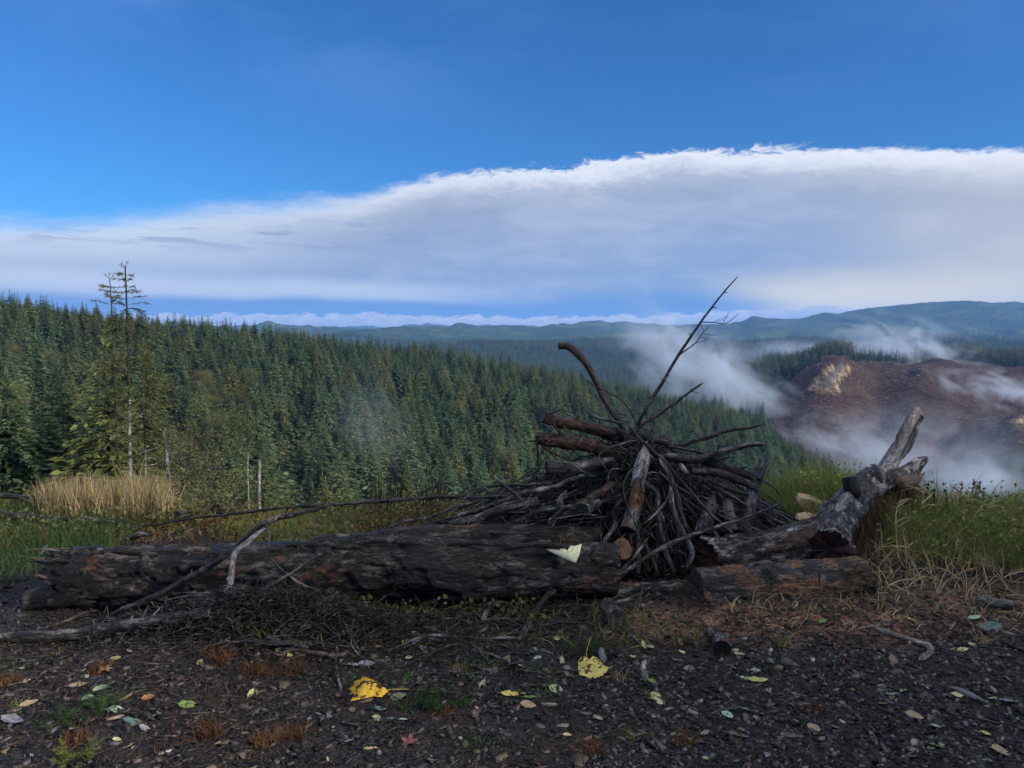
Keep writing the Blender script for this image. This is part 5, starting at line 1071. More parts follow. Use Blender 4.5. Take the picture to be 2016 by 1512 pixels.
    stick('short dark pole behind the straw at the left edge', [(-30, 973, 6.9), (30, 976, 6.8), (62, 979, 6.8)], [11, 10, 7], 'grey', 251, name='log', cat='log', n=14)
    stick('rounded dark stump end poking out of the weeds by the thin pole', [(348, 1018, 6.3), (372, 1014, 6.6)], [20, 20], 'log', 252, name='log', cat='log', n=18, rough=0.2)
    stick('black root stump behind the thin pole among dry weeds', [(418, 1005, 6.5), (455, 1002, 6.7)], [24, 18], 'log', 253, name='log', cat='log', n=18, rough=0.35, ends=('jag', 'jag'), jag=.05)
    stick('bleached stick lying in the grass on the brink right of the pile', [(1552, 944, 7.6), (1597, 935, 7.8)], [5, 3], 'pale', 254)
    stick('dark pole lying in the grass on the brink behind the forked trunk', [(1590, 946, 7.5), (1650, 941, 7.6)], [8, 7], 'log', 255, name='log', cat='log')
    stick('small dark log half sunk in the dirt at the right edge', [(1922, 1192, None), (1955, 1197, None), (1993, 1203, None)], [22, 23, 22], 'grey', 256, name='log', cat='log', n=20, cut=('cut_mid', 'cut_dark'), rough=0.2)
    stick('cut stub of wood with a black sawn face on the reddish dirt', [(1402, 1250, None), (1412, 1270, None, .005), (1421, 1290, None)], [20, 30, 35], 'grey_orange', 257, name='log', cat='log', n=28, cut=(None, 'cut_dark'), rough=0.08, step=0.008)
    stick('short dark block end beside the leaning mottled stick', [(848, 1225, None), (861, 1212, None, .02)], [12, 12], 'grey', 258, name='log', cat='log', n=14)
    # splintered pale root fibres by the pale branch
    base = G(425, 1200, 0.06)
    rs = np.random.RandomState(8); e = None
    P0 = np.array([base]) + rs.randn(26, 3) * [.02, .02, .015]
    ps = []; ls = []
    for i in range(26):
        d = np.array([-1.0 - rs.rand() * .6, -0.2 + .3 * rs.randn(), -0.15 + .25 * rs.randn()]); d /= np.linalg.norm(d); L = 0.08 + 0.16 * rs.rand(); t = np.linspace(0, 1, 6)[:, None]
        P = P0[i] + d * L * t + np.array([0, 0, 0.05]) * np.sin(t * 3) * rs.rand(); V, F, lc = tube_lp(P, np.linspace(.007, .0015, 6), 5); ps.append((V, [F])); ls.append(lc)
    V, Fs = merge(ps); o = put('root_splinters', make_mesh('root_splinters', V, Fs, M['pale'], attrs={'lc': np.concatenate(ls)})); rebase(o, base); tag(o, 'pale splintered root strands spread under the pale peeled branch', 'roots')
ground_sticks()
# ------------------------------------------------------------------ the single trees and brush on the near slope
def base_at(px, Y):
    p = W(px, 900, Y); return np.array([p[0], Y, float(terr(np.array([p[0]]), np.array([Y]))[0])])
def wood_mesh(nm, V, Fs, lc, mt): return make_mesh(nm, V, Fs, M[mt], attrs={'lc': lc})
def needles(rs, axis_pts, n, L, wd, droop=-0.3, spread=0.6, along=None):
    """feathery sprays along a branch"""
    i = rs.randint(0, len(axis_pts) - 1, n); f = rs.rand(n)[:, None]; P = axis_pts[i] * (1 - f) + axis_pts[i + 1] * f
    D = (axis_pts[-1] - axis_pts[0]); D = D / np.linalg.norm(D); d = D + rs.randn(n, 3) * spread + np.array([0, 0, droop])
    return blades(P, L * (0.5 + rs.rand(n)), wd, rs, dirs=d, bend=0.2, seg=1)
def lanky(px_base, px_top, y_top, Y, w_, label, seed, crown_z, mt_low='alder', top_span=1.2, mid=True, bare=True, w_top=0.010):
    rs = np.random.RandomState(seed); b0 = base_at(px_base, Y); top = W(px_top, y_top, Y); H = top[2] - b0[2]
    e = bpy.data.objects.new('lone_conifer', None); COL.objects.link(e); e.location = tuple(b0); tag(e, label, 'tree')
    k = 14; t = np.linspace(0, 1, k); pts = np.stack([(top[0] - b0[0]) * t + 0.02 * np.cumsum(rs.randn(k)) * .6, 0.02 * np.cumsum(rs.randn(k)), H * t - 0.1 * (t == 0)], -1)
    cz = (crown_z - b0[2]) / H; q = max(2, int(cz * k))
    V, F, lc = tube_lp(pts[:q + 1], w_ * (1 - 0.8 * t[:q + 1]) + w_top * .3, 9); put('trunk', wood_mesh('trunk', V, [F], lc, mt_low), e)
    V, F, lc = tube_lp(pts[q:], w_ * (1 - 0.8 * t[q:]) * 0.95 + w_top * .3, 7); put('upper_trunk', wood_mesh('upper_trunk', V, [F], lc, 'trunk'), e)
    at = lambda z: np.array([np.interp(z, pts[:, 2], pts[:, 0]), np.interp(z, pts[:, 2], pts[:, 1]), z])
    parts, ls, nd, na = [], [], [], []
    def bough(z, L, up, r, dn, sc=1.0, n=34):
        a = rs.rand() * 6.283; d = np.array([math.cos(a), math.sin(a) * 0.8, up]); s = np.linspace(0, 1, 6)[:, None]
        P = at(z) + d * L * s + np.array([0, 0, -dn * L]) * s ** 2 + np.cumsum(rs.randn(6, 3), 0) * 0.012; V, F, lc = tube_lp(P, np.linspace(r, r * .3, 6), 4); parts.append((V, [F])); ls.append(lc)
        if n:
            V, F, c_ = needles(rs, P[1:], n, 0.16 * sc, 0.022 * sc, -0.25, 0.55); nd.append((V, [F])); na.append(c_)
    zt = H
    [bough(zt - .03 * q_, .12, 1.2, .003, 0, .5, 14) for q_ in range(3)]
    for z in np.arange(zt - 0.25, zt - top_span, -0.17):
        for _ in range(3): bough(z, 0.20 + 0.38 * (zt - z) * (0.5 + 0.8 * rs.rand()) , 0.30, .006, 0.15, .75, 26)
    if mid:
        for z in np.arange(zt - top_span, crown_z - b0[2] - .2, -0.13):
            u = (zt - z) / (H - (crown_z - b0[2]))
            for _ in range(3): bough(z, (0.5 + 1.0 * u) * (0.5 + 0.6 * rs.rand()), 0.0, .008, 0.35, 1.1, 22)
    V, Fs = merge(nd); put('foliage', make_mesh('foliage', V, Fs, M['conifer_olive'], attrs={'rnd': np.concatenate(na)}, smooth_=False), e)
    V, Fs = merge(parts); put('boughs', wood_mesh('boughs', V, Fs, np.concatenate(ls), 'trunk'), e)
    if bare:
        for z0, L, sg, dn in ((0.80, 1.5, -1, -.05), (0.80, 1.0, 1, 0.05), (0.93, .7, 1, .3), (0.98, .7, -1, .2), (0.5, 1.0, -1, -.1), (0.45, .9, 1, .15), (0.88, .9, 1, -.5)):
            z = z0 * (crown_z - b0[2]); s = np.linspace(0, 1, 8)[:, None]; P = at(z) + np.array([sg, .2 * rs.randn(), 0.12]) * L * s - np.array([0, 0, dn * L]) * s ** 2 + np.cumsum(rs.randn(8, 3), 0) * 0.02
            V, F, lc = tube_lp(P, np.linspace(.016, .005, 8), 5); put('bough', wood_mesh('bough', V, [F], lc, 'alder'), e)
    return e
def snag(px, y_top, Y, w_, label, seed, lean=0.0, mt='alder', twigs=5, nm='dead_trunk'):
    rs = np.random.RandomState(seed); b0 = base_at(px, Y); top = W(px + lean, y_top, Y); H = top[2] - b0[2]; k = max(6, int(H * 6)); s = np.linspace(0, 1, k)[:, None]
    P = np.array([0, 0, -.1]) * (1 - s) + np.array([top[0] - b0[0], 0, H]) * s + np.cumsum(rs.randn(k, 3), 0) * np.array([.008, .008, 0])
    V, F, lc, cp = log_geo(P, [w_, w_ * .8, w_ * .6], seed, n=12, step=0.05, rough=0.2, ends=('cut', 'jag'), jag=.05)
    o = put(nm, wood_mesh(nm, V, [F], lc, mt)); o.location = tuple(b0); tag(o, label, 'tree')
    for j in range(twigs):
        z = (0.35 + 0.6 * rs.rand()); p = P[int(z * (k - 1))]; a = rs.rand() * 6.28; L = 0.2 + .4 * rs.rand(); q = np.linspace(0, 1, 5)[:, None]; T = p + np.array([math.cos(a), math.sin(a), .4 * rs.randn()]) * L * q + np.cumsum(rs.randn(5, 3), 0) * .015
        V, F, lc = tube_lp(T, np.linspace(w_ * .25, w_ * .06, 5), 4); put('bough', wood_mesh('bough', V, [F], lc, mt), o)
    return o
lanky(254, 248, 524, 22.0, .085, 'tall lanky conifer with a bare white lower trunk and sparse starry top', 1, float(W(250, 775, 22)[2]))
lanky(236, 222, 548, 23.0, .05, 'slimmer conifer leader just left of the tall lanky one', 2, float(W(230, 800, 23)[2]), mt_low='trunk', top_span=0.9, bare=False, mid=False)
lanky(286, 284, 690, 21.0, .05, 'thin mottled conifer stem right of the tall lanky one', 3, float(W(286, 880, 21)[2]), top_span=0.6, bare=True)
lanky(486, 486, 745, 34.0, .07, 'young conifer on a thin pale bare stem near the broken snag', 4, float(W(486, 880, 34)[2]), top_span=1.0, bare=False)
snag(513, 902, 13.0, .042, 'short white mottled snag with a broken top in the brush', 5, -2, twigs=2)
snag(349, 838, 15.0, .06, 'dark leaning bare trunk with white twigs beside the straw', 6, -26, 'branch_grey', twigs=9)
def shrub(px, Y, H, label, seed, leaf=1.0, sp=0.42, mt='branch_grey', size=0.045, levels=4, leafm='twigleaf', first=8, lift=0.0):
    V, Fs, lc, tips = twiggy(seed, H, sp, levels, 3, 0.012 + .006 * H, first=first, start=.15)
    sc_ = H / V[:, 2].max(); V = V * np.array([1.15, 1.15, 1]) * sc_; tips = tips * np.array([1.15, 1.15, 1]) * sc_
    b0 = base_at(px, Y); o = put('shrub', wood_mesh('shrub', V, Fs, lc, mt)); o.location = tuple(b0 + np.array([0, 0, lift])); tag(o, label, 'shrub')
    rs = np.random.RandomState(seed); V, F, c_ = leaf_quads(tips, rs, size, max(1, int(3 * leaf)), .10); put('leaves', make_mesh('leaves', V, [F], M[leafm], attrs={'rnd': c_}, smooth_=False), o); return o
shrub(385, 20, 6.0, 'round grey twiggy shrub with thin olive leaves right of the leaning trunk', 21, 2.0)
shrub(335, 24, 8.3, 'tall bare reddish shrub with a few white leaves behind the leaning trunk', 22, .35, mt='branch_brown')
shrub(430, 19, 4.4, 'low shrub with yellow green leaves at the foot of the round twiggy one', 23, 1.4)
shrub(355, 17, 3.6, 'thin bare shrub between the straw and the round twiggy one', 24, .3)
shrub(455, 26, 5.6, 'dull green shrub in front of the young conifer', 25, 1.6, leafm='decid')
shrub(560, 15, 2.2, 'small half bare shrub among the dry weeds beyond the thin pole', 26, .5)
shrub(640, 16, 2.6, 'low twiggy shrub on the slope left of the dead stalks', 27, .7, leafm='decid')
def big_conifer(px, Y, y_top, label, matr, seed, R=3.4):
    b0 = base_at(px, Y); H = W(px, y_top, Y)[2] - b0[2]
    tree('conifer_tree', conifer_mesh('hemlock_crown', seed, H=H, R=R, levels=58, nb=10, nt=13, matr=matr, thin=.55, droop=.42, base=.12, gappy=.12, lf=.6), trunk_mesh('hemlock_trunk', H, .16, seed=seed), b0[0], Y, (1, 1), seed, label, z=b0[2])
big_conifer(215, 36, 640, 'drooping olive hemlock behind the tall lanky conifer', 'conifer_olive', 61, 3.3)
big_conifer(290, 40, 655, 'olive green hemlock to the right of the tall lanky conifer', 'conifer_olive', 62, 2.8)
big_conifer(120, 40, 690, 'broad drooping conifer left of the olive hemlocks', 'conifer', 63, 3.6)
big_conifer(20, 37, 715, 'wide dark conifer at the left edge above the straw', 'conifer', 64, 3.4)
big_conifer(505, 44, 720, 'green conifer standing behind the white mottled snag', 'conifer', 65, 2.9)
b_ = base_at(945, 240)
tree('conifer_tree', conifer_mesh('golden_crown', 71, H=15, R=2.6, levels=40, nb=9, nt=6, matr='conifer_olive', thin=1.2, base=.1), CTR[0], b_[0], 238, (1.15, 1.15), 0, 'yellowish conifer standing out in the middle of the dark stand', z=b_[2])

def edge_trees():
    """tall trees with bare stems along the back of the burnt hill"""
    rs = np.random.RandomState(31); crown = conifer_mesh('edge_crown', 81, H=19, R=2.0, levels=18, nb=6, nt=3, matr='conifer_far', base=.5, thin=1.4); tr = trunk_mesh('edge_trunk', 19, .22, 'alder', n=5)
    V, Fs, lc, tips = twiggy(9, 13, .35, 3, 3, .16, first=9, start=.35); grey = wood_mesh('bare_trunk', V, Fs, lc, 'branch_grey')
    LV, LF, LC = leaf_quads(tips, rs, .5, 2, .6); gl = make_mesh('bare_crown', LV, [LF], M['decid'], attrs={'rnd': LC}, smooth_=False)
    e0, cr0 = tree('conifer_tree', crown, tr, (1530 - 1008) / FPX * 600, 600, (1, 1), 0, 'tall bare stemmed conifer at the upper left edge of the burnt hill')
    n = 190; c = 1495 + 165 * rs.rand(n); Y = np.interp(c, [1500, 1560, 1600, 1655], [583, 603, 623, 650]) + 30 * rs.rand(n) ** 1.5; x = (c - 1008) / FPX * Y; z = terr(x, Y)
    e0['kind'] = 'thing'; P = np.stack([x, Y, z], -1)
    instancer('edge_trees', P, rs.rand(n) * 6.28, .62 + .45 * rs.rand(n), [cr0], np.zeros(n), 'tall conifer crowns along the edge of the burnt hill', 'trees')
    o = instancer('edge_trunks', P, rs.rand(n) * 6.28, .9 + .1 * rs.rand(n), [e0.children[0]], np.zeros(n), 'pale bare stems under the conifer crowns at the edge of the burnt hill', 'trees')
    for i in range(70):
        if i < 40: c = 1610 + 70 * rs.rand(); Y = 655 + 26 * rs.rand()
        else: c = 1880 + 200 * rs.rand(); Y = 712 + 30 * rs.rand()
        x = (c - 1008) / FPX * Y; s = .6 + .5 * rs.rand()
        tree('bare_tree', gl, grey, x, Y, (s, s), rs.rand() * 6, 'grey leafless tree on the crest behind the burnt hill', group='leafless trees on the crest')
edge_trees()
def slash():
    """stumps, stems and rubble left all over the burnt hill"""
    rs = np.random.RandomState(44); n = 9000; c = 1500 + 620 * rs.rand(n); Y = 400 + 300 * rs.rand(n); k = clear_mask(c, Y) > .5; c, Y = c[k], Y[k]; x = (c - 1008) / FPX * Y; z = terr(x, Y); n = len(x); parts = []
    L = .5 + 3.0 * rs.rand(n) ** 3; a = rs.rand(n) * 6.283; r = .08 + .16 * rs.rand(n); d = np.stack([np.cos(a), np.sin(a), .15 * rs.randn(n)], -1); p = np.stack([x, Y, z + .1], -1); s = np.stack([-np.sin(a), np.cos(a), 0 * a], -1)
    up = np.array([0, 0, 1.0]); A = p - d * L[:, None] / 2; B = p + d * L[:, None] / 2
    V = np.stack([A + s * r[:, None], A + up * r[:, None] * 1.4, A - s * r[:, None], B + s * r[:, None], B + up * r[:, None] * 1.4, B - s * r[:, None]], 1).reshape(-1, 3); o = np.arange(n)[:, None] * 6
    F = np.concatenate([o + [0, 1, 4, 3], o + [1, 2, 5, 4]]); T = np.concatenate([o + [0, 2, 1], o + [3, 4, 5]])
    m_, b = mat('charred_slash'); at = attr(b, 'rnd'); finish(b, b.mix(b.m('POWER', at, 2.0), (.02, .014, .013, 1), (.20, .15, .125, 1)), .9)
    tag(put('logging_slash', make_mesh('logging_slash', V, [F, T], m_, attrs={'rnd': np.repeat(rs.rand(n), 6)}, smooth_=False)), 'charred slash and stumps strewn over the burnt hill', 'slash', kind='stuff')
slash()

# ------------------------------------------------------------------ grass and weeds
def zn(x, y): return near_h(np.asarray(x), np.asarray(y))
def patch(name, label, mt, n, xr, yr, h, wd, seed, kind='stuff', spread=.25, bend=.5, seg=3, thin_noise=None, cat='grass', region=None, hn=.5):
    rs = np.random.RandomState(seed); x = xr[0] + (xr[1] - xr[0]) * rs.rand(n); y = yr[0] + (yr[1] - yr[0]) * rs.rand(n); P = np.stack([x, y, 0 * x], -1)
    k = np.ones(n, bool)
    if region is not None: k &= region(x, y, rs)
    if thin_noise: k &= fbm(P * thin_noise, 3, seed) > -0.12 + .25 * rs.randn(n) * .5
    x, y, P = x[k], y[k], P[k]; P[:, 2] = zn(x, y) - .01; hh = h[0] + (h[1] - h[0]) * rs.rand(len(x)); hh = hh * (1 + hn * fbm(P * 2.2, 2, seed + 1))
    V, F, at = blades(P, hh, wd * (.6 + .8 * rs.rand(len(x))), rs, spread=spread, bend=bend, seg=seg)
    me = make_mesh(name, V, [F], M[mt], attrs={'rnd': at}, smooth_=False); return tag(put(name, me), label, cat, kind=kind)
right = lambda x, y, rs: (x > 2.45 + 0.5 * np.abs(y - 5.6) * (y < 5.6) + .22 * rs.randn(len(x)) + (y > 6.2) * -0.1 * (y - 6.2))
patch('green_grass', 'soft bright green horsetail growing on the brink right of the forked trunk', 'green_grass', 36000, (2.3, 6.5), (4.75, 7.6), (.16, .42), .0035, 1, spread=.32, bend=.35, region=right, seg=2)
patch('green_grass', 'soft green grass behind the pile and the forked trunk', 'green_grass', 13000, (1.6, 4.4), (5.9, 8.6), (.10, .22), .005, 2, spread=.32, bend=.35, seg=2, region=lambda x, y, rs: (x > 1.72 + .1 * rs.randn(len(x))))
patch('green_grass', 'green grass at the left edge beyond the torn log end', 'dark_fern', 9000, (-5.6, -2.85), (4.7, 7.2), (.12, .30), .0045, 3, spread=.35, bend=.4, seg=2, region=lambda x, y, rs: x < -2.75 - .75 * np.maximum(0, 5.3 - y) + .15 * rs.randn(len(x)))
patch('green_weeds', 'low yellow green weeds on the brink between the long log and the forest', 'green_grass', 16000, (-2.3, 1.6), (5.35, 8.2), (.07, .20), .0045, 4, spread=.45, bend=.5, seg=2, thin_noise=1.3)
def undergrowth(name, label, mt, n, xr, yr, h, size, seed, region=None, per=16):
    rs = np.random.RandomState(seed); x = xr[0] + (xr[1] - xr[0]) * rs.rand(n); y = yr[0] + (yr[1] - yr[0]) * rs.rand(n)
    k = fbm(np.stack([x, y, 0 * x], -1) * 1.1, 3, seed) > -.05
    if region is not None: k &= region(x, y, rs)
    x, y = x[k], y[k]; P = np.repeat(np.stack([x, y, zn(x, y)], -1), per, 0); hh = np.repeat(h[0] + (h[1] - h[0]) * rs.rand(len(x)), per); P = P + np.stack([rs.randn(len(P)) * hh * .35, rs.randn(len(P)) * hh * .35, hh * rs.rand(len(P))], -1)
    V, F, c_ = leaf_quads(P, rs, size, 1, .0, .1); tag(put(name, make_mesh(name, V, [F], M[mt], attrs={'rnd': c_}, smooth_=False)), label, 'undergrowth', kind='stuff')
undergrowth('undergrowth', 'low olive leafy undergrowth on the brink behind the long log', 'decid', 1500, (-5.6, 1.5), (5.6, 8.4), (.06, .30), .035, 51)
undergrowth('undergrowth', 'yellow green leafy weeds between the straw and the pile', 'twigleaf', 900, (-5.2, 1.5), (5.5, 8.0), (.05, .24), .03, 52)
undergrowth('undergrowth', 'leafy green weeds in the right hand grass', 'green_grass', 1100, (2.4, 6.2), (4.9, 7.4), (.08, .36), .035, 53, right)
undergrowth('undergrowth', 'brown withered leaves low on the brink', 'rust_grass', 700, (-5.2, 1.5), (5.3, 7.4), (.03, .14), .03, 54)
undergrowth('undergrowth', 'small green and yellow weeds at the foot of the long log', 'twigleaf', 520, (-1.0, 1.2), (3.72, 4.2), (.03, .14), .03, 55, None, 9)
undergrowth('undergrowth', 'small green weeds on the bark litter at the lower left', 'dark_fern', 420, (-2.6, .2), (2.4, 3.6), (.015, .07), .018, 56, None, 9)
patch('dry_weeds', 'dry rusty weeds mixed into the green on the brink', 'rust_grass', 12000, (-5.4, 1.6), (5.4, 8.2), (.06, .24), .004, 5, spread=.4, bend=.4, seg=2, thin_noise=1.1)
patch('straw', 'dense stand of tall golden straw on the brink at the left', 'straw', 6500, (-4.7, -2.6), (6.25, 7.3), (.22, .44), .0065, 6, spread=.09, bend=.25, seg=3, region=lambda x, y, rs: np.abs((x / y + .535) / .082) + .1 * rs.randn(len(x)) < 1.0)
patch('straw', 'yellow green tips standing above the golden straw', 'straw_green', 420, (-4.4, -2.95), (6.3, 7.2), (.40, .60), .010, 7, spread=.2, bend=.45, seg=4, region=lambda x, y, rs: np.abs((x / y + .535) / .085) < 1.0)
patch('dead_stalks', 'dark dead stalks in the golden straw', 'dark_stalk', 300, (-4.5, -2.7), (6.1, 6.6), (.22, .40), .008, 8, spread=.1, bend=.1, seg=2, region=lambda x, y, rs: (np.abs(x + 3.95) < .12) | (np.abs(x + 3.02) < .12))
patch('dry_grass', 'pale broken straw at the foot of the golden stand', 'straw', 1100, (-4.3, -2.4), (5.7, 6.3), (.04, .16), .006, 9, spread=.8, bend=.8)
patch('dead_stalks', 'dark dead stalks standing on the slope before the conifers', 'dark_stalk', 260, (-1.55, -.6), (7.0, 7.9), (.38, .62), .012, 10, spread=.10, bend=.12, seg=3, region=lambda x, y, rs: (np.abs(x + 1.15) < .12) | (np.abs(x + .75) < .09))
patch('straw', 'golden straw blades rising through the green grass at the right', 'straw_green', 700, (2.5, 5.0), (4.9, 6.4), (.26, .6), .010, 11, spread=.3, bend=.8, seg=5, region=right)
patch('straw', 'dry straw round the base of the forked trunk', 'straw', 420, (2.15, 3.1), (4.45, 5.3), (.10, .38), .007, 12, spread=.4, bend=.8, seg=5)
patch('dry_grass', 'matted reddish dry grass on the dirt mound at the right', 'rust_grass', 13000, (1.0, 3.8), (3.7, 4.8), (.02, .10), .003, 13, spread=1.1, bend=.6, seg=2, thin_noise=1.6, region=lambda x, y, rs: ((x - 2.2) / 1.5) ** 2 + ((y - 4.25) / .48) ** 2 < 1)
patch('dry_grass', 'pale straw blades lying over the reddish mound', 'straw', 1300, (1.1, 3.4), (3.85, 4.7), (.05, .17), .0045, 14, spread=.7, bend=.9, seg=4, region=lambda x, y, rs: ((x - 1.95) / 1.1) ** 2 + ((y - 4.25) / .4) ** 2 < 1)
patch('dry_grass', 'thin pale grass stems growing along the foot of the long log', 'straw_green', 1500, (-1.3, 1.0), (3.75, 4.22), (.05, .19), .0045, 15, spread=.5, bend=.7, seg=4, thin_noise=1.5)
patch('dry_grass', 'golden blades in the shadow inside the right half of the pile', 'straw', 260, (1.0, 2.0), (4.9, 5.35), (.12, .30), .005, 16, spread=.5, bend=.9, seg=4)
patch('dry_grass', 'short rusty grass sprinkled over the bark litter', 'rust_grass', 12000, (-2.6, 1.2), (2.4, 4.1), (.015, .06), .0022, 17, spread=.7, bend=.5, seg=2, thin_noise=2.2)
patch('moss', 'tiny green weeds sprinkled over the bark litter', 'dark_fern', 6000, (-2.6, .6), (2.4, 3.7), (.012, .04), .004, 18, spread=.9, bend=.5, seg=2, thin_noise=2.6)

def tuft(px, py, n, h, wd, mt, label, seed, spread=.5, bend=.6, rad=.03, name='grass_tuft', seg=3):
    rs = np.random.RandomState(seed); c = G(px, py); r = rad * np.sqrt(rs.rand(n)); a = rs.rand(n) * 6.283; P = np.stack([r * np.cos(a), r * np.sin(a), 0 * a - .004], -1)
    V, F, at = blades(P, h * (.5 + .6 * rs.rand(n)), wd, rs, spread=spread, bend=bend, seg=seg); o = put(name, make_mesh(name, V, [F], M[mt], attrs={'rnd': at}, smooth_=False)); o.location = tuple(c); tag(o, label, 'grass'); return o
def fern(px, py, label, seed, h=.09, nf=9, mt='dark_fern', az=None, rad=.02):
    """feathery weed: stems with fine side needles"""
    rs = np.random.RandomState(seed); c = G(px, py); Ps, Ds, Ls = [], [], []
    for i in range(nf):
        a = rs.rand() * 6.283 if az is None else az + .5 * rs.randn(); d = np.array([math.cos(a) * .7, math.sin(a) * .5, .8]); d /= np.linalg.norm(d); L = 1.3 * h * (.6 + .6 * rs.rand()); o = np.array([rad * rs.randn(), rad * rs.randn(), 0])
        t = np.linspace(.1, 1, 26)[:, None]; P = o + d * L * t - np.array([0, 0, .35 * L]) * t ** 2; Ps.append(np.repeat(P, 3, 0)); q = rs.randn(78, 3); q -= (q @ d)[:, None] * d * .8; Ds.append(q + d * .7); Ls.append(np.repeat((1.1 - t[:, 0]), 3) * L * .28)
    V, F, at = blades(np.concatenate(Ps), np.concatenate(Ls), .0022, rs, dirs=np.concatenate(Ds), bend=.15, seg=1); o = put('feathery_weed', make_mesh('feathery_weed', V, [F], M[mt], attrs={'rnd': at}, smooth_=False)); o.location = tuple(c); tag(o, label, 'weed')
for i, a in enumerate([(410, 1452, 'rusty dry grass tuft on the litter below the bright green leaf', .10), (528, 1462, 'low rusty grass tuft at the bottom left of centre', .07), (572, 1455, 'second low rusty grass tuft right beside its neighbour', .07), (200, 1322, 'rusty tuft behind the orange brown maple leaf', .05), (438, 1300, 'reddish tuft below the splintered roots', .09), (505, 1330, 'dark red tuft under the small yellow leaf', .10), (570, 1330, 'dark red tuft below the yellow oval leaf', .09), (868, 1408, 'little rusty tuft below the green feathery weed', .04), (1158, 1480, 'rusty tuft on the bottom edge near the centre', .06), (150, 1462, 'orange dead tuft by the bright feathery weed at the bottom left', .06), (1328, 1268, 'dead orange tuft in front of the orange patched log', .04), (1352, 1462, 'straw coloured tuft on the dark gravel', .05), (1600, 1405, 'small dead tuft alone on the dark gravel', .05), (5, 1350, 'rusty tuft at the left edge', .06)]):
    tuft(a[0], a[1], 150, a[3] * 1.25, .003, 'rust_grass', a[2], 400 + i, rad=.055)
for i, a in enumerate([(938, 1470, 'grey green needle tuft at the bottom centre', .10, 'dark_fern'), (905, 1320, 'thin yellow green tuft by the sagging twig', .10, 'straw_green'), (1220, 1345, 'bent straw stems right of the small maple leaf', .12, 'straw'), (1240, 1450, 'pale upright straws on the dark gravel', .08, 'straw_green'), (190, 1250, 'lime green tuft behind the thick dark limb', .05, 'green_grass'), (110, 1290, 'lime green moss tuft in front of the thick dark limb', .04, 'green_grass'), (1540, 1275, 'arching straw tuft on the reddish mound', .16, 'straw_green'), (1400, 1235, 'straw stems before the sawn face of the orange patched log', .10, 'straw'), (1935, 1270, 'few bent straws standing in the dirt at the right', .14, 'straw'), (30, 1395, 'yellow green leafy tuft at the left edge', .07, 'green_grass')]):
    tuft(a[0], a[1], 34, a[3], .0035, a[4], a[2], 430 + i, rad=.03, bend=.8, seg=4)
fern(205, 1398, 'dark green feathery weed right of the pale leaves', 1, .11, 9); fern(148, 1420, 'bushy dark green feathery weed at the lower left', 2, .09, 14, rad=.04)
fern(150, 1500, 'bright green feathery weed on the bottom edge at the left', 3, .08, 12, 'green_grass', rad=.03); fern(850, 1395, 'green feathery weed spreading right of the bright yellow leaf', 4, .12, 16, 'dark_fern', rad=.05)
fern(1152, 1290, 'upright dark green feathery weed behind the small maple leaf', 5, .15, 8); fern(905, 1390, 'small feathery weed beside the larger spreading one', 6, .07, 6)
# tall dark seed stalks and arching straws in the right hand grass
def seed_stalk(px, py_top, Y, label, seed):
    rs = np.random.RandomState(seed); t = W(px, py_top, Y); b0 = np.array([t[0] + .03 * rs.randn(), Y, gz(t[0], Y)]); s = np.linspace(0, 1, 14)[:, None]; P = (t - b0) * s + np.cumsum(rs.randn(14, 3), 0) * .003
    V, F, lc = tube_lp(P, np.linspace(.0045, .002, 14), 5); ps = [(V, [F])]; ls = [lc]
    for k in range(46):
        q = .45 + .55 * rs.rand(); p = P[int(q * 13)] + rs.randn(3) * .004; r = .004 + .004 * rs.rand(); d = rs.randn(3); d /= np.linalg.norm(d); V, F, lc = tube_lp(np.array([p, p + d * r, p + d * 2.4 * r]), np.array([r * .4, r, r * .3]), 5); ps.append((V, [F])); ls.append(lc)
    V, Fs = merge(ps); o = put('seed_stalk', make_mesh('seed_stalk', V, Fs, M['dark_stalk'], attrs={'rnd': np.full(len(V), .3), 'lc': np.concatenate(ls)})); o.location = tuple(b0); tag(o, label, 'plant')
for i, (x, y, Y, l) in enumerate([(1832, 948, 5.9, 'tall dark seed stalk, leftmost in the right hand grass'), (1842, 962, 5.95, 'dark seed stalk next to the tallest one'), (1866, 958, 6.0, 'leaning dark seed stalk between the straw blades'), (1890, 952, 6.8, 'thin dark seed stalk left of the cluster'), (1914, 945, 7.2, 'dark seed stalk opening the cluster before the fog'), (1922, 950, 7.2, 'shorter dark seed stalk in the cluster before the fog'), (1931, 944, 7.2, 'dark seed stalk in the middle of the cluster before the fog'), (1936, 956, 7.25, 'dark seed stalk closing the cluster before the fog')]): seed_stalk(x, y, Y, l, 500 + i)
def reed(pts, Y, label, seed, wpx=5):
    """a dry cane with long bent leaves"""
    rs = np.random.RandomState(seed); P = np.array([W(x, y, Y + .05 * k) for k, (x, y) in enumerate(pts)]); P[0, 2] = gz(P[0, 0], P[0, 1]); C, _ = spline(P, 16); b0 = C[0].copy(); C = C - b0
    V, F, lc = tube_lp(C, np.linspace(.004, .0018, 16), 5); o = put('reed', make_mesh('reed', V, [F], M['straw'], attrs={'rnd': np.full(len(V), .6)})); o.location = tuple(b0); tag(o, label, 'reed')
    n = 9; q = rs.randint(5, 16, n); a = rs.rand(n) * 6.28; D = np.stack([np.cos(a), np.sin(a) * .5, .7 + 0 * a], -1)
    for k in range(n):
        V, F, at = blades(C[q[k]:q[k] + 1], np.array([.12 + .12 * rs.rand()]), .011, rs, dirs=D[k:k + 1], bend=1.1, seg=6); put('leaf', make_mesh('leaf', V, [F], M['straw' if k % 3 else 'straw_green'], attrs={'rnd': at}, smooth_=False), o)
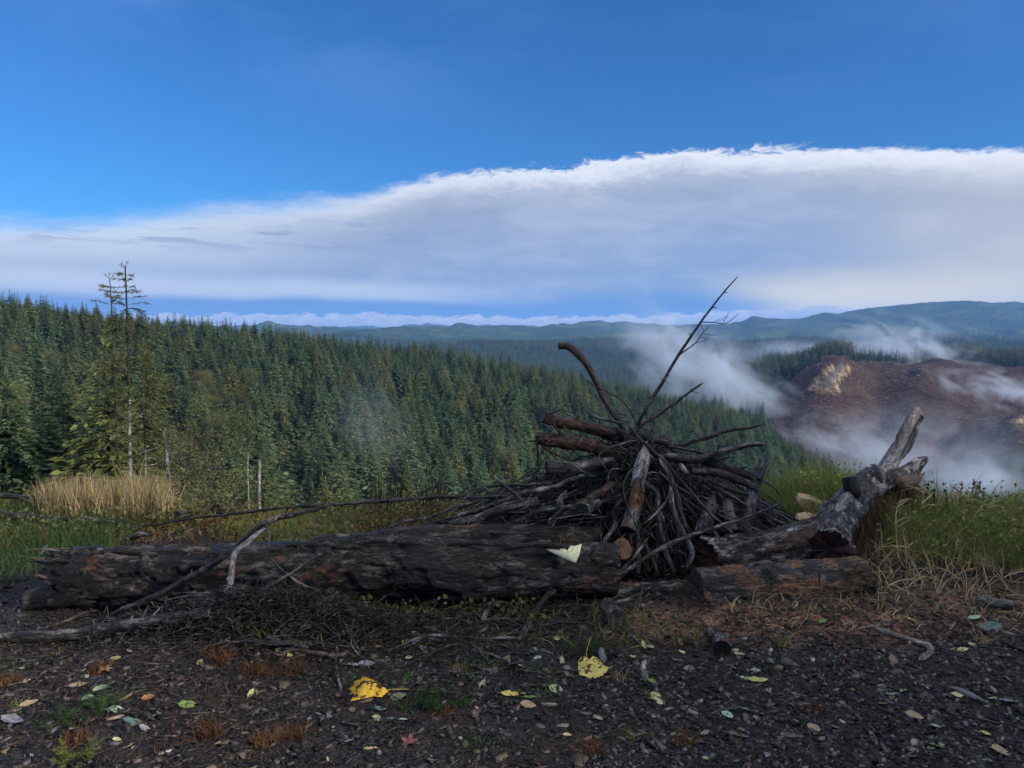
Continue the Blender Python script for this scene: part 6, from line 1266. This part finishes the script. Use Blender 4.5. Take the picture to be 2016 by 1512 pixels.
for i, (pts, Y, l) in enumerate([([(1768, 1130), (1765, 1060), (1764, 1010), (1772, 985)], 5.0, 'dry cane standing right of the forked trunk'), ([(1905, 1120), (1895, 1050), (1885, 990), (1893, 965)], 5.6, 'dry cane with folded leaves in the green grass'), ([(1870, 1110), (1900, 1040), (1935, 995), (1948, 1003), (1955, 1040)], 5.5, 'arching dry cane bending down to the right'), ([(1800, 1110), (1820, 1085), (1860, 1095), (1880, 1108)], 5.0, 'dry cane leaning low across the grass'), ([(1840, 1150), (1815, 1110), (1790, 1080), (1775, 1072)], 4.9, 'bent dry cane leaning left by the trunk'), ([(1990, 1090), (1975, 1030), (1950, 1000), (1925, 985)], 5.8, 'dry cane leaning left near the right edge'), ([(1812, 1090), (1812, 1020), (1818, 975), (1826, 965)], 5.7, 'upright dry cane beside the dark seed stalks'), ([(1590, 1010), (1588, 960), (1575, 925)], 7.5, 'thin pale reed on the brink behind the firewood block')]): reed(pts, Y, l, 520 + i)

# ------------------------------------------------------------------ litter and leaves
def chip_litter():
    rs = np.random.RandomState(77)
    def chips(name, n, xr, yr, s0, s1, dk, lt, label, pw=2.5, elong=(1, 3), dens=None, flat=.18):
        x = xr[0] + (xr[1] - xr[0]) * rs.rand(n); y = yr[0] + (yr[1] - yr[0]) * rs.rand(n) ** 1.2
        if dens is not None: k = dens(x, y); x, y = x[k], y[k]
        n = len(x); z = zn(x, y) + 0.004; s = s0 + (s1 - s0) * rs.rand(n) ** pw; el = elong[0] + (elong[1] - elong[0]) * rs.rand(n) ** 2; th = rs.rand(n) * 6.283
        m_ = 6; ang = np.arange(m_) / m_ * 6.283 + rs.rand(n, m_) * .7; rr = .6 + .5 * rs.rand(n, m_); lx = np.cos(ang) * rr * s[:, None] * el[:, None] * .5; ly = np.sin(ang) * rr * s[:, None] * .5
        tx, ty = rs.randn(n) * .30, rs.randn(n) * .30; h = s * flat
        px_ = x[:, None] + lx * np.cos(th)[:, None] - ly * np.sin(th)[:, None]; py_ = y[:, None] + lx * np.sin(th)[:, None] + ly * np.cos(th)[:, None]
        pz = z[:, None] + lx * tx[:, None] + ly * ty[:, None]; topv = np.stack([px_, py_, pz + h[:, None]], -1); bot = np.stack([px_, py_, pz - h[:, None] * .6], -1)
        V = np.concatenate([topv, bot], 1).reshape(-1, 3); o = np.arange(n)[:, None] * 12; T = o + np.arange(6)[None]; j = np.arange(6); q = np.stack([j, 6 + j, 6 + (j + 1) % 6, (j + 1) % 6], -1)
        Q = (o[:, :, None] + q[None]).reshape(-1, 4)
        mm, b = mat(name + '_bark'); at = attr(b, 'rnd'); ps = b('ShaderNodeNewGeometry').outputs['Position']; nz = b.noise(ps, 150, 3, .6)
        finish(b, b.mix(b.m('POWER', at, 3.0), dk, lt), b.lin(nz, .3, .7, .35, .8), nz, .002, .6, .25)
        tag(put(name, make_mesh(name, V, [T, Q], mm, attrs={'rnd': np.repeat(rs.rand(n), 12)}, smooth_=False)), label, 'bark litter', kind='stuff')
    chips('bark_chips', 27000, (-3.6, 4.2), (2.35, 4.9), .006, .030, (.004, .0035, .0035, 1), (.095, .086, .086, 1), 'dark damp bark chips covering the ground', 2.6)
    chips('gravel', 17000, (-.6, 3.6), (2.3, 3.9), .005, .022, (.005, .005, .006, 1), (.15, .145, .155, 1), 'dark slaty gravel at the lower right', 2.2, (1, 1.8), lambda x, y: fbm(np.stack([x, y, 0 * x], -1) * 2, 2, 3) + (x - .3) * .8 - (y - 3.1) * .6 > -.1, .35)
    chips('bark_chips', 5000, (-4, 4.5), (4.6, 7.0), .012, .05, (.012, .009, .008, 1), (.08, .065, .055, 1), 'bark crumbs on the ground round the pile', 2.0, (1, 3))
    chips('tan_chips', 420, (-2.4, 3.2), (2.4, 4.4), .012, .034, (.09, .07, .05, 1), (.34, .29, .24, 1), 'pale wood chips dotted over the dark litter', 1.5, (1, 4))
    chips('dead_leaves', 900, (-3.4, 3.2), (2.4, 4.4), .025, .055, (.010, .007, .006, 1), (.16, .12, .09, 1), 'dark rotting leaves matted into the litter', 1.3, (1.2, 2.2), None, .05)
    # needles and straws lying about
    n = 5200; x = -2.6 + 5.8 * rs.rand(n); y = 2.4 + 2.2 * rs.rand(n); P = np.stack([x, y, zn(x, y) + .008], -1); a = rs.rand(n) * 6.283; D = np.stack([np.cos(a), np.sin(a), .12 * rs.randn(n)], -1)
    V, F, at = blades(P, .02 + .06 * rs.rand(n) ** 2, .0022, rs, dirs=D, bend=.1, seg=2); tag(put('fallen_stems', make_mesh('fallen_stems', V, [F], M['fibre_litter'], attrs={'rnd': at}, smooth_=False)), 'thin stems and needles strewn on the bark litter', 'litter', kind='stuff')
    ps, ls = [], []; gx_ = np.linspace(-3.2, 3.6, 200); gy_ = np.linspace(2.2, 5.2, 120); GX, GY = np.meshgrid(gx_, gy_); GZ = zn(GX.ravel(), GY.ravel()).reshape(GX.shape)
    gz = lambda x, y: float(GZ[int(np.clip((y - 2.2) / 3.0 * 119 + .5, 0, 119)), int(np.clip((x + 3.2) / 6.8 * 199 + .5, 0, 199))])
    for i in range(2600):
        x, y = -2.6 + 5.8 * rs.rand() ** 1.25, 2.5 + 1.8 * rs.rand() ** .75; L = .04 + .16 * rs.rand() ** 2; a = rs.rand() * 6.283; r = .0015 + .003 * rs.rand() ** 2; t = np.linspace(-.5, .5, 5)[:, None]
        P = np.array([x, y, 0]) + np.array([math.cos(a), math.sin(a), 0]) * L * t + np.cumsum(rs.randn(5, 3), 0) * np.array([.004, .004, 0]); P[:, 2] = gz(x, y) + r + .004 + .004 * rs.rand(5); V, F, lc = tube_lp(P, np.linspace(r, r * .6, 5), 4); ps.append((V, [F])); ls.append(lc)
    # the heap of twigs and soil in front of the long log
    for i in range(3600):
        u, v = rs.randn(2); x, y = -1.25 + .55 * u, 3.96 + .11 * v; h = .16 * math.exp(-u * u / 2 - v * v / 2); L = .03 + .16 * rs.rand() ** 2; d = rs.randn(3) * np.array([1, .6, .45]); d /= np.linalg.norm(d); r = .0012 + .0035 * rs.rand() ** 2; t = np.linspace(-.5, .5, 4)[:, None]
        P = np.array([x, y, gz(x, y) + h * rs.rand() + .01]) + d * L * t + np.cumsum(rs.randn(4, 3), 0) * .004; V, F, lc = tube_lp(P, np.linspace(r, r * .6, 4), 4); ps.append((V, [F])); ls.append(lc)
    V, Fs = merge(ps); tag(put('twigs', make_mesh('twigs', V, Fs, M['branch'], attrs={'lc': np.concatenate(ls)})), 'countless fine twigs scattered on the ground and heaped by the log', 'twigs', kind='stuff')
M['fibre_litter'] = foliage('dry_needles', (.035, .022, .014, 1), (.15, .105, .07, 1), None, 0.0)
chip_litter()

LEAFM = {}
def leaf_mat(nm, c1, c2, spots=0.0):
    m_, b = mat(nm); uv = attr(b, 'luv', 'Vector'); sp = b('ShaderNodeSeparateXYZ', {0: uv}); n = b.noise(uv, 5.0, 5, .6); n2 = b.noise(scalev(b, uv, (1, 1, 1)), 3.2, 4, .6)
    col = b.mix(b.step(n, .35, .65), c1, c2)
    vein = b.step(b.m('ABSOLUTE', sp.outputs[1]), .03, .0); side = b.m('SINE', b.m('ADD', b.m('MULTIPLY', sp.outputs[0], 34.0), b.m('MULTIPLY', b.m('ABSOLUTE', sp.outputs[1]), -26.0))); col = b.mix(b.m('MULTIPLY', vein, .5), col, tuple(min(1, q * 1.7) for q in c2[:3]) + (1,))
    col = b.mix(b.lin(side, .7, 1, 0, .25), col, c1)
    if spots: col = b.mix(b.step(n2, .66 - .1 * spots, .70 - .1 * spots), col, (.05, .02, .01, 1))
    finish(b, col, .5, b.m('ADD', n, b.m('MULTIPLY', side, .15)), .004, .6, .4, trans=.15); return m_
for k, v in {'yellow': ((.50, .27, .012, 1), (.74, .46, .03, 1), 1.5), 'pale_yellow': ((.42, .36, .08, 1), (.60, .52, .16, 1), 1.3), 'cream': ((.38, .32, .17, 1), (.55, .50, .30, 1), .4), 'lime': ((.26, .30, .08, 1), (.42, .46, .16, 1), .2), 'green': ((.07, .12, .03, 1), (.17, .27, .07, 1), .2), 'pale_green': ((.20, .25, .14, 1), (.34, .40, .24, 1), .3), 'mint': ((.20, .30, .22, 1), (.33, .45, .34, 1), .1), 'teal': ((.06, .10, .09, 1), (.12, .18, .16, 1), .2), 'olive': ((.10, .11, .05, 1), (.20, .21, .10, 1), .4), 'tan': ((.20, .15, .09, 1), (.34, .27, .18, 1), .3), 'orange': ((.30, .13, .05, 1), (.46, .23, .10, 1), .5), 'brown': ((.07, .045, .03, 1), (.16, .11, .08, 1), .3), 'maroon': ((.10, .03, .04, 1), (.22, .08, .09, 1), .3), 'grey': ((.10, .10, .12, 1), (.22, .22, .26, 1), .2)}.items(): LEAFM[k] = leaf_mat(k + '_leaf', *v)
def oval_pts(n=9, w=.5, tip=1.0):
    t = np.linspace(0, 1, n); return t, w * .5 * np.sin(math.pi * t ** .8) ** .8
def leaf_mesh(seed, w=.55, curl=.2, fold=.25):
    rs = np.random.RandomState(seed); t, hw = oval_pts(9, w); hw = hw * (1 + .06 * rs.randn(9)); V = []
    for i in range(9):
        for s in (-1, -.5, 0, .5, 1):
            V.append(((t[i] - .5), s * hw[i], curl * (t[i] - .5) ** 2 * (1.2 if rs.rand() > .5 else .8) + fold * abs(s) * hw[i] + .015 * rs.randn() * (abs(s) > .4)))
    V = np.array(V); F = np.array([[i * 5 + j, (i + 1) * 5 + j, (i + 1) * 5 + j + 1, i * 5 + j + 1] for i in range(8) for j in range(4)])
    tl = np.array([[-.5, 0, 0], [-.72, .03, .02], [-.86, .08, .04]]) + np.array([0, 0, V[2, 2]]); SV, SF, _ = tube_lp(tl, np.array([.014, .011, .009]), 3)
    VV, Fs = merge([(V, [F]), (SV, [SF])]); return VV, Fs
def maple_outline(lobes=5, seed=0):
    rs = np.random.RandomState(seed); P = []
    for k in range(lobes):
        a = math.radians(-120 + 240 * k / (lobes - 1)); L = [.62, .85, 1.0, .85, .62][k] if lobes == 5 else 1
        for da, rr in ((-14, .62), (-8, .78), (-6, .72), (0, 1.0), (6, .72), (8, .80), (14, .62)): P.append((math.cos(a + math.radians(da)) * L * rr, math.sin(a + math.radians(da)) * L * rr))
        if k < lobes - 1: am = math.radians(-120 + 240 * (k + .5) / (lobes - 1)); P.append((math.cos(am) * .36, math.sin(am) * .36))
    P.append((-.10, .05)); P.append((-.10, -.05)); return np.array(P) * .5
def maple_mesh(seed, curl=.3):
    P = maple_outline(seed=seed); rs = np.random.RandomState(seed); n = len(P); rings = []; 
    for g in (1.0, .66, .33):
        Q = P * g; r = np.hypot(Q[:, 0], Q[:, 1]); ang = np.arctan2(Q[:, 1], Q[:, 0]); z = curl * r * r * (1 + .8 * np.sin(2 * ang + seed)) + .02 * rs.randn(n) * g + .05 * np.abs(np.sin(ang * 2.6)) * r; rings.append(np.stack([Q[:, 0], Q[:, 1], z], -1))
    V = np.concatenate(rings + [np.zeros((1, 3))]); j = np.arange(n); j2 = (j + 1) % n; Q4 = np.concatenate([np.stack([a * n + j, a * n + j2, (a + 1) * n + j2, (a + 1) * n + j], -1) for a in range(2)]); T = np.stack([2 * n + j, 2 * n + j2, np.full(n, 3 * n)], -1)
    SV, SF, _ = tube_lp(np.array([[0, 0, 0.005], [-.3, .05, .03], [-.62, .02, .05], [-.8, -.08, .07]]), np.array([.014, .011, .010, .012]), 4); return merge([(V, [Q4, T]), (SV, [SF])])
OV = [leaf_mesh(i, [.5, .62, .42, .55][i % 4], [.25, -.1, .4, .1][i % 4], [.3, .15, .5, .1][i % 4]) for i in range(8)]; MP = [maple_mesh(i, [.35, .6, .2][i]) for i in range(3)]
_lm = {}
def leaf(px, py, spx, kind, colour, rz, label, seed, tilt=.25, group=None, lift=.010):
    key = (kind, seed % (8 if kind == 'o' else 3), colour)
    if key not in _lm:
        V, Fs = (OV if kind == 'o' else MP)[key[1]]; _lm[key] = make_mesh('leaf', V, Fs, LEAFM[colour], attrs={'luv': V})
    rs = np.random.RandomState(seed + 900); c = G(px, py, lift); s = metre(spx, c[1]); o = put('fallen_leaf', _lm[key], None, tuple(c)); o.scale = (s, s, s)
    o.rotation_euler = (tilt * rs.randn() + .12, tilt * rs.randn(), math.radians(rz)); tag(o, label, 'leaf', group); return o
LV = [
 (630, 1241, 52, 'o', 'pale_yellow', 5, 'large yellow oval leaf on the litter before the long log'), (499, 1279, 26, 'o', 'yellow', 10, 'small bright yellow leaf below the debris heap'),
 (208, 1322, 52, 'm', 'orange', 95, 'orange brown crumpled maple leaf at the left'), (370, 1394, 38, 'o', 'green', 8, 'fresh bright green leaf lying alone at the lower left'),
 (199, 1361, 38, 'o', 'pale_green', -10, 'long pale green leaf behind the feathery weed'), (172, 1379, 26, 'o', 'mint', 5, 'small mint leaf below the long pale green one'),
 (228, 1301, 26, 'o', 'olive', 60, 'dull olive leaf standing above the orange maple leaf'), (153, 1353, 34, 'o', 'tan', 15, 'narrow tan leaf left of the pale green ones'),
 (293, 1381, 32, 'o', 'orange', -15, 'narrow orange leaf right of the feathery weed'), (46, 1348, 34, 'm', 'tan', 40, 'crumpled brownish leaf near the left edge'),
 (58, 1393, 36, 'o', 'tan', 25, 'yellowish dry leaf by the leafy tuft at the left edge'), (262, 1426, 40, 'o', 'teal', 0, 'dark teal leaf at the lower left'),
 (287, 1442, 32, 'o', 'grey', -5, 'blue grey leaf just below the dark teal one'), (228, 1404, 34, 'o', 'mint', 10, 'mint green leaf above the dark teal one'),
 (494, 1370, 26, 'o', 'lime', 80, 'yellow green round leaf left of the folded yellow leaf'), (549, 1284, 22, 'o', 'olive', 85, 'greyish leaf standing on edge below the yellow oval leaf'),
 (568, 1296, 22, 'o', 'lime', -10, 'tiny yellow green leaf by the greyish one on edge'), (429, 1470, 20, 'o', 'cream', -30, 'small cream leaf at the bottom left of centre'),
 (26, 1427, 56, 'o', 'grey', -15, 'large lilac grey leaf at the left edge'), (302, 1418, 20, 'o', 'olive', 50, 'little folded olive leaf right of the mint leaf'),
 (231, 1463, 20, 'o', 'cream', -10, 'small cream leaf near the bottom at the left'), (784, 1377, 36, 'o', 'olive', 20, 'olive grey leaf touching the stalk of the folded yellow leaf'),
 (951, 1353, 28, 'o', 'pale_green', 70, 'pale green oval leaf in the middle of the litter'), (1027, 1318, 24, 'o', 'tan', 0, 'rounded tan leaf below the wavy twig'),
 (1059, 1300, 18, 'o', 'mint', 10, 'small mint leaf at the end of the wavy twig'), (1097, 1364, 38, 'o', 'pale_green', -25, 'long grey green leaf left of the small maple leaf'),
 (1006, 1375, 40, 'o', 'pale_yellow', -8, 'flat yellowish leaf below the pale green oval one'), (1044, 1378, 30, 'o', 'green', 15, 'dark green leaf right of the flat yellowish one'),
 (1040, 1394, 34, 'o', 'tan', 0, 'beige leaf under the dark green one'), (794, 1421, 18, 'o', 'mint', 0, 'tiny mint leaf below the olive grey one'),
 (770, 1422, 18, 'o', 'teal', 20, 'tiny teal leaf left of the tiny mint one'), (749, 1403, 28, 'o', 'teal', 25, 'grey green leaf under the folded yellow leaf'),
 (1037, 1449, 22, 'o', 'mint', 30, 'mint leaf on bare dirt near the bottom centre'), (747, 1276, 24, 'o', 'tan', 60, 'tan leaf left of the slanting stick'),
 (796, 1269, 18, 'o', 'lime', 50, 'small yellowish leaf under the slanting stick'), (805, 1300, 20, 'o', 'pale_green', 60, 'small pale leaf above the sagging twig'),
 (824, 1258, 36, 'o', 'olive', -10, 'olive yellow leaf lying against the slanting stick'), (1096, 1260, 20, 'o', 'lime', 100, 'slim yellow leaf right of the leaning mottled stick'),
 (1267, 1275, 24, 'o', 'lime', 100, 'yellow green leaf at the tip of the short weathered stick'), (1281, 1277, 24, 'o', 'pale_green', 30, 'pale leaf overlapping the one at the stick tip'),
 (1245, 1297, 16, 'o', 'lime', 120, 'tiny yellow leaf left of the white barked stick'), (1290, 1374, 28, 'o', 'lime', 10, 'lime leaf at the top of the pale leaf cluster'),
 (1278, 1384, 26, 'o', 'cream', 150, 'cream leaf at the left of the pale leaf cluster'), (1296, 1388, 26, 'o', 'cream', -40, 'cream leaf at the bottom of the pale leaf cluster'),
 (1284, 1348, 24, 'o', 'green', -60, 'green leaf at the foot of the white barked stick'), (671, 1306, 16, 'o', 'lime', -5, 'tiny lime leaf on top of the short upright twig'),
 (700, 1316, 36, 'o', 'grey', 30, 'grey curled leaf above the folded yellow leaf'), (722, 1312, 34, 'o', 'grey', 10, 'long grey leaf beside the curled grey one'),
 (805, 1468, 60, 'm', 'maroon', 80, 'dull maroon maple leaf near the bottom edge'), (1117, 1453, 20, 'o', 'cream', 5, 'cream leaf with a long stalk on the dirt'),
 (1492, 1346, 44, 'o', 'lime', 5, 'yellow green leaf in front of the mound'), (1469, 1340, 26, 'o', 'mint', -15, 'mint leaf left of the yellow green one'),
 (1488, 1326, 22, 'o', 'pale_green', -30, 'small leaf above the yellow green one'), (1433, 1413, 28, 'o', 'mint', -40, 'bright mint leaf on the dark gravel'),
 (1457, 1296, 24, 'o', 'pale_green', -20, 'pale leaf right of the cut stub'), (1448, 1286, 18, 'o', 'pale_green', 30, 'little pale leaf close to the cut stub'),
 (1896, 1285, 24, 'o', 'cream', 0, 'cream leaf on the dirt at the right'), (1916, 1277, 22, 'o', 'pale_green', -60, 'pale green leaf beside the cream one at the right'),
 (1918, 1223, 34, 'o', 'mint', 20, 'grey green leaf on the wet dirt at the right'), (1950, 1241, 54, 'o', 'teal', 5, 'large blue green leaf on the wet dirt at the right'),
 (1843, 1436, 22, 'o', 'mint', 0, 'small mint leaf at the lower right'), (1939, 1450, 22, 'o', 'lime', -40, 'small lime leaf at the lower right'),
 (1758, 1374, 28, 'o', 'grey', -8, 'lilac grey leaf on the gravel'), (1885, 1374, 24, 'o', 'cream', -5, 'slim cream leaf by the flat plank'),
 (1987, 1387, 40, 'o', 'grey', -5, 'pale grey leaf by the right edge'), (1973, 1485, 50, 'o', 'tan', 5, 'tan oval leaf in the bottom right corner'),
 (1453, 1457, 44, 'o', 'brown', -25, 'curled brown leaf at the bottom'), (1603, 1440, 30, 'o', 'tan', -20, 'tan leaf on the gravel near the bottom'),
 (1485, 1412, 52, 'o', 'grey', -20, 'long grey leaf on the gravel'), (1563, 1381, 28, 'o', 'brown', -10, 'grey brown leaf below the round stone'),
 (1511, 1367, 26, 'm', 'grey', 30, 'crumpled whitish leaf below the yellow green one'), (1800, 1414, 36, 'o', 'tan', -25, 'tan leaf right of centre on the gravel'),
 (1842, 1478, 44, 'o', 'olive', -20, 'long greenish leaf near the bottom right'), (1903, 1114, 30, 'm', 'yellow', 30, 'yellow leaf caught at the edge of the right hand grass'),
 (1913, 1127, 26, 'o', 'orange', -20, 'orange leaf hanging below the yellow one in the grass'), (1345, 1291, 20, 'o', 'cream', 0, 'cream leaf on the reddish dirt'),
 (460, 1192, 22, 'o', 'teal', 80, 'blue green leaf at the end of the pale peeled branch'), (1620, 1228, 24, 'o', 'green', 30, 'green leaf in the straw on the mound'),
 (1792, 1225, 20, 'o', 'lime', 140, 'pale leaf in the dry grass above the hooked stick'), (1660, 1235, 26, 'o', 'pale_green', -45, 'pale green leaf at the tail of the hooked stick'),
]
for i, L_ in enumerate(LV): leaf(L_[0], L_[1], L_[2], L_[3], L_[4], L_[5], L_[6], i)
rs = np.random.RandomState(61)
for i in range(170):
    px, py = 2016 * rs.rand(), 1235 + 275 * rs.rand() ** .8
    leaf(px, py, 9 + 14 * rs.rand(), 'o', ['olive', 'tan', 'brown', 'grey', 'pale_green', 'brown', 'teal', 'grey', 'brown'][rs.randint(9)], rs.rand() * 360, 'small dull fallen leaf lost among the bark litter', 1000 + i, .35, 'small leaves in the litter')
def drawn_leaf(pts, colour, label, bulge, stem, lift=.03):
    """a maple leaf seen at its real place with its own outline"""
    b0 = G(np.mean([p[0] for p in pts]), max(p[1] for p in pts)); n = len(pts); P = []
    y0 = max(p[1] for p in pts)
    for q, (x, y) in enumerate(pts): P.append(G(x, y, lift * (.25 + .5 * ((q * 37) % 10) / 10)))
    P = np.array(P); c = P.mean(0) + np.array([0, 0, bulge]); rings = [P, P * .6 + c * .4 + np.array([0, 0, .004]), P * .3 + c * .7]
    V = np.concatenate(rings + [c[None]]) ; j = np.arange(n); j2 = (j + 1) % n; Q = np.concatenate([np.stack([a * n + j, a * n + j2, (a + 1) * n + j2, (a + 1) * n + j], -1) for a in range(2)]); T = np.stack([2 * n + j, 2 * n + j2, np.full(n, 3 * n)], -1)
    luv = (V - c)[:, [0, 2, 1]] / (P[:, 0].ptp() if hasattr(P[:, 0], 'ptp') else np.ptp(P[:, 0])); o = put('maple_leaf', make_mesh('maple_leaf', V, [Q, T], LEAFM[colour], attrs={'luv': luv})); rebase(o, b0); tag(o, label, 'leaf')
    S_ = np.array([G(x, y, .02) for x, y in stem]); SV, SF, _ = tube_lp(S_, .0022, 5); so = put('stalk', make_mesh('stalk', SV - b0, [SF], LEAFM['pale_yellow'], attrs={'luv': SV}), o)
drawn_leaf([(698, 1346), (708, 1349), (714, 1340), (730, 1342), (745, 1353), (765, 1370), (752, 1377), (735, 1383), (718, 1385), (690, 1388), (697, 1375), (688, 1364), (696, 1357)], 'yellow', 'bright yellow folded maple leaf with brown spots and a long stalk', .04, [(764, 1370), (780, 1369), (800, 1369), (822, 1371), (852, 1375)])
drawn_leaf([(1138, 1308), (1145, 1301), (1152, 1297), (1157, 1306), (1168, 1299), (1180, 1305), (1187, 1312), (1199, 1326), (1192, 1334), (1182, 1340), (1165, 1343), (1150, 1338), (1141, 1337), (1138, 1322)], 'pale_yellow', 'pale yellow maple leaf with its stalk pointing up', .015, [(1156, 1308), (1154, 1294), (1158, 1280), (1163, 1264)])
def odd_bits():
    m_, b = mat('wet_grey_stone'); ps = b('ShaderNodeTexCoord').outputs['Object']; n = b.noise(ps, 40, 5, .6); finish(b, b.mix(n, (.02, .02, .022, 1), (.07, .068, .07, 1)), .5, n, .004)
    import bmesh
    for px, py, s, lb in ((1548, 1312, 26, 'round dark stone at the foot of the reddish mound'), (1345, 1400, 16, 'small angular stone on the dark gravel')):
        bm = bmesh.new(); bmesh.ops.create_icosphere(bm, subdivisions=3, radius=.5)
        for v in bm.verts: v.co *= 1 + .12 * float(fbm(np.array([v.co[:]]) * 3 + px, 3, 4)[0]); v.co.z *= .8
        me = bpy.data.meshes.new('stone'); bm.to_mesh(me); bm.free(); me.materials.append(m_); [setattr(p, 'use_smooth', True) for p in me.polygons]
        c = G(px, py); k = metre(s, c[1]); o = put('stone', me, None, tuple(c + np.array([0, 0, k * .25]))); o.scale = (k, k, k); tag(o, lb, 'stone')
    stick('flat grey strip of wood lying on the gravel at the right', [(1868, 1355, None), (1905, 1370, None), (1942, 1388, None)], [12, 15, 10], 'split', 280, name='wood_strip', cat='wood', n=10)
    stick('pale flake of wood near the bottom left of centre', [(712, 1480, None), (745, 1476, None)], [7, 6], 'split_tan', 281, name='wood_strip', cat='wood', n=8)
    stick('upright bark sliver left of the folded yellow leaf', [(1183, 1295, None, .04), (1190, 1312, None)], [12, 15], 'split', 282, name='wood_strip', cat='wood', n=8)
    stick('white crumbling fungus on the dark limb right of the post', [(1340, 914, 5.0), (1346, 922, 4.98), (1350, 930, 5.0)], [8, 14, 8], 'alder', 283, name='fungus', cat='fungus', n=10, rough=.5)
    # a faint mast group on the far hill
    for k, (px, h) in enumerate(((1010, 9), (1016, 7), (1004, 5))):
        p = W(px, 646, 4600); o = put('mast', make_mesh('mast', *(lambda t: (t[0], [t[1]]))(tube_lp(np.array([[0, 0, -12.0], [0, 0, metre(h, 4600)]]), np.array([1.6, .9]), 5)), M['dark_stalk'], attrs={'rnd': np.full(10, .4)})); o.location = tuple(p); tag(o, ['tallest thin mast on the distant purple hill', 'middle sized mast right of the tallest on the distant hill', 'shortest mast left of the others on the distant hill'][k], 'mast')
odd_bits()
# ------------------------------------------------------------------ haze and mist
def build_haze():
    m_, b = mat('thin_blue_air'); 
    v = b('ShaderNodeVolumePrincipled', {'Color': (0.20, 0.46, 1.0, 1), 'Density': HAZE_D, 'Anisotropy': 0.0})
    o_ = b('ShaderNodeOutputMaterial'); b.l.new(v.outputs[0], o_.inputs['Volume'])
    x0, x1, y0, y1, z0, z1 = -10400, 10400, -10400, 10400, float(TZZ.min()) - 1.5, 230.0
    V = np.array([(x, y, z) for x in (x0, x1) for y in (y0, y1) for z in (z0, z1)]); F = [[0, 1, 3, 2], [4, 6, 7, 5], [0, 4, 5, 1], [2, 3, 7, 6], [0, 2, 6, 4], [1, 5, 7, 3]]
    tag(put('haze', make_mesh('haze', V, [F], m_, smooth_=False)), kind='stuff')
HAZE_D = 0.00010
build_haze()

def mist(name, label, px, py, Y, wpx, hpx, depth, dens, seed, shear=0.0, thr=0.42, nscale=3.0, tilt=0.0, stretch=(1, 1, 1), col=(0.66, 0.77, 0.95, 1)):
    """a bank of drifting vapour: rounded hull holding uneven density"""
    m_, b = mat(name + '_vapour')
    oc = b('ShaderNodeTexCoord').outputs['Object']; hm = metre(hpx, Y); stretch = (stretch[0] * metre(wpx, Y) / hm, stretch[1] * depth / hm, stretch[2])
    n0 = b.noise(scalev(b, oc, stretch), nscale * 0.5, 3, 0.5, 0.6)
    ofs = b('ShaderNodeVectorMath', {0: oc, 1: b.comb(seed * 3.7, seed * 1.3, 0.0)}, operation='ADD').outputs[0]
    nz = b.noise(scalev(b, ofs, stretch), nscale, 6, 0.62, 0.7)
    ln = b('ShaderNodeVectorMath', {0: oc}, operation='LENGTH').outputs['Value']
    fall = b.m('POWER', b.m('MAXIMUM', b.m('SUBTRACT', 1.0, ln), 0.0), 0.8)
    d = b.m('MAXIMUM', b.m('SUBTRACT', b.m('ADD', b.m('MULTIPLY', nz, 2.2), b.m('MULTIPLY', fall, 0.45)), thr + 0.85), 0.0)
    d = b.m('MULTIPLY', b.m('MULTIPLY', d, fall), dens * 4)
    v = b('ShaderNodeVolumePrincipled', {'Color': col, 'Density': d, 'Anisotropy': 0.1})
    o_ = b('ShaderNodeOutputMaterial'); b.l.new(v.outputs[0], o_.inputs['Volume'])
    import bmesh
    bm = bmesh.new(); bmesh.ops.create_icosphere(bm, subdivisions=2, radius=1.05); me = bpy.data.meshes.new(name); bm.to_mesh(me); bm.free(); me.materials.append(m_)
    o = put(name, me); c = W(px, py, Y); o.location = tuple(c); o.scale = (metre(wpx, Y) / 2, depth / 2, metre(hpx, Y) / 2); o.rotation_euler = (0, math.radians(tilt), 0)
    tag(o, label, 'mist', kind='stuff'); return o
mist('smoke_plume', 'pale smoke drifting up between the conifer slope and the burnt hill', 1390, 750, 520, 520, 230, 90, 0.040, 1, tilt=34, nscale=1.5, thr=0.36, stretch=(.8, 1, 1.1))
mist('valley_fog', 'bank of white fog filling the valley floor below the burnt hill', 1890, 955, 350, 660, 180, 90, 0.024, 2, nscale=1.2, thr=0.32, stretch=(.8, 1, 1.1))
mist('valley_fog', 'thin bluish mist hanging in front of the lower burnt hillside', 1780, 890, 400, 620, 240, 60, 0.008, 8, nscale=1.6, thr=0.25)
mist('mist_wisp', 'lilac wisps of mist creeping up the burnt hillside', 1690, 880, 430, 440, 150, 50, 0.024, 3, nscale=1.7, tilt=14, stretch=(.7, 1, 1.2))
mist('mist_wisp', 'wisp of mist blowing over the crest behind the burnt hill', 1790, 690, 720, 400, 150, 80, 0.038, 4, nscale=1.5, tilt=14, stretch=(.6, 1, 1.2))
mist('mist_wisp', 'white streak of mist lying across the shoulder of the burnt hill', 1985, 775, 520, 380, 105, 50, 0.055, 5, nscale=1.1, tilt=14, stretch=(.6, 1, 1.2))
mist('mist_wisp', 'thin steam rising out of the dark conifers below the ridge', 735, 850, 165, 220, 320, 24, 0.006, 6, nscale=2.0, tilt=-12, thr=0.28)
mist('mist_wisp', 'low mist threading the forest at the foot of the long mountain', 1620, 690, 1500, 480, 60, 300, 0.006, 7, nscale=1, stretch=(.6, 1, 1))
